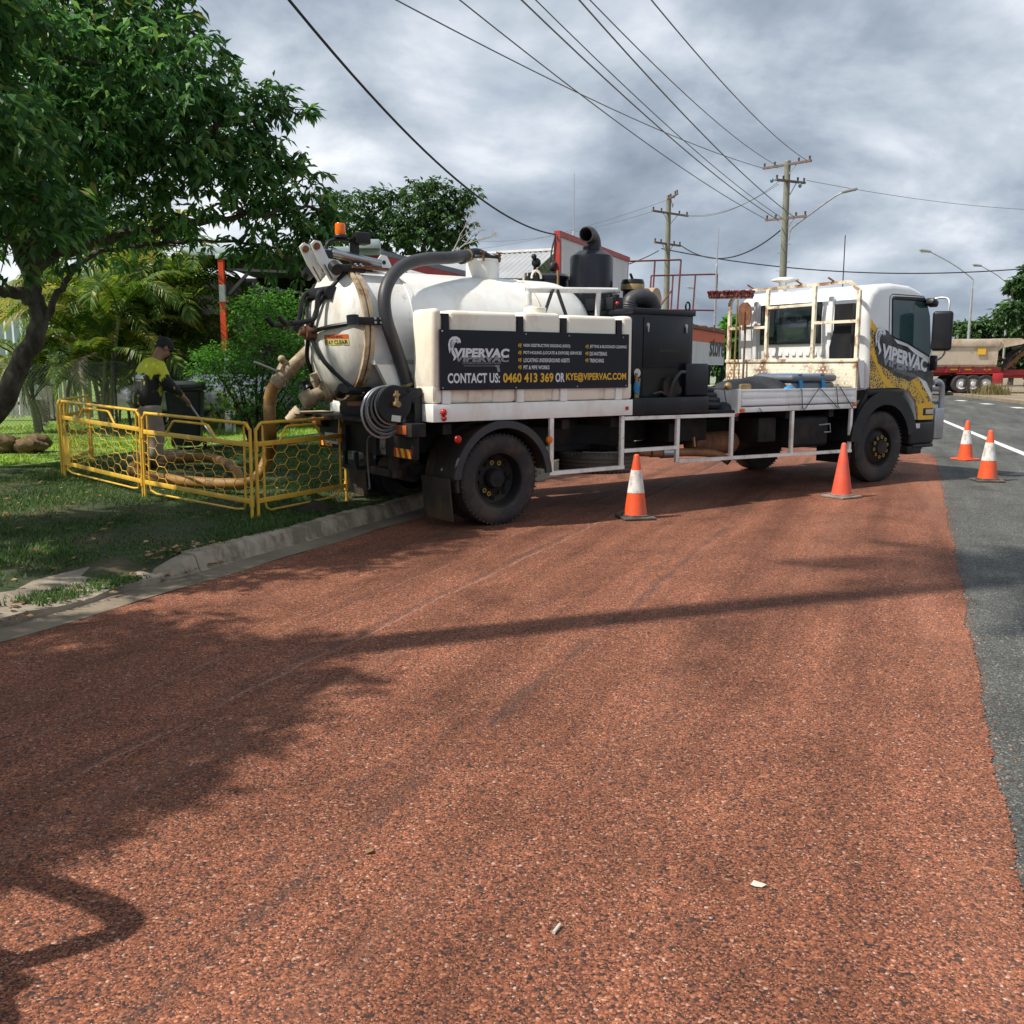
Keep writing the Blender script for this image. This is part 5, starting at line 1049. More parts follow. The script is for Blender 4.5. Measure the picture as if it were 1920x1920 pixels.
#hs = ground_lump('hessian_roll', -7.95, 15.0, .62, .36, .30, 12, MT['hessian'], 'lumpy tan hessian roll lying on the grass by the tree', 'roll', .7)
def hessian():
    x, y = -7.95, 15.0; e = tag(empty('hessian_heap', (x, y, vz((x, y)))), 'low lumpy brown hessian heap lying on the grass by the tree', 'heap'); r = random.Random(4)
    b = B()
    for k in range(16):
        c = Vector((r.uniform(-.5, .5), r.uniform(-.2, .2), .06+r.uniform(0, .12))); b.sphere(c, r.uniform(.10, .19), (r.uniform(1, 1.5), 1, r.uniform(.6, .95)), 16)
    for v in b.bm.verts: v.co += Vector((math.sin(v.co.z*41+v.co.y*27), math.sin(v.co.x*39+v.co.z*23), math.sin(v.co.x*47+v.co.y*33)))*.016
    b.build('bundle', MT['hessian'], e)
hessian()
# ---- ochre suction hose from the truck inlet to the ground loop
def tw(x, y, z):
    q = Matrix.Rotation(R(35), 4, 'Z') @ Vector((x, y, z)); return Vector((-.138, 9.693, .004))+q
s0_ = tw(-1.64, 1.75, 1.49)
hpts = [s0_, tw(-1.70, 1.78, 1.40), tw(-1.735, 1.80, 1.24), tw(-1.735, 1.80, .95)]
gh = .25
hpts += [at(505, 850, 10.85), Vector((-2.95, 10.75, gh+.1)), Vector((-3.3, 10.75, gh+.06)), Vector((-4.1, 11.2, gh+.06)), Vector((-4.75, 11.9, gh+.06)), Vector((-5.05, 12.7, gh+.08)), Vector((-4.75, 13.3, gh+.10)), Vector((-4.2, 13.2, gh+.12)), Vector((-3.8, 12.7, gh+.06)), Vector((-3.55, 12.2, gh+.0)), Vector((-3.5, 11.9, gh-.2))]
e = tag(empty('suction_hose', (-3.5, 11.9, .25)), 'ochre ribbed suction hose looping from the tank inlet over the grass', 'hose')
iv_ = Matrix.Translation((3.5, -11.9, -.25)); hp2 = [iv_ @ p for p in smoothpath(hpts, 8)]
ribbed(hp2, .064, .003).build('hose_body', MT['sucthose'], e)
B().cyl(hp2[2], hp2[5], .076, n=18).cyl(hp2[0]-(hp2[1]-hp2[0])*.5, hp2[2], .082, n=18).build('coupling', MT['valve'], e)
# ---- wheelie bin
def bin_():
    x, y = -5.45, 15.9; e = tag(empty('wheelie_bin', (x, y, vz((x, y))), R(12)), 'dark green wheelie bin standing behind the bent-over worker', 'bin')
    def taper(w0, d0, w1, d1, z0, z1): 
        b = B(); a = [b.bm.verts.new((sx*w0/2, sy*d0/2, z0)) for sx, sy in ((-1, -1), (1, -1), (1, 1), (-1, 1))]; c = [b.bm.verts.new((sx*w1/2, sy*d1/2, z1)) for sx, sy in ((-1, -1), (1, -1), (1, 1), (-1, 1))]
        b.bm.faces.new(a[::-1]); b.bm.faces.new(c)
        for i in range(4): b.bm.faces.new((a[i], a[(i+1) % 4], c[(i+1) % 4], c[i]))
        bmesh.ops.bevel(b.bm, geom=list(b.bm.edges), offset=.035, segments=2, affect='EDGES'); return b
    taper(.5, .52, .64, .78, .06, 1.08).build('body', MT['binplastic'], e)
    B().bx(-.36, .36, -.42, .44, 1.07, 1.13, .02).build('rim', MT['binplastic'], e)
    ld = B().box((0, -.02, 1.18), (.72, .84, .07), Euler((R(4), 0, 0)), .03).build('lid', MT['binplastic'], e)
    B().bx(-.22, .22, -.47, -.43, 1.12, 1.15, .01).build('lid_grip', MT['binplastic'], ld)
    B().cyl((-.3, .45, 1.1), (.3, .45, 1.1), .02, n=10).build('handle', MT['binplastic'], e)
    for s in (-1, 1): B().cyl((s*.26, .26, .1), (s*.32, .26, .1), .1, n=18).build('wheel', MT['rubber'], e)
    e.scale = (.88, .88, .9)
bin_()
# ---- person
def skin(name, nodes, edges, mat, parent, root=0, sub=2):
    me = bpy.data.meshes.new(name); me.from_pydata([n[0] for n in nodes], edges, [])
    o = link(name, me, parent); me.materials.append(mat)
    m = o.modifiers.new('skin', 'SKIN'); m.use_smooth_shade = True
    sk = me.skin_vertices[0].data
    for i, n in enumerate(nodes):
        r = n[1]; sk[i].radius = (r, r) if not isinstance(r, tuple) else r; sk[i].use_root = (i == root)
    s = o.modifiers.new('sub', 'SUBSURF'); s.levels = sub; s.render_levels = sub; return o
def person():
    x, y = -4.98, 13.0; e = tag(empty('person', (x, y, vz((x, y))-.02), R(45)), 'worker in black and yellow printed shirt, khaki pants and cap, bending over the dig', 'person')
    n = [((0, 0, .97), (.15, .11)), ((.03, 0, 1.16), (.145, .11)), ((.08, 0, 1.36), (.165, .125)), ((.13, 0, 1.47), (.10, .08)), ((.18, 0, 1.54), .058), ((.24, 0, 1.61), .088), ((.285, 0, 1.69), .096), ((.30, 0, 1.75), .07),
         ((.10, -.19, 1.43), .068), ((.16, -.265, 1.19), .05), ((.40, -.25, 1.00), .036), ((.46, -.24, .945), .03),
         ((.10, .19, 1.43), .068), ((.22, .25, 1.20), .05), ((.44, .10, 1.10), .036), ((.50, .05, 1.05), .03),
         ((-.01, -.105, .88), .098), ((.06, -.13, .50), .066), ((-.02, -.14, .10), .045), ((.18, -.16, .05), .04),
         ((-.01, .105, .88), .098), ((.10, .15, .51), .066), ((.03, .17, .10), .045), ((.22, .19, .05), .04), ((.385, 0, 1.645), .016), ((.36, 0, 1.585), .04)]
    ed = [(0, 1), (1, 2), (2, 3), (3, 4), (4, 5), (5, 6), (6, 7), (2, 8), (8, 9), (9, 10), (10, 11), (2, 12), (12, 13), (13, 14), (14, 15), (0, 16), (16, 17), (17, 18), (18, 19), (0, 20), (20, 21), (21, 22), (22, 23), (6, 24), (5, 25)]
    # five fingers on each hand, curled round the lance
    for hi, w, sgn in ((11, Vector((.46, -.24, .945)), 1), (15, Vector((.50, .05, 1.05)), -1)):
        for k in range(4):
            off = Vector((.018*(k-1.5), 0, -.012*(k-1.5))); L_ = (1.0, 1.1, 1.05, .85)[k]
            a = w+off+Vector((.03, .012*sgn, -.035)); b_ = a+Vector((.018, .022*sgn, -.03))*L_; c = b_+Vector((-.02, .016*sgn, -.012))*L_
            i = len(n); n += [(tuple(a), .0115), (tuple(b_), .0098), (tuple(c), .0085)]; ed += [(hi, i), (i, i+1), (i+1, i+2)]
        i = len(n); a = w+Vector((.025, .03*sgn, .0)); n += [(tuple(a), .012), (tuple(a+Vector((.028, .012*sgn, -.022))), .010)]; ed += [(hi, i), (i, i+1)]
    skin('body', n, ed, MT['skin'], e)
    # shirt: torso and sleeves to the wrist
    s = [((-.02, 0, .80), (.235, .205)), ((.01, 0, 1.02), (.225, .195)), ((.075, 0, 1.34), (.235, .195)), ((.12, 0, 1.46), (.165, .13)), ((.165, 0, 1.52), .08),
         ((.10, -.20, 1.40), .105), ((.15, -.285, 1.19), .092), ((.385, -.255, 1.015), .058), ((.10, .20, 1.40), .105), ((.22, .275, 1.2), .092), ((.42, .115, 1.105), .058)]
    sh = skin('shirt', s, [(0, 1), (1, 2), (2, 3), (3, 4), (2, 5), (5, 6), (6, 7), (2, 8), (8, 9), (9, 10)], MT['shirt'], e)
    p = [((0, 0, 1.0), (.19, .15)), ((-.012, -.115, .82), .15), ((.055, -.135, .50), .118), ((-.02, -.145, .14), .10), ((-.012, .115, .82), .15), ((.095, .155, .51), .118), ((.03, .175, .14), .10)]
    skin('pants', p, [(0, 1), (1, 2), (2, 3), (0, 4), (4, 5), (5, 6)], MT['pants'], e)
    for s_, yy in ((-.14, -.15), (.17, .18)):
        xx = -.02 if s_ < 0 else .03
        skin('boot', [((xx-.03, s_, .07), .065), ((xx+.06, s_+(.01 if s_ > 0 else -.01), .055), .06), ((xx+.2, s_+(.02 if s_ > 0 else -.02), .045), .05), ((xx-.02, s_, .17), .066)], [(0, 1), (1, 2), (0, 3)], MT['boot'], e)
    # cap, hair and glasses; ears and nose belong to the head
    cm = Matrix.Translation((.285, 0, 1.695)) @ Matrix.Rotation(R(28), 4, 'Y')
    b = B(); b.lathe([(.112, 0), (.112, .03), (.104, .07), (.08, .10), (.04, .118), (0, .122)], n=24); b.prism([(.06, -.085), (.13, -.075), (.185, -.04), (.195, 0), (.185, .04), (.13, .075), (.06, .085)], (0, 0, -.004), X, Y, (0, 0, .012)); b.bm.transform(cm); b.build('cap', MT['cap'], e)
    b = B().lathe([(.102, -.06), (.106, -.03), (.106, .0)], n=20, a0=R(80), a1=R(280), ref=(1, 0, 0)); b.bm.transform(cm); b.build('hair', MT['cap'], e)
    b = B().bx(.088, .112, -.075, .075, -.045, -.01, .008).bx(.0, .1, -.106, -.098, -.02, -.01).bx(.0, .1, .098, .106, -.02, -.01); b.bm.transform(cm); b.build('glasses', MT['cap'], e)
    b = B().sphere((.09, 0, -.115), .05, (.7, 1.1, .8)); b.bm.transform(cm); b.build('beard', MT['cap'], e)
    for s_ in (-1, 1):
        b = B().sphere((-.005, s_*.1, -.04), .032, (.8, .4, 1.1)); b.bm.transform(cm); b.build('ear', MT['skin'], e)
    # print on the back of the shirt
    from mathutils.bvhtree import BVHTree
    dg = bpy.context.evaluated_depsgraph_get(); dg.update(); bv = BVHTree.FromObject(sh, dg)
    def onback(u, v):
        y_, z_ = .13-.28*u, 1.25+.055*v; hit = bv.ray_cast(Vector((-1, y_, z_)), Vector((1, 0, 0)))[0]; return (hit if hit else Vector((-.1, y_, z_)))-Vector((.006, 0, 0))
    lettering('viper', None, None, None, 0, 0, MT['print_white'], e, name='shirt_print', f=onback)
    lettering('hydro', None, None, None, 0, 0, MT['print_white'], e, name='shirt_print', f=lambda u, v: onback(.15+.7*u, -.6+.35*v))
person()
pr = Matrix.Translation((-4.98, 13.0, vz((-4.98, 13.0))-.02)) @ Matrix.Rotation(R(45), 4, 'Z')
l0, l1 = pr @ Vector((.40, .11, 1.18)), pr @ Vector((.80, -.42, .12)); g1 = pr @ Vector((.51, -.205, .9))
l0 = pr @ Vector((.53, .10, 1.08)); l1 = g1+(g1-l0).normalized()*.95
e = tag(empty('water_lance', l1), 'thin steel water lance held by the worker, tip in the dig', 'lance')
B().cyl((0, 0, 0), l0-l1, .012, n=8).build('tube', MT['galv'], e); B().cyl((l0-l1)*.72, (l0-l1)*1.04, .02, n=10).build('grip', MT['black'], e)
# ---- chain-link fence parallel to the road
WF = 14.35
def fence():
    e = tag(empty('chain_link_fence', rw(11, WF, verge_z(WF))), 'sagging chain-link fence on steel posts behind the verge', 'fence')
    off = Matrix.Translation(-rw(11, WF, verge_z(WF)))
    H = 1.45
    for s in (8.0, 11.0, 14.05, 17.2, 20.3, 23.4):
        b = B().cyl(off @ rw(s, WF, verge_z(WF)-.1), off @ rw(s+.01, WF, verge_z(WF)+(1.62 if abs(s-14.05) < .1 else H+.06)), .03 if abs(s-14.05) < .1 else .022, n=10); b.build('post', MT['galv'] if s > 15 else MT['chassis'], e)
    for s0, s1 in zip((8.0, 11.0, 14.05, 17.2, 20.3), (11.0, 14.05, 17.2, 20.3, 23.4)):
        b = B(); n_ = int((s1-s0)/.075)
        def pt(s, z): return off @ rw(s, WF-.03, verge_z(WF)+z-.05*math.sin((s-s0)/(s1-s0)*math.pi)*z)
        for k in range(-int(H/.075), n_+1):
            for dr_ in (1, -1):
                a = s0+k*.075; pts = []
                for z in (0, H/2, H):
                    pass
                za, zb = 0, H; sa = a if dr_ > 0 else a+H; sb = a+H if dr_ > 0 else a
                # clip to the bay
                def cl(sv, zv, sw, zw):
                    t0, t1 = 0, 1; d_ = sw-sv
                    if d_ > 0: t0 = max(t0, (s0-sv)/d_); t1 = min(t1, (s1-sv)/d_)
                    else: t0 = max(t0, (s1-sv)/d_); t1 = min(t1, (s0-sv)/d_)
                    return (t0, t1) if t1-t0 > .02 else None
                t = cl(sa, za, sb, zb)
                if t:
                    q = [pt(sa+(sb-sa)*u, H*u) for u in (t[0], (t[0]+t[1])/2, t[1])]; b.tube(q, .0022, 3, caps=False)
        b.tube([pt(s0, H), pt((s0+s1)/2, H), pt(s1, H)], .004, 4).tube([pt(s0, .05), pt(s1, .05)], .004, 4)
        b.build('chain_link_mesh', MT['wiregrey'], e, smooth=False)
fence()
# short white post by the bin
e = tag(empty('marker_post', at(440, 812, 19.6)), 'short pale fence stake beside the shrub', 'post'); B().cyl((0, 0, -.2), (0, 0, .95), .025, n=8).build('stake', MT['pvc'], e); B().lathe([(0, .97), (.03, .96), (.03, .94), (.02, .93)], n=8).build('cap', MT['pvc'], e)
# ================================================================ TREES AND PLANTS
def leaves_mesh(P, D, L_, W_, seed, fold=.25):
    """P base points, D unit directions, L lengths, W widths -> folded 4-vertex leaves"""
    r = np.random.default_rng(seed); n = len(P); up = np.tile([0, 0, 1.0], (n, 1))+r.normal(0, .35, (n, 3))
    q = np.cross(D, up); q /= np.linalg.norm(q, axis=1)[:, None]+1e-9; nn = np.cross(q, D)
    mid = P+D*(L_*.45)[:, None]+nn*(L_*fold*.3)[:, None]
    V = np.empty((n*4, 3)); V[0::4] = P; V[1::4] = mid+q*(W_*.5)[:, None]; V[2::4] = P+D*L_[:, None]-nn*(L_*.12)[:, None]; V[3::4] = mid-q*(W_*.5)[:, None]
    return V, np.arange(n*4).reshape(n, 4)
def clump_leaves(clumps, seed, per=1.0, leaf=(.12, .2), width=.34, droop=.9, rosette=9, upb=.25):
    r = np.random.default_rng(seed); PP = []; DD = []; tips = []
    for c, rad, dens in clumps:
        k = int(95*per*dens*rad*rad*4/rosette*1.6)
        d = r.normal(0, 1, (k, 3)); d[:, 2] = d[:, 2]*.8+upb; d /= np.linalg.norm(d, axis=1)[:, None]
        rr = rad*np.clip(r.normal(.86, .2, k), .25, 1.22)
        tip = np.array(c)+d*rr[:, None]*np.array([1, 1, .72]); tips.append((c, tip[:max(4, k//14)]))
        base = tip.repeat(rosette, 0); out = d.repeat(rosette, 0)
        v = r.normal(0, 1, (k*rosette, 3)); v[:, 2] *= .35; v = v/np.linalg.norm(v, axis=1)[:, None]
        dd = v*.9+out*.35; dd[:, 2] -= droop*r.uniform(.25, 1.1, len(dd)); dd /= np.linalg.norm(dd, axis=1)[:, None]
        PP.append(base+dd*r.uniform(0, .05, len(dd))[:, None]+r.normal(0, .03, base.shape)); DD.append(dd)
    P = np.concatenate(PP); D = np.concatenate(DD); L_ = r.uniform(leaf[0], leaf[1], len(P))
    V, F = leaves_mesh(P, D, L_, L_*width, seed+1); return V, F, tips
def limb(b, pts, r0, r1, n=8, k=5, jit=.0, rnd=None):
    P = smoothpath(pts, k)
    if rnd: P = [P[0]]+[p+Vector((rnd.uniform(-jit, jit), rnd.uniform(-jit, jit), rnd.uniform(-jit, jit))) for p in P[1:-1]]+[P[-1]]
    m = len(P); b.tube(P, [r0+(r1-r0)*(i/(m-1))**.8 for i in range(m)], n)
def make_tree(name, base, trunk, limbs, clumps, label, seed, leafm, barkm, per=1.0, leaf=(.12, .2), width=.34, droop=.9, trunk_r=(.2, .12), rosette=9, twig=.012, cat='tree', group=None):
    e = tag(empty(name, base), label, cat, group); o = Vector(base); rnd = random.Random(seed)
    inv = lambda p: Vector(p)-o
    b = B(); limb(b, [inv(p) for p in trunk], trunk_r[0], trunk_r[1], 14, 6, .02, rnd); b.build('trunk', barkm, e)
    for pts, r0, r1 in limbs:
        b = B(); limb(b, [inv(p) for p in pts], r0, r1, 9, 5, .035, rnd); b.build('branch', barkm, e)
    cl = [(tuple(inv(c)), rad, d) for c, rad, d in clumps]
    V, F, tips = clump_leaves(cl, seed, per, leaf, width, droop, rosette)
    # limbs from the nearest limb point into every clump, twigs out to the leaf tips
    nodes = [inv(p) for pts, _, _ in limbs for p in smoothpath(pts, 4)]+[inv(trunk[-1])]
    b = B()
    for (c, rad, d), (_, tp_) in zip(cl, tips):
        cv = Vector(c); nn = min(nodes, key=lambda q: (q-cv).length)
        mid = (nn+cv)/2+Vector((rnd.uniform(-.1, .1), rnd.uniform(-.1, .1), rnd.uniform(-.25, .05)))*rad
        limb(b, [nn, mid, cv], max(.012, .028*rad+twig), twig, 6, 4, .02, rnd)
        for t in tp_:
            t = Vector(t); limb(b, [cv, (cv+t)/2+Vector((0, 0, -.06*rad)), t], twig*.8, twig*.3, 4, 2)
    b.build('twigs', barkm, e)
    link('crown', nmesh('crown', V, F, leafm, True), e)
    return e
def pc(px, py, Y, rad, d=1.0): return (at(px, py, Y), rad, d)
# the broad tree over the verge
tb = (-7.75, 12.7, .2)
fork = at(52, 505, 12.8)
cl = [pc(*a) for a in [(40, 60, 11.6, 1.0), (150, 30, 12, 1.05), (265, 40, 12.4, .9), (330, 110, 12.6, .62), (215, 130, 11.4, .95), (80, 170, 11, .95), (330, 180, 12.4, .72), (405, 200, 12.8, .52), (460, 185, 13, .42), (525, 195, 13, .42), (555, 215, 13.1, .22), (425, 265, 12.6, .66), (505, 285, 13, .48), (250, 260, 11.8, .85), (130, 265, 11.2, .85), (20, 300, 11.2, .85), (345, 310, 12.2, .72), (440, 335, 12.6, .62), (525, 345, 13, .5), (585, 385, 13.3, .42), (615, 420, 13.5, .30), (545, 415, 13.2, .5), (480, 400, 13, .42, .6), (520, 480, 13.3, .42), (555, 455, 13.3, .38), (465, 470, 13.2, .3, .5), (225, 370, 12, .7, .8), (115, 390, 12, .6, .6), (330, 400, 12.6, .5, .45), (40, 430, 12.2, .5, .5), (250, 440, 12.8, .5, .5), (170, 440, 13.4, .55, .5), (0, 200, 12.8, 1.0), (120, 110, 13.5, 1.0), (250, 190, 14, .95), (380, 290, 14.2, .75), (180, 310, 14, .8), (470, 370, 14.4, .6), (110, 440, 14.5, .7, .7), (200, 455, 15, .6, .6), (290, 420, 14.8, .6, .6), (60, 470, 14.5, .5, .6), (330, 460, 15, .45, .5)]]
cl += [(Vector(p), r_2, d) for p, r_2, d in [((-8.6, 11.6, 4.2), 1.2, .8), ((-9.4, 12.8, 5.2), 1.3, .8), ((-8.2, 13.6, 6.9), 1.3, .8), ((-6.6, 12.4, 7.6), 1.2, .8), ((-5.3, 12.8, 7.5), 1.0, .9), ((-4.75, 12.6, 6.9), .7, 1), ((-7.6, 10.8, 6.6), 1.1, .8), ((-9.0, 10.8, 6.0), 1.2, .7), ((-6.7, 14.5, 6.0), 1.2, .8), ((-5.0, 14.6, 5.6), 1.0, .8)]]
T1 = [Vector(tb), at(-5, 770, 12.75), at(40, 680, 12.8), at(73, 612, 12.8), at(66, 560, 12.8), fork]
L1 = [([fork, at(50, 430, 12.7), at(75, 330, 12.5), at(110, 210, 12.3), at(150, 90, 12.2)], .11, .04),
      ([at(66, 560, 12.8), at(20, 545, 12.6), at(-60, 540, 12.3), at(-150, 470, 12.0)], .1, .05),
      ([fork, at(130, 470, 12.8), at(230, 440, 12.9), at(330, 420, 13), at(430, 410, 13), at(520, 395, 13.1), at(590, 390, 13.3)], .085, .02),
      ([fork, at(120, 430, 12.5), at(220, 350, 12.3), at(330, 270, 12.4), at(430, 230, 12.7), at(520, 205, 13)], .08, .02),
      ([at(75, 610, 12.8), at(105, 560, 12.8), at(130, 510, 12.9), at(200, 470, 13), at(300, 455, 13.1), at(400, 452, 13.2), at(500, 465, 13.3)], .055, .015),
      ([fork, at(0, 400, 12.4), at(-60, 280, 12), at(-80, 140, 11.7)], .09, .04),
      ([fork, at(90, 380, 13), at(170, 260, 13.6), at(260, 180, 14)], .07, .03), ([at(52, 430, 12.7), at(30, 300, 11.8), at(60, 180, 11.2), at(80, 80, 11)], .06, .025)]
make_tree('spreading_tree', tb, T1, L1, cl, 'broad dark green tree with leaning trunk overhanging the verge at left', 21, MT['leaf'], MT['bark'], per=1.75, leaf=(.11, .22), trunk_r=(.155, .10))
# trees of the same verge that stand left of the picture and shade the road
def side_tree(base, h, spread, seed, label, n=16, dens=1.1):
    r = random.Random(seed); bx_, by_, bz_ = base; cls = []
    for i in range(n):
        a = r.uniform(0, 6.28); q = spread*math.sqrt(r.uniform(.02, 1)); cls.append((Vector((bx_+q*math.cos(a), by_+q*math.sin(a), h*(.62+.38*(1-(q/spread)**2))+r.uniform(-.5, .3))), r.uniform(.55, .95), dens))
    fk = Vector((bx_+.1, by_, h*.42)); lm = []
    for k in range(5):
        a = k*1.26+r.uniform(-.3, .3); lm.append(([fk, fk+Vector((math.cos(a)*spread*.35, math.sin(a)*spread*.35, h*.16)), fk+Vector((math.cos(a)*spread*.75, math.sin(a)*spread*.75, h*.30))], .09, .03))
    make_tree('verge_tree', base, [Vector(base), Vector((bx_, by_+.05, h*.2)), fk], lm, cls, label, seed, MT['leaf'], MT['bark'], per=2.3, leaf=(.12, .20), trunk_r=(.18, .13), rosette=8)
side_tree((-5.35, 7.75, .2), 5.2, 1.25, 31, 'leafy tree on the verge beside the kerb end, left of the barriers', 22, 1.2)
side_tree((-5.4, 3.35, .2), 4.9, 1.35, 37, 'leafy tree on the verge nearest the camera position', 16, 1.1)
# ---- palms
def frond(L_, arch, mat_i, seed, nl=38, lw=.042, ll=.5):
    r = random.Random(seed); b_pts = []; V = []; F = []
    a = 1.15; p = Vector((0, 0, 0)); pts = [p.copy()]; tang = []
    st = 14
    for i in range(st):
        d = Vector((math.cos(a), 0, math.sin(a))); p = p+d*(L_/st); a -= arch/st*(.5+1.1*i/st); pts.append(p.copy())
    for i in range(nl):
        t = .2+.8*i/(nl-1); f = t*st; k = min(int(f), st-1); q = pts[k].lerp(pts[k+1], f-k); tg = (pts[k+1]-pts[k]).normalized()
        ln = ll*L_/2*math.sin(math.pi*min(1, .18+.80*t))**.7
        for s in (-1, 1):
            side = Vector((0, s, 0)); up_ = tg.cross(side)*s if False else Vector((-tg.z, 0, tg.x))
            d = (side*.8+tg*(.45+.5*t)+up_*.25+Vector((r.uniform(-.08, .08), r.uniform(-.06, .06), r.uniform(-.08, .08)))).normalized()
            m1 = q+d*ln*.5+Vector((0, 0, -.02*ln)); tip = q+d*ln+Vector((0, 0, -.38*ln*(1+r.uniform(-.3, .5))))
            w = tg*lw*.5
            i0 = len(V); V += [q-w*.6, q+w*.6, m1+w, m1-w, tip]; F += [(i0, i0+1, i0+2, i0+3), (i0+3, i0+2, i0+4, i0+4)]
    return pts, V, F
FR = []
def frond_mesh(L_, arch, mat, seed, lw=.044, ll=.52):
    pts, V, F = frond(L_, arch, 0, seed, lw=lw, ll=ll)
    b = B(); b.tube(pts, [.018-.014*i/(len(pts)-1) for i in range(len(pts))], 5)
    vs = [b.bm.verts.new(v) for v in V]
    for f in F:
        u = []; [u.append(x) for x in f if x not in u]; b.bm.faces.new([vs[i] for i in u])
    return b.mesh('frond', mat, flip=False)
FM = {'g': [frond_mesh(2.0, a, MT['palmleaf'], k) for k, a in enumerate((1.6, 2.2, 2.8))], 'y': [frond_mesh(1.8, a, MT['palmyellow'], k+9) for k, a in enumerate((2.0, 2.6))], 'd': [frond_mesh(1.4, 3.4, MT['palmdead'], 20)]}
def cane_palm(base, stems, label, seed, size=1.0, nf=7):
    r = random.Random(seed); e = tag(empty('cane_palm', base), label, 'palm', 'cane palms behind the fence')
    for k in range(stems):
        a = r.uniform(0, 6.28); q = .35*math.sqrt(r.random()); h = r.uniform(.7, 2.4)*size; lean = Vector((math.cos(a), math.sin(a), 0))*h*.18
        p0 = Vector((math.cos(a)*q, math.sin(a)*q, 0)); p1 = p0+lean+Vector((0, 0, h))
        B().tube(smoothpath([p0, p0+lean*.3+Vector((0, 0, h*.5)), p1], 4), .035, 8).build('stem', MT['palmstem'], e)
        for i in range(nf):
            t = r.random(); me = r.choice(FM['g']) if t < .74 else (r.choice(FM['y']) if t < .93 else FM['d'][0])
            o = link('frond', me, e, tuple(p1), (r.uniform(-.25, .25), r.uniform(-.5, .7) + (.9 if t >= .93 else 0), i*6.28/nf+r.uniform(-.4, .4))); s = size*r.uniform(.75, 1.15); o.scale = (s, s, s)
def gz(p): return verge_z(LD.x*p[0]+LD.y*p[1])
for i, (px, Y, st, sc_, lab) in enumerate([(90, 19.5, 4, .85, 'low cane palm against the pale wall, leftmost of the palms'), (185, 19.6, 5, 1.0, 'cane palm with fronds drooping over the tall fence post'), (265, 21.0, 6, 1.3, 'tall yellowing cane palm directly behind the worker'), (318, 21.5, 5, 1.15, 'tall cane palm beside the red and white post'), (205, 23.5, 6, 1.6, 'cane palm rising behind the others with golden fronds'), (378, 19.0, 2, .42, 'small cane palm tucked between worker and shrub')]):
    p = at(px, 800, Y); cane_palm((p.x, p.y, .28), st, lab, 50+i, sc_)
# tall palm left of the picture, whose trunk shadow crosses the road
def tall_palm(base, h, seed):
    e = tag(empty('tall_palm', base), 'tall slender palm on the verge beside the kerb', 'palm'); r = random.Random(seed)
    B().tube(smoothpath([(0, 0, 0), (.03, 0, h*.3), (-.03, .05, h*.7), (0, 0, h)], 6), [.2-.06*(i/18) for i in range(19)], 10).build('trunk', MT['palebark'], e)
    for i in range(15):
        o = link('frond', FM['g'][i % 3], e, (0, 0, h), (r.uniform(-.2, .2), r.uniform(-.5, .8), i*2.4)); s = r.uniform(.8, 1.05); o.scale = (s, s, s)
tall_palm((-4.75, 3.98, .2), 11.4, 3)
# ---- green shrub behind the hose
def shrub(name, base, cls, label, seed, leafm, per=1.6, leaf=(.05, .1), cat='shrub'):
    e = tag(empty(name, base), label, cat); o = Vector(base); rnd = random.Random(seed)
    V, F, tips = clump_leaves([(tuple(Vector(c)-o), r, d) for c, r, d in cls], seed, per, leaf, .45, .4, 7, .3)
    b = B()
    for (c, r, d), (_, tp_) in zip(cls, tips):
        cv = Vector(c)-o; limb(b, [(rnd.uniform(-.1, .1), rnd.uniform(-.1, .1), -.05), cv*.5+Vector((0, 0, .1)), cv], .03, .01, 6, 4, .02, rnd)
        for t in tp_: limb(b, [cv, (cv+Vector(t))/2, t], .008, .003, 4, 2)
    b.build('stems', MT['bark'], e); link('foliage', nmesh('foliage', V, F, leafm, True), e); return e
sb = at(480, 800, 16.2); sb.z = .25
shrub('green_shrub', tuple(sb), [pc(*a) for a in [(480, 590, 16.4, .55), (530, 600, 16.5, .5), (430, 685, 16.2, .5), (500, 660, 15.9, .65), (560, 650, 16.6, .5), (400, 690, 16.2, .42), (450, 720, 16, .55), (530, 730, 16.3, .6), (405, 670, 17, .35), (570, 720, 16.8, .5), (480, 770, 16.2, .5), (540, 570, 16.8, .3), (505, 560, 16.6, .3), (390, 670, 16.4, .25), (600, 640, 17.2, .4), (590, 770, 16.9, .4)]], 'dense bright green shrub behind the ochre hose', 61, MT['shrubleaf'], per=4.6)
# ---- tree behind the shed and the bare one beside it
tb2 = at(790, 700, 36); tb2.z = 0
c2 = [pc(*a) for a in [(650, 385, 35.5, 0.93), (690, 400, 36, 1.06), (720, 430, 36, 1.06), (655, 440, 35.5, 1.06), (610, 430, 35, 0.93), (770, 420, 36, 1.20), (800, 380, 36, 1.06), (790, 440, 36, 1.20), (830, 430, 36, 1.06), (840, 400, 36, 0.80), (860, 375, 36, 0.60), (880, 360, 36, 0.47), (785, 355, 36, 0.53), (735, 370, 36, 0.47), (715, 365, 36, 0.40), (830, 355, 36, 0.53), (745, 460, 36, 1.20), (850, 460, 36, 0.80)]]
ft2 = at(790, 500, 36)
make_tree('shed_tree', tuple(tb2), [tb2, at(790, 580, 36), ft2], [([ft2, at(760, 440, 36), at(720, 380, 36)], .09, .03), ([ft2, at(800, 420, 36), at(800, 360, 36)], .09, .03), ([ft2, at(830, 430, 36), at(880, 362, 36)], .08, .02), ([ft2, at(700, 460, 35.7), at(620, 430, 35.2)], .09, .03)], c2, 'open-crowned green tree behind the vacuum tank', 71, MT['leaf2'], MT['bark'], per=1.0, leaf=(.18, .30), width=.4, trunk_r=(.2, .14), rosette=10)
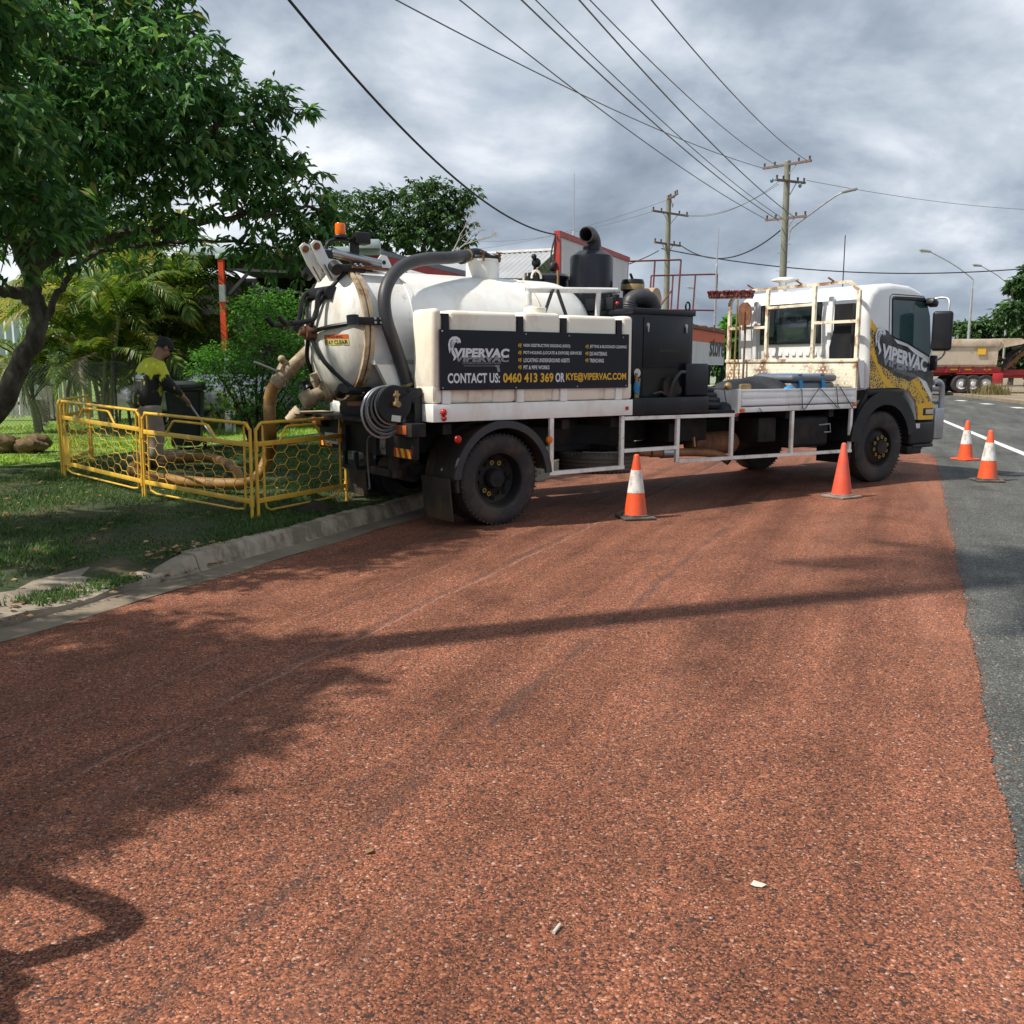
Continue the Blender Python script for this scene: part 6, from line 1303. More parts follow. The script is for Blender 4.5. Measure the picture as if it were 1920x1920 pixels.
def bare_tree():
    base = at(850, 700, 34); base.z = 0; e = tag(empty('bare_tree', tuple(base)), 'leafless pale twiggy tree beside the tree behind the tank', 'tree'); rnd = random.Random(5); b = B()
    tr_ = B(); top = at(845, 480, 34)-base; limb(tr_, [(0, 0, 0), top*.5, top], .06, .04, 8); tr_.build('trunk', MT['palebark'], e)
    def grow(p, d, L_, r, k):
        q = p+d*L_; b.tube([p, p+d*L_*.5+Vector((rnd.uniform(-.03, .03), 0, rnd.uniform(-.03, .03))), q], [r, r*.85, r*.65], 5)
        if k == 0: return
        for i in range(rnd.choice((2, 3))):
            dd = (d+Vector((rnd.uniform(-.6, .75), rnd.uniform(-.5, .5), rnd.uniform(-.2, .45)))).normalized(); grow(q, dd, L_*rnd.uniform(.6, .85), r*.62, k-1)
    for tx, ty in ((865, 440), (880, 450)):
        d = (at(tx, ty, 34)-base-top); grow(top, d.normalized(), .6, .03, 4)
    b.build('twigs', MT['palebark'], e)
bare_tree()
# ---- far trees on the right and beyond the shops
def far_tree(px, Y, top, w, seed, label, leafm=MT['leaf2'], n=18, base_y=705, leaf=(.35, .6), per=.7):
    r = random.Random(seed); base = at(px, base_y, Y); base.z = .0; tp_ = at(px, top, Y); h = tp_.z; rad = w*Y/1775/2
    cls = []
    for i in range(n):
        a = r.uniform(0, 6.28); q = rad*math.sqrt(r.random()); cls.append((Vector((base.x+q*math.cos(a), base.y+q*math.sin(a)*.7, h*(.35+.60*r.random()*(1-.45*(q/rad)**2)))), max(.7, rad*.36)*r.uniform(.7, 1.15), .9))
    cls.append((Vector((base.x, base.y, h-.9)), .9, 1))
    fk = Vector((base.x, base.y, h*.4))
    lm = [([fk, fk+Vector((math.cos(k*1.6)*rad*.5, math.sin(k*1.6)*rad*.4, h*.2)), fk+Vector((math.cos(k*1.6)*rad*.8, math.sin(k*1.6)*rad*.6, h*.35))], .1, .03) for k in range(4)]
    make_tree('far_tree', tuple(base), [base, Vector((base.x+.1, base.y, h*.2)), fk], lm, cls, label, seed, leafm, MT['bark'], per=per, leaf=leaf, width=.5, trunk_r=(.25, .16), rosette=7, twig=.03, group='trees beyond the road')
far_tree(1930, 66, 480, 120, 81, 'tall dark green tree rising above the tipper trailer at the right edge', n=22)
far_tree(1845, 80, 590, 90, 82, 'rounded green tree behind the street lamp across the road')
far_tree(1795, 92, 598, 60, 83, 'smaller green tree just right of the truck mirror')
far_tree(1895, 84, 570, 70, 84, 'green tree between the rounded tree and the tall one at right')
far_tree(1380, 70, 582, 60, 85, 'pale green tree seen through the headboard beside the store', leafm=MT['shrubleaf'])
far_tree(1345, 80, 640, 40, 86, 'low green bush beyond the store wall')
for i, (px, Y, top, w) in enumerate(((1985, 75, 540, 120), (2060, 70, 520, 130))): far_tree(px, Y, top, w, 90+i, ('green tree past the right edge behind the trailer', 'last green tree past the right edge')[i])
# distant bush line closing the horizon
def treeline():
    r = np.random.default_rng(5); cls = []
    for a in np.linspace(-70, 75, 190):
        d = r.uniform(190, 240); cls.append(((d*math.sin(R(a)), d*math.cos(R(a)), r.uniform(1.5, 4.5)), r.uniform(3.5, 5.5), 1))
    V, F, _ = clump_leaves(cls, 6, .035, (1.6, 2.8), .6, .4, 6); tag(link('distant_woods', nmesh('distant_woods', V, F, MT['leaf2'], True)), 'far-off line of bush along the horizon', 'woods', kind='stuff')
treeline()
# ================================================================ BUILDINGS
X, Y, Z = Vector((1, 0, 0)), Vector((0, 1, 0)), Vector((0, 0, 1))
def frame_at(p, ang):
    e = empty('x', p, ang); return e
def corr_sheet(b, o, u, v, lu, lv, pitch=.15, amp=.02, nrm=None, n=None):
    """corrugated sheet: waves along u, ribs running along v"""
    o, u, v = Vector(o), Vector(u), Vector(v); w = nrm or u.cross(v).normalized(); k = int(lu/pitch*4); rows = []
    for i in range(k+1):
        a = lu*i/k; h = amp*math.sin(i*math.pi/2); rows.append([b.bm.verts.new(o+u*a+v*t+w*h) for t in (0, lv)])
    for i in range(k): b.bm.faces.new((rows[i][0], rows[i+1][0], rows[i+1][1], rows[i][1]))
    return b
UD = RD.copy(); PD = Vector((RD.y, -RD.x, 0))     # along the street / towards the street
AL = math.atan2(RD.y, RD.x)
# carport with pale blue fascia and an inside painted near-black for shade, red and white post at the corner
c0 = at(430, 700, 20.2); c0.z = .25
e = tag(empty('carport_shop', (c0.x, c0.y, .25)), 'dark open-fronted shop with pale blue fascia and red-edged awning', 'building')
zt = at(430, 463, 20.2).z-.25; zb = at(430, 479, 20.2).z-.25
def L_(px, py, Y): return at(px, py, Y)-Vector((c0.x, c0.y, .25))
xl = L_(345, 470, 20.2).x; xr = L_(716, 470, 20.4).x
B().bx(xl, xr, -.05, .05, zb, zt, .01).build('fascia', MT['fasciablue'], e)
B().bx(xl, xr, .05, 7.0, zt-.12, zt-.02).build('roof', MT['roofgrey'], e)
B().bx(xl-2.2, xr+3, 5.5, 5.7, 0, zt-.13).build('back_wall', MT['shadeblack'], e)
k = B(); 
for i in range(30): k.bx(1.0+i*.12, 1.06+i*.12, 5.44, 5.49, 1.5, zt-.9)
k.build('slat_screen', MT['chassis'], e)
pr_ = .10
post = B().bx(-pr_, pr_, -.30, -.1, zb-.0-.1, zb, .01).build('post_top', MT['fasciablue'], e)
zz = [0, at(430, 660, 20).z-.25, at(430, 628, 20).z-.25, at(430, 566, 20).z-.25, at(430, 534, 20).z-.25, at(430, 492, 20).z-.25, zb-.1]
colr = ['redpost', 'orange', 'redpost', 'offwhite', 'redpost', 'redpost']
colr = ['offwhite', 'orange', 'redpost', 'offwhite', 'redpost', 'redpost']
for i in range(6): B().bx(-.055, .055, -.28, -.17, zz[i], zz[i+1]-.002).build('post_band', MT[colr[i]], e)
B().bar((.12, -.2, zz[4]-.2), (.62, -.1, zb-.25), .13, .06).build('brace', MT['darkgalv'], e); B().bar((.1, -.2, zb-.3), (1.3, -.1, zb-.34), .06, .05).bar((.6, -.1, zb-.65), (1.6, 0, zb-.75), .05, .05).build('tie_bar', MT['darkgalv'], e)
# awning roof with red edge sloping down to the right
a0 = L_(690, 470, 20.5); a1 = L_(885, 519, 23.0); 
b = B(); th_ = Vector((0, 0, -.08)); bk = Vector((-.6, 4.5, .25))
b.quad(a0, a1, a1+bk, a0+bk+Vector((0, 0, .1))).build('awning_roof', MT['roofgrey'], e)
b = B(); n = (a1-a0).normalized()
b.prism([(0, -.03), (1, -.03), (1, -.22), (0, -.16)], a0+Vector((0, -.03, 0)), a1-a0, Z, (0, .03, 0)).build('awning_edge', MT['red'], e)
B().prism([(0, -.02), (1, -.02), (1, .10), (0, .08)], a0+Vector((0, -.01, .0)), a1-a0, Z, (0, .02, 0)).build('awning_gutter', MT['roofgrey'], e)
B().quad(a0+Vector((0, .6, -.2)), a1+Vector((0, .6, -.25)), a1+Vector((0, .6, -3.5)), a0+Vector((0, .6, -4))).build('awning_interior_shade', MT['shadeblack'], e)  # dark sheet standing in for the shaded interior under the awning
B().bx(L_(664, 460, 20.3).x, L_(716, 460, 20.3).x, -.3, -.06, L_(690, 469, 20.2).z, L_(690, 452, 20.2).z, .01).build('roof_box', MT['fasciablue'], e)
# corrugated shed behind, with a street parapet trimmed red
P0 = Vector((1.37, 28, 0)); parH = at(1050, 437, 28).z
e = tag(empty('iron_roof_shed', (1.37, 28, 0)), 'shed with weathered corrugated iron roof behind the truck', 'building')
def rel(p): return Vector(p)-P0
rid0 = rel(at(1044, 470, 29.2)); ridd = -PD; ridL = 7.8
dn = (-UD*1.0+Vector((0, 0, -.42))).normalized()
b = B(); corr_sheet(b, rid0, ridd, dn, ridL, 3.2, .17, .022, Vector((0, 0, 1))).build('roof', MT['galvroof'], e)
b = B(); corr_sheet(b, rid0, ridd, (UD*1.0+Vector((0, 0, -.42))).normalized(), ridL, 3.2, .17, .022, Vector((0, 0, 1))).build('roof', MT['galvroof'], e)
rc = B()
for i in range(4): rc.bar(rid0+ridd*(ridL*i/4)+Z*.04, rid0+ridd*(ridL*(i+1)/4-.03)+Z*.04, .16, .07)
rc.build('ridge_cap', MT['pvc'], e)
eav = rid0+dn*3.1; B().quad(eav+Z*-.05, eav+ridd*ridL+Z*-.05, Vector((eav+ridd*ridL).xy.to_3d()), Vector(eav.xy.to_3d())).build('wall', MT['offwhite'], e)
e2 = tag(empty('shop_parapet', (1.37, 28, 0), 0), 'white shopfront parapet with red trim behind the black silencer', 'building')
def pw(s, z, off=0): return UD*s+PD*off+Vector((0, 0, z))
Lp = 7.0
for i in range(6): B().prism([(Lp*i/6+.004, 0), (Lp*(i+1)/6-.004, 0), (Lp*(i+1)/6-.004, parH-.1), (Lp*i/6+.004, parH-.1)], (0, 0, 0), UD, Z, -PD*.1).build('cladding_panel', MT['offwhite'], e2)
B().prism([(-.1, parH-.1), (Lp+.12, parH-.1), (Lp+.12, parH+.06), (-.1, parH+.06)], PD*.04, UD, Z, -PD*.18).build('top_trim', MT['red'], e2)
B().prism([(-.12, .0), (-.005, .0), (-.005, parH-.1), (-.12, parH-.1)], PD*.04, UD, Z, -PD*.18).build('side_trim', MT['red'], e2)
B().prism([(.03, 0), (.14, 0), (.14, parH-.2), (.03, parH-.2)], PD*.01+PD*.04, UD, Z, -PD*.04).build('corner_strip', MT['pvc'], e2)
# store with orange fascia and lettering
S0 = Vector((8.3, 44.3, 0)); e3 = tag(empty('corner_store', tuple(S0), 0), 'low store with orange fascia and store lettering beyond the engine box', 'building')
z1 = at(1300, 612, 45.2).z; z2 = at(1300, 640, 45.2).z; z3 = at(1300, 684, 45.2).z; Ls = 8.0
B().prism([(-9, z2), (Ls, z2), (Ls, z1-.12), (-9, z1-.12)], (0, 0, 0), UD, Z, -PD*.2).build('fascia', MT['orange'], e3)
tr2 = B(); rr3 = random.Random(2)
for i in range(24): tr2.prism([(-9+17*i/24, z1-.118), (-9+17*(i+1)/24-.02, z1-.118), (-9+17*(i+1)/24-.02, z1+rr3.uniform(.0, .1)), (-9+17*i/24, z1+rr3.uniform(0, .1))], PD*.1, UD, Z, -PD*.4)
tr2.build('ridge_tile', MT['rust'], e3)
B().prism([(-9, z3), (Ls-.2, z3), (Ls-.2, z2-.005), (-9, z2-.005)], PD*.02, UD, Z, -PD*.06).build('sign_panel', MT['offwhite'], e3)
lettering('store', UD*3.9+PD*.04+Z*(z3+.42), UD, Z, 3.9, .95, MT['black'], e3)
for s in (-8.5, -4, .5, 4.2, Ls-.4): B().cyl(UD*s+PD*-.02, UD*s+PD*-.02+Z*(z3-.005), .06, n=8).build('awning_post', MT['chassis'], e3)
B().prism([(-9, 0), (Ls, 0), (Ls, z1-.2), (-9, z1-.2)], -PD*3, UD, Z, -PD*.2).build('front_wall', MT['offwhite'], e3)
B().quad(UD*-9+Z*(z1-.1), UD*Ls+Z*(z1-.1), UD*Ls-PD*6+Z*(z1-.05), UD*-9-PD*6+Z*(z1-.05)).build('roof', MT['rust'], e3)
# empty pipe sign frames on the roofs
def pipeframe(label, Y, segs, r=.035):
    o = at(segs[0][0], segs[0][1], Y); o.z = 0; e = tag(empty('sign_frame', tuple(o)), label, 'frame')
    for a in segs: B().cyl(at(a[0], a[1], Y)-o, at(a[2], a[3], Y)-o, r, n=6).build('pipe', MT['rail_red'], e)
pipeframe('rusty red pipe sign frame beside the parapet', 38, [(1142, 491, 1277, 487), (1277, 487, 1270, 582), (1228, 489, 1222, 582), (1177, 490, 1172, 700), (1172, 582, 1272, 581)])
pipeframe('lower rusty pipe sign frame standing over the store', 41, [(1221, 517, 1345, 514), (1221, 517, 1218, 565), (1262, 516, 1258, 582), (1304, 516, 1299, 582), (1345, 514, 1339, 620), (1272, 581, 1341, 582), (1259, 545, 1226, 590)])
# ---- poles with cross arms, lamp, wires
WN = []
def wire(name, p0, p1, sag, r, mat, label):
    p0, p1 = Vector(p0), Vector(p1); o = p0; n = 28
    pts = [p0.lerp(p1, i/n)+Vector((0, 0, -4*sag*(i/n)*(1-i/n)))-o for i in range(n+1)]
    me = B().tube(pts, r, 5); ob = me.build(name, mat); ob.location = o; return tag(ob, label, 'cable', 'overhead wires')
def power_pole(px0, px1, ytop, Y, label, arms, r=.16):
    top = at(px1, ytop, Y); base = Vector((at(px0, 690, Y).x, Y, 0)); base = Vector((top.x, top.y, 0))
    e = tag(empty('power_pole', tuple(base)), label, 'power pole'); H = top.z
    B().tube([(0, 0, -.2), (0, 0, H*.5), (0, 0, H)], [r*1.15, r, r*.82], 14).build('pole', MT['timber'], e)
    B().lathe([(r*.85, 0), (r*.85, .04), (0, .06)], (0, 0, H), Z, 14).build('cap', MT['galv'], e)
    for (lx, ly, rx, ry, dY) in arms:
        a = at(lx, ly, Y+dY)-base; c = at(rx, ry, Y-dY)-base
        am = B().bar(a, c, .11, .09).build('cross_arm', MT['armwood'], e)
        m = (a+c)/2; st = B()
        for q in (.28, .72): st.bar(a.lerp(c, q), Vector((m.x, m.y-.0, m.z-.55)), .03)
        st.build('brace', MT['galv'], am)
        ins = B()
        for q in (.03, .25, .75, .97): ins.cyl(a.lerp(c, q), a.lerp(c, q)+Z*.2, .035, .05, 8)
        ins.build('insulator', MT['pig'], am)
    return e, base
Y2 = 43.0
pe, pb = power_pole(1468, 1477, 303, Y2, 'timber power pole with street lamp arm, rising behind the cab', [(1431, 316, 1521, 301, 1.0), (1455, 337, 1509, 343, -.6), (1436, 413, 1512, 405, 1.0)])
st = B()
for i in range(12): st.bar(Vector((.16*(-1)**i, 0, 3.2+i*.38)), Vector((.30*(-1)**i, 0, 3.22+i*.38)), .02)
st.build('climbing_peg', MT['galv'], pe)
B().tube(smoothpath([at(1479, 450, Y2-.2)-pb, at(1482, 432, Y2-.2)-pb, at(1492, 422, Y2-.4)-pb, at(1512, 407, Y2-1)-pb, at(1560, 372, Y2-2)-pb, at(1583, 359, Y2-2.4)-pb], 5), .035, 8).build('lamp_arm', MT['galv'], pe)
B().box(at(1593, 357, Y2-2.5)-pb, (.62, .24, .12), Euler((0, R(-12), 0)), .04).build('lamp_head', MT['galv'], pe)
B().cyl(at(1455, 338, Y2)-pb, at(1447, 338, Y2)-pb, .02, n=6).sphere(at(1447, 338, Y2)-pb, .085, (1, 1, 1.25), 12).cyl(at(1500, 342, Y2)-pb, at(1500, 347, Y2)-pb, .02, n=6).sphere(at(1500, 348, Y2)-pb, .08, (1, 1, 1.25)).build('strain_insulator', MT['ceramic'], pe)
pe1, pb1 = power_pole(1240, 1254, 367, 52.0, 'leaning-looking timber power pole behind the engine box', [(1223, 395, 1290, 405, -1.0), (1227, 454, 1276, 461, -.6), (1253, 374, 1270, 363, -1.6)])
B().bar(at(1225, 590, 52)-pb1, at(1245, 560, 52)-pb1, .04).build('stay', MT['galv'], pe1)
pe3 = tag(empty('power_pole', (-11.6, -3.2, 0)), 'timber power pole standing on the verge behind the camera', 'power pole'); B().tube([(0, 0, -.2), (0, 0, 6), (0, 0, 11)], [.19, .17, .14], 12).build('pole', MT['timber'], pe3)
for z in (10.6, 9.3, 8.0): B().bar((-1.1, .55, z), (1.1, -.55, z), .11, .09).build('cross_arm', MT['armwood'], pe3)
# wires from the pole behind the cab towards and over the camera: each passes over its own place in the sky
def far_from(p, px, py, Y):
    q = at(px, py, Y); d = q-p; return q+d*.9
wl = [((1433, 316), (845, 0), .018, 'overhead wire leaving the frame leftmost of the bundle'), ((1440, 413), (930, 0), .018, 'overhead wire second from the left at the top edge'), ((1458, 412), (1035, 0), .022, 'overhead wire third from the left at the top edge'), ((1470, 411), (1060, 0), .016, 'overhead wire fourth from the left at the top edge'), ((1492, 409), (1135, 0), .022, 'overhead wire fifth from the left at the top edge'), ((1458, 311), (1160, 0), .016, 'overhead wire sixth from the left at the top edge'), ((1515, 302), (1268, 0), .018, 'overhead wire rightmost of the bundle at the top edge')]
for (a, tpx, r, lab) in wl:
    p = at(a[0], a[1], Y2); q = at(tpx[0], tpx[1], 20.0); f = q+(q-p)*.75; f.z += .35
    o = wire('overhead_wire', p, f, .75, r*.8, MT['wiregrey'], lab)
wire('service_cable', at(1043, 440, 28), at(400, -180, 12), .8, .022, MT['wire'], 'thick black service cable dropping to the parapet corner')
wire('service_cable', at(1278, 461, 51), at(1463, 432, Y2), .9, .03, MT['wire'], 'thick sagging cable slung between the two timber poles')
wire('service_cable', at(1240, 466, 52), at(2050, 490, 48), .9, .03, MT['wire'], 'long dark cable running right from the poles across the sky')
wire('service_cable', at(1235, 470, 52), at(1142, 505, 40), .1, .025, MT['wire'], 'short cable from the timber pole down to the shop')
for i, (a, b_) in enumerate((((1225, 396, 52), (880, 452, 70)), ((1290, 405, 52), (1463, 338, 44)), ((1265, 370, 52), (860, 470, 80)), ((1275, 402, 52), (1460, 345, 44)))):
    wire('thin_wire', at(*a), at(*b_), .5, .012, MT['wiregrey'], ('thin wire from the far pole running left, upper of two', 'thin wire between the two poles, upper of two', 'thin wire from the far pole running left, lower of two', 'thin wire between the two poles, lower of two')[i])
wire('thin_wire', at(1512, 338, Y2), at(2000, 395, 60), .3, .012, MT['wiregrey'], 'thin wire running right from the lamp pole')
# loop of cable and fittings at the parapet corner
o = at(1043, 440, 27.9); e = tag(empty('cable_bracket', tuple(o)), 'service cable bracket with dangling leads at the parapet corner', 'bracket'); B().bar((0, 0, 0), at(1046, 470, 27.95)-o, .04).build('bracket', MT['galv'], e); B().tube(smoothpath([(0, 0, 0), at(1036, 462, 27.9)-o, at(1032, 490, 27.9)-o, at(1030, 512, 27.9)-o]), .022, 6).build('lead', MT['wire'], e); B().sphere(at(1036, 500, 27.9)-o, .10, (1, 1, 1.4)).sphere(at(1040, 495, 27.9)-o, .07).build('junction', MT['wire'], e)
# roof antennas
def mast(px0, y0, px1, y1, Y, r, label, thick=None):
    o = at(px0, y0, Y); e = tag(empty('antenna_mast', tuple(o)), label, 'antenna'); t = at(px1, y1, Y)-o; t.x *= .3
    B().tube([(0, 0, 0), t*.5, t], [r, r*.8, r*.5], 6).build('mast', MT['galv'], e); B().lathe([(r*1.6, 0), (r*1.6, .3), (r, .34)], (0, 0, 0), Z, 8).build('socket', MT['galv'], e)
    if thick: B().cyl((0, 0, -thick), (0, 0, .05), r*1.8, n=8).build('pole', MT['galv'], e)
mast(1075, 455, 1078, 325, 30, .02, 'thin antenna mast above the parapet'); mast(1343, 510, 1353, 428, 41, .03, 'antenna on a grey mast over the store', 2.2)
# street lamps across the road
def street_lamp(px, Y, ytop, headpx, heady, label):
    b0 = Vector((at(px, 690, Y).x, Y, 0)); e = tag(empty('street_lamp', tuple(b0)), label, 'street lamp', 'lamps across the road')
    k = at(px+2, ytop, Y)-b0; k.x = 0; h = at(headpx, heady, Y)-b0
    B().tube([(0, 0, 0), (0, 0, k.z*.5), (0, 0, k.z)], [.11, .09, .07], 10).build('column', MT['galv'], e)
    B().tube(smoothpath([k, k+Vector((.03, 0, .35)), k+Vector((-.08, 0, .62)), k.lerp(h, .5)+Vector((.1, 0, .35)), h], 5), .036, 8).build('arm', MT['galv'], e)
    B().box(h+Vector((-.25, 0, .03)), (.7, .3, .14), Euler((0, R(10), 0)), .05).build('head', MT['galv'], e)
    B().box(h+Vector((-.3, 0, -.05)), (.4, .24, .06), None, .03).build('lens', MT['lampglass'], e)
street_lamp(1812, 62, 540, 1742, 471, 'galvanised street lamp across the road beside the truck mirror')
street_lamp(1880, 78, 548, 1838, 498, 'farther street lamp in front of the tall tree at right')
# small lamp seen past the engine box
street_lamp(1313, 90, 640, 1300, 540, 'tiny far street lamp between the pipe frames')
# distant houses
def house(px, Y, w, h, label, roof, wall):
    b0 = Vector((at(px, 690, Y).x, Y, 0)); e = tag(empty('far_house', tuple(b0)), label, 'house')
    B().bx(-w/2, w/2, 0, 6, 0, h).build('wall', wall, e); B().prism([(-w/2-.4, h), (w/2+.4, h), (w/2-1.2, h+1.5), (-w/2+1.2, h+1.5)], (0, -.4, 0), X, Z, (0, 6.8, 0)).build('roof', roof, e)
    for x in (-w*.25, w*.2): B().bx(x-.6, x+.6, -.03, .02, 1, 2.2).build('window', MT['glass'], e)
house(1385, 85, 7, 2.4, 'far pale house with grey roof beyond the store', MT['tileroof'], MT['farwhite'])
house(1300, 110, 10, 2.6, 'farthest pale house hidden past the shops', MT['roofgrey'], MT['farwhite'])
# ---- pale corrugated wall and picket fence in the yard at far left
def left_yard():
    o = at(-60, 700, 27); o.z = .3; e = tag(empty('corrugated_wall', tuple(o)), 'pale blue corrugated wall of the house at far left', 'wall'); k = B()
    corr_sheet(k, (0, 0, 0), (1, .02, 0), (0, 0, 1), at(95, 700, 27).x-o.x, at(0, 545, 27).z-.3, .22, .035, Vector((0, -1, 0))).build('sheet', M('pale_sheet', (.52, .58, .64), .5, var=.08, vs=2), e)
    B().bx(-.2, at(95, 700, 27).x-o.x, -.06, .0, at(0, 545, 27).z-.32, at(0, 545, 27).z-.15).build('capping', MT['pvc'], e)
    o2 = at(-60, 780, 24); o2.z = .3; e = tag(empty('picket_fence', tuple(o2)), 'weathered grey picket fence behind the lawn at far left', 'fence')
    me = B().prism([(-.04, .1), (.04, .1), (.04, 1.5), (0, 1.58), (-.04, 1.5)], (0, -.01, 0), X, Z, (0, .02, 0)).mesh('picket', M('weathered_picket', (.34, .32, .30), .85, var=.25, vs=6), smooth=False)
    for i in range(26):
        p = link('picket', me, e, (i*.125, random.Random(i).uniform(-.01, .01), random.Random(i+50).uniform(-.05, .03)))
    for z in (.4, 1.2): B().bx(-.1, 3.3, .012, .05, z, z+.08).build('rail', MT['armwood'], e)
    o3 = at(95, 770, 24.5); o3.z = .3; e = tag(empty('brick_pier', tuple(o3)), 'pale rendered pier ending the picket fence', 'pier'); B().bx(-.15, .15, -.15, .15, 0, 1.25, .01).build('shaft', MT['concrete'], e); B().bx(-.2, .2, -.2, .2, 1.25, 1.33, .02).build('cap', MT['concrete'], e)
left_yard()
# garden edging and a parked silver car beyond the chain-link fence
def simple_car(loc, rz, label, body, nm='parked_car', bar=False, flat=False):
    e = tag(empty(nm, loc, rz), label, 'car')
    prof_ = [(-2.1, .45), (-2.15, .8), (-2.0, 1.0), (-1.2, 1.08), (-.7, 1.5), (.6, 1.5), (1.15, 1.05), (1.95, .95), (2.12, .75), (2.1, .4)]
    b = B(); rows = []
    for off, dy in ((.06, 0), (.015, .03), (0, .1)):
        P = offset_poly(prof_, off); rows.append([(x, dy, z) for x, z in P])
    yy = lambda z: .12*max(0, z-.95)/.55
    cols = [[b.bm.verts.new((x, -.88+dy+yy(z), z)) for x, dy, z in r] for r in rows]+[[b.bm.verts.new((x, .88-dy-yy(z), z)) for x, dy, z in r] for r in rows[::-1]]; k = len(prof_)
    for i in range(len(cols)-1):
        for j in range(k): b.bm.faces.new((cols[i][j], cols[i][(j+1) % k], cols[i+1][(j+1) % k], cols[i+1][j]))
    b.bm.faces.new(cols[0][::-1]); b.bm.faces.new(cols[-1]); b.build('body', body, e, ang=45)
    for s in (-1, 1):
        B().prism([(-1.05, 1.08), (-.66, 1.44), (.55, 1.44), (1.0, 1.06)], (0, s*.815-.01, 0), X, Z, (0, .02, 0)).build('window', MT['glass'], e)
        for x in (-1.3, 1.35):
            w = B().lathe([(.19, -.1), (.29, -.11), (.33, -.07), (.33, .07), (.29, .11), (.19, .1)], (x, s*.80, .33), Y, 26).build('wheel', MT['rubber'], e); B().lathe([(.2, -.08), (.17, -.05), (0, -.06), ], (x, s*.80, .33), (0, -s, 0), 20).lathe([(.2, .08), (.17, .09), (0, .1)], (x, s*.80, .33), (0, s, 0), 20).build('rim', MT['galv'], w)
        B().sphere((.75, s*.98, 1.12), .1, (.6, 1.2, .8)).bar((.75, s*.98, 1.1), (.72, s*.84, 1.06), .03).build('mirror', MT['black'], e)
        B().bx(2.02, 2.12, s*.6-.2, s*.6+.2, .72, .88, .03).build('headlamp', MT['lampglass'], e)
    B().prism([(-.72, 0), (.72, 0), (.62, 1), (-.62, 1)], (1.13, 0, 1.075), Y, Vector((-.5, 0, .40)), (.01, 0, .014)).build('windscreen', MT['glass'], e)
    B().prism([(-.7, 0), (.7, 0), (.62, 1), (-.62, 1)], (-1.19, 0, 1.10), Y, Vector((.45, 0, .37)), (-.01, 0, .014)).build('rear_screen', MT['glass'], e)
    if bar: B().tube(smoothpath([(2.16, -.75, .45), (2.25, -.76, .85), (2.24, -.66, 1.14), (2.22, -.42, 1.29), (2.22, 0, 1.33), (2.22, .42, 1.29), (2.24, .66, 1.14), (2.25, .76, .85), (2.16, .75, .45)], 6), .045, 10).tube([(2.2, -.7, .75), (2.2, .7, .75)], .03, 8).build('nudge_bar', MT['black'], e)
    return e
q = at(420, 720, 21.5); simple_car((q.x, q.y, .28), R(40), 'silver car parked behind the chain-link fence and shrub', MT['silver'])
simple_car((-3.45, .45, .0), R(67), 'white car out of view, guessed from the hooped shadow it casts on the road', MT['cabwhite'], bar=True)  # unseen car guessed from its shadow, bar shaped to cast the hoop
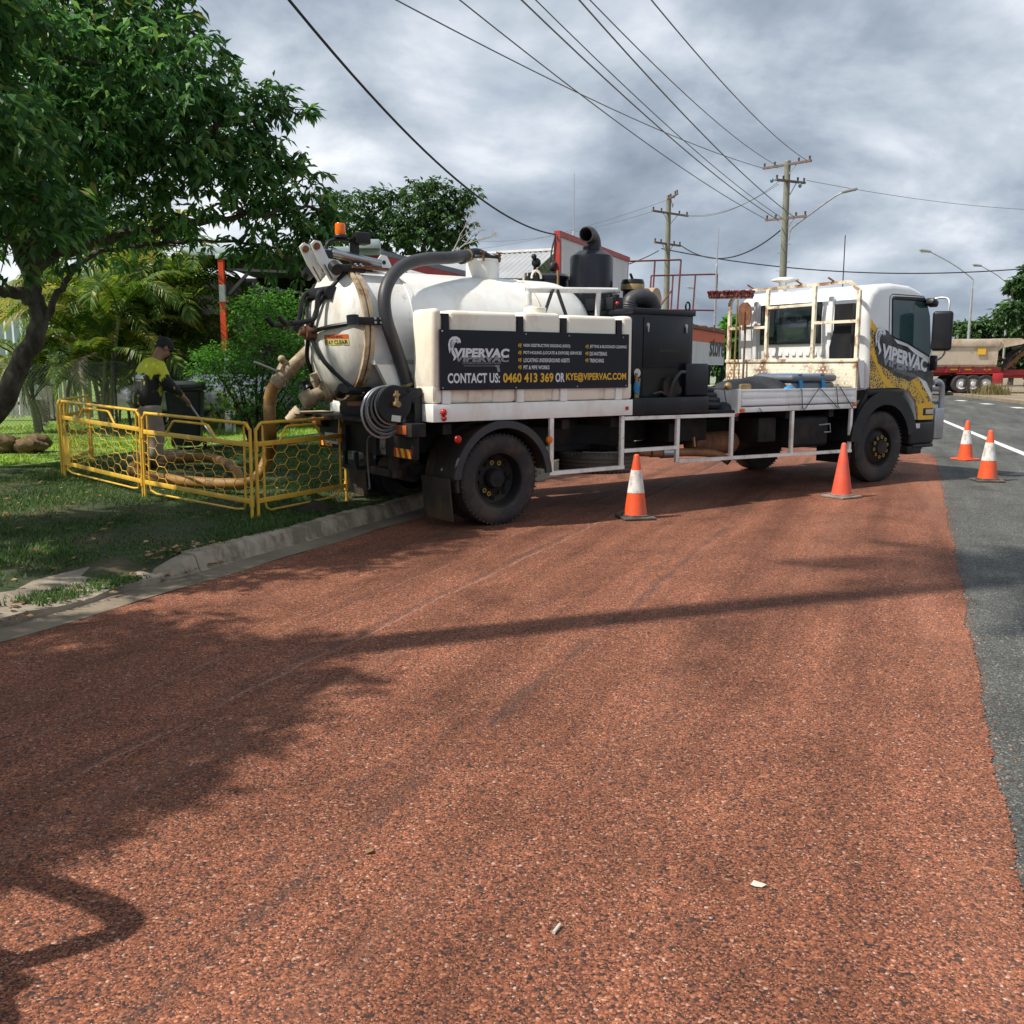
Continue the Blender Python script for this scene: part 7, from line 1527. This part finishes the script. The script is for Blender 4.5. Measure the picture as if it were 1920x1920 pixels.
# ---- side-tipper trailer across the road
def trailer():
    o = Vector((at(1757, 742, 56).x-2.0, 57.0, .12)); e = tag(empty('tipper_trailer', tuple(o), R(-4)), 'cream and red side-tipper road trailer parked across the road', 'trailer')
    S = lambda px: (px-1757)*56/1775+2.0
    w = 2.4
    Lb = S(1862)
    # tipping body: hopper section lofted along x
    sec = [(.0, 1.25), (-.35, 1.55), (-.45, 2.45), (-.38, 2.5)]; b = B(); rows = []
    for x, zs in ((0, .0), (.3, .0), (Lb-.4, 0), (Lb, -.0)):
        rows.append([b.bm.verts.new((x, y, z)) for y, z in ((.1, 1.3), (-.25, 1.6), (-.36, 2.6), (-.25, 2.7), (w+.25, 2.7), (w+.36, 2.6), (w+.25, 1.6), (w-.1, 1.3))])
    for i in range(3):
        for j in range(8): b.bm.faces.new((rows[i][j], rows[i][(j+1) % 8], rows[i+1][(j+1) % 8], rows[i+1][j]))
    b.bm.faces.new(rows[0]); b.bm.faces.new(rows[-1][::-1]); b.build('tipping_body', MT['trailcream'], e, smooth=False)
    B().bx(-.05, Lb+.05, -.42, -.34, 2.58, 3.0, .02).bx(-.05, Lb+.05, w+.34, w+.42, 2.58, 3.0, .02).build('side_board', MT['trailcream'], e)
    B().prism([(0, 0), (1.5, .02), (1.9, -.2), (1.5, -.32), (.5, -.5), (.1, -.9)], (Lb-.3, -.3, 3.02), X, Z, (0, w+.6, 0)).build('head_cover', MT['trailcream'], e)
    B().bx(0, Lb+2.2, .6, .78, 1.02, 1.32).bx(0, Lb+2.2, 1.6, 1.78, 1.02, 1.32).build('chassis', MT['trailred'], e)
    B().bx(-.0, Lb+.3, -.12, -.05, 1.16, 1.46, .02).bx(-.0, Lb+.3, w+.05, w+.12, 1.16, 1.46, .02).build('side_skirt', MT['trailred'], e)
    for i in range(7): B().bx(.3+i*.75, .38+i*.75, -.16, -.12, 1.18, 1.6).build('rib', MT['trailred'], e)
    for px in (1790, 1815, 1848): B().bx(S(px)-.2, S(px)+.2, -.135, -.12, 1.30, 1.37).build('marker', MT['print_yellow'], e)
    B().bx(S(1833)-.22, S(1833)+.22, -.375, -.355, 2.15, 2.50).build('sign_plate', MT['print_yellow'], e)
    tm = B().lathe([(.3, -.13), (.46, -.14), (.52, -.09), (.53, 0), (.52, .09), (.46, .14), (.3, .13)], (0, 0, 0), Y, 24).mesh('wheel', MT['rubber']); rm = B().lathe([(.31, -.1), (.28, -.12), (.25, -.06), (.14, -.07), (.1, -.14), (0, -.14)], (0, 0, 0), Y, 20).mesh('rim', MT['offwhite'])
    for px in (1805, 1825, 1847):
        for y in (0, w): 
            k = link('wheel', tm, e, (S(px), y, .53), (0, 0, 0 if y == 0 else math.pi)); link('rim', rm, k)
    B().bx(S(1796), S(1858), -.14, .2, 1.08, 1.14, .02).bx(S(1858), S(1876), -.14, .2, .55, 1.14, .03).build('mudguard', MT['trailred'], e)
    # pipework and drawbar at the front
    B().bx(Lb+.2, Lb+3.2, .9, 1.5, .85, 1.05).bar((Lb+.3, .3, 1.1), (Lb+2.4, 1.2, 1.0), .14).build('drawbar', MT['trailred'], e)
    hp_ = B()
    for i in range(6): hp_.tube(smoothpath([(Lb+.1+.1*i, .1+.2*i, 1.2), (Lb+.6+.1*i, .2*i, 1.5+.1*i), (Lb+1.0, .1+.2*i, 2.1), (Lb+1.6+.05*i, .1+.25*i, 2.6)], 4), .05, 6)
    hp_.build('hydraulic_hose', MT['hose'], e); B().bar((Lb+.5, .1, 1.3), (Lb+1.9, .1, 2.6), .2, .2).bar((Lb+.2, .8, 2.2), (Lb+1.5, .8, 1.4), .14, .14).build('tipping_ram', MT['rust'], e)
    B().bx(-1.2, 0, .2, w-.2, .9, 1.3, .03).build('rear_frame', MT['trailred'], e); B().bx(-.4, -.1, .0, w, .45, .9, .02).build('rear_bumper', MT['chassis'], e)
    e.scale = (1.05, 1.05, 1.06)
    # lead unit continuing out of the picture
    o2 = o+Vector((Lb+3.1, -.4, 0)); e2 = tag(empty('prime_mover', tuple(o2), R(-4)), 'rear of the red truck unit hitched to the tipper at the right edge', 'truck')
    for x in (.6, 1.8):
        for y in (0, w): k = link('wheel', tm, e2, (x, y, .53), (0, 0, 0 if y == 0 else math.pi)); link('rim', rm, k)
    B().bx(-.3, 5, .6, 1.8, .8, 1.1).build('chassis', MT['trailred'], e2); B().bx(2.8, 5.2, 0, w, .9, 3.3, .15, 3).build('cab', MT['trailred'], e2); B().bx(.2, 2.2, -.15, .25, 1.08, 1.14, .02).build('mudguard', MT['chassis'], e2); B().bx(3.4, 4.6, -.01, .01, 2.1, 2.9).build('window', MT['glass'], e2)
trailer()
# dry grass tuft by the trailer wheels
q = at(1862, 735, 54); V, F = scatter_leaves(10, lambda r: (0, 0, 0), .1, 1)
r_ = np.random.default_rng(3); n = 500; a = r_.uniform(0, 6.28, n); bs_ = np.stack([q.x+r_.normal(0, .4, n), q.y+r_.normal(0, .3, n), np.full(n, .11)], 1); tp2 = bs_+np.stack([np.cos(a)*.25, np.sin(a)*.25, r_.uniform(.25, .85, n)], 1)
Vt = np.empty((n*3, 3)); Vt[0::3] = bs_+[.02, 0, 0]; Vt[1::3] = bs_-[.02, 0, 0]; Vt[2::3] = tp2
tag(link('dry_grass_tuft', nmesh('dry_grass_tuft', Vt, np.arange(n*3).reshape(n, 3), leafmat('straw', [(0, (.2, .18, .07)), (1, (.36, .3, .14))], .2, .8))), 'dry yellow grass tuft beside the tipper trailer wheels', 'grass', kind='stuff')
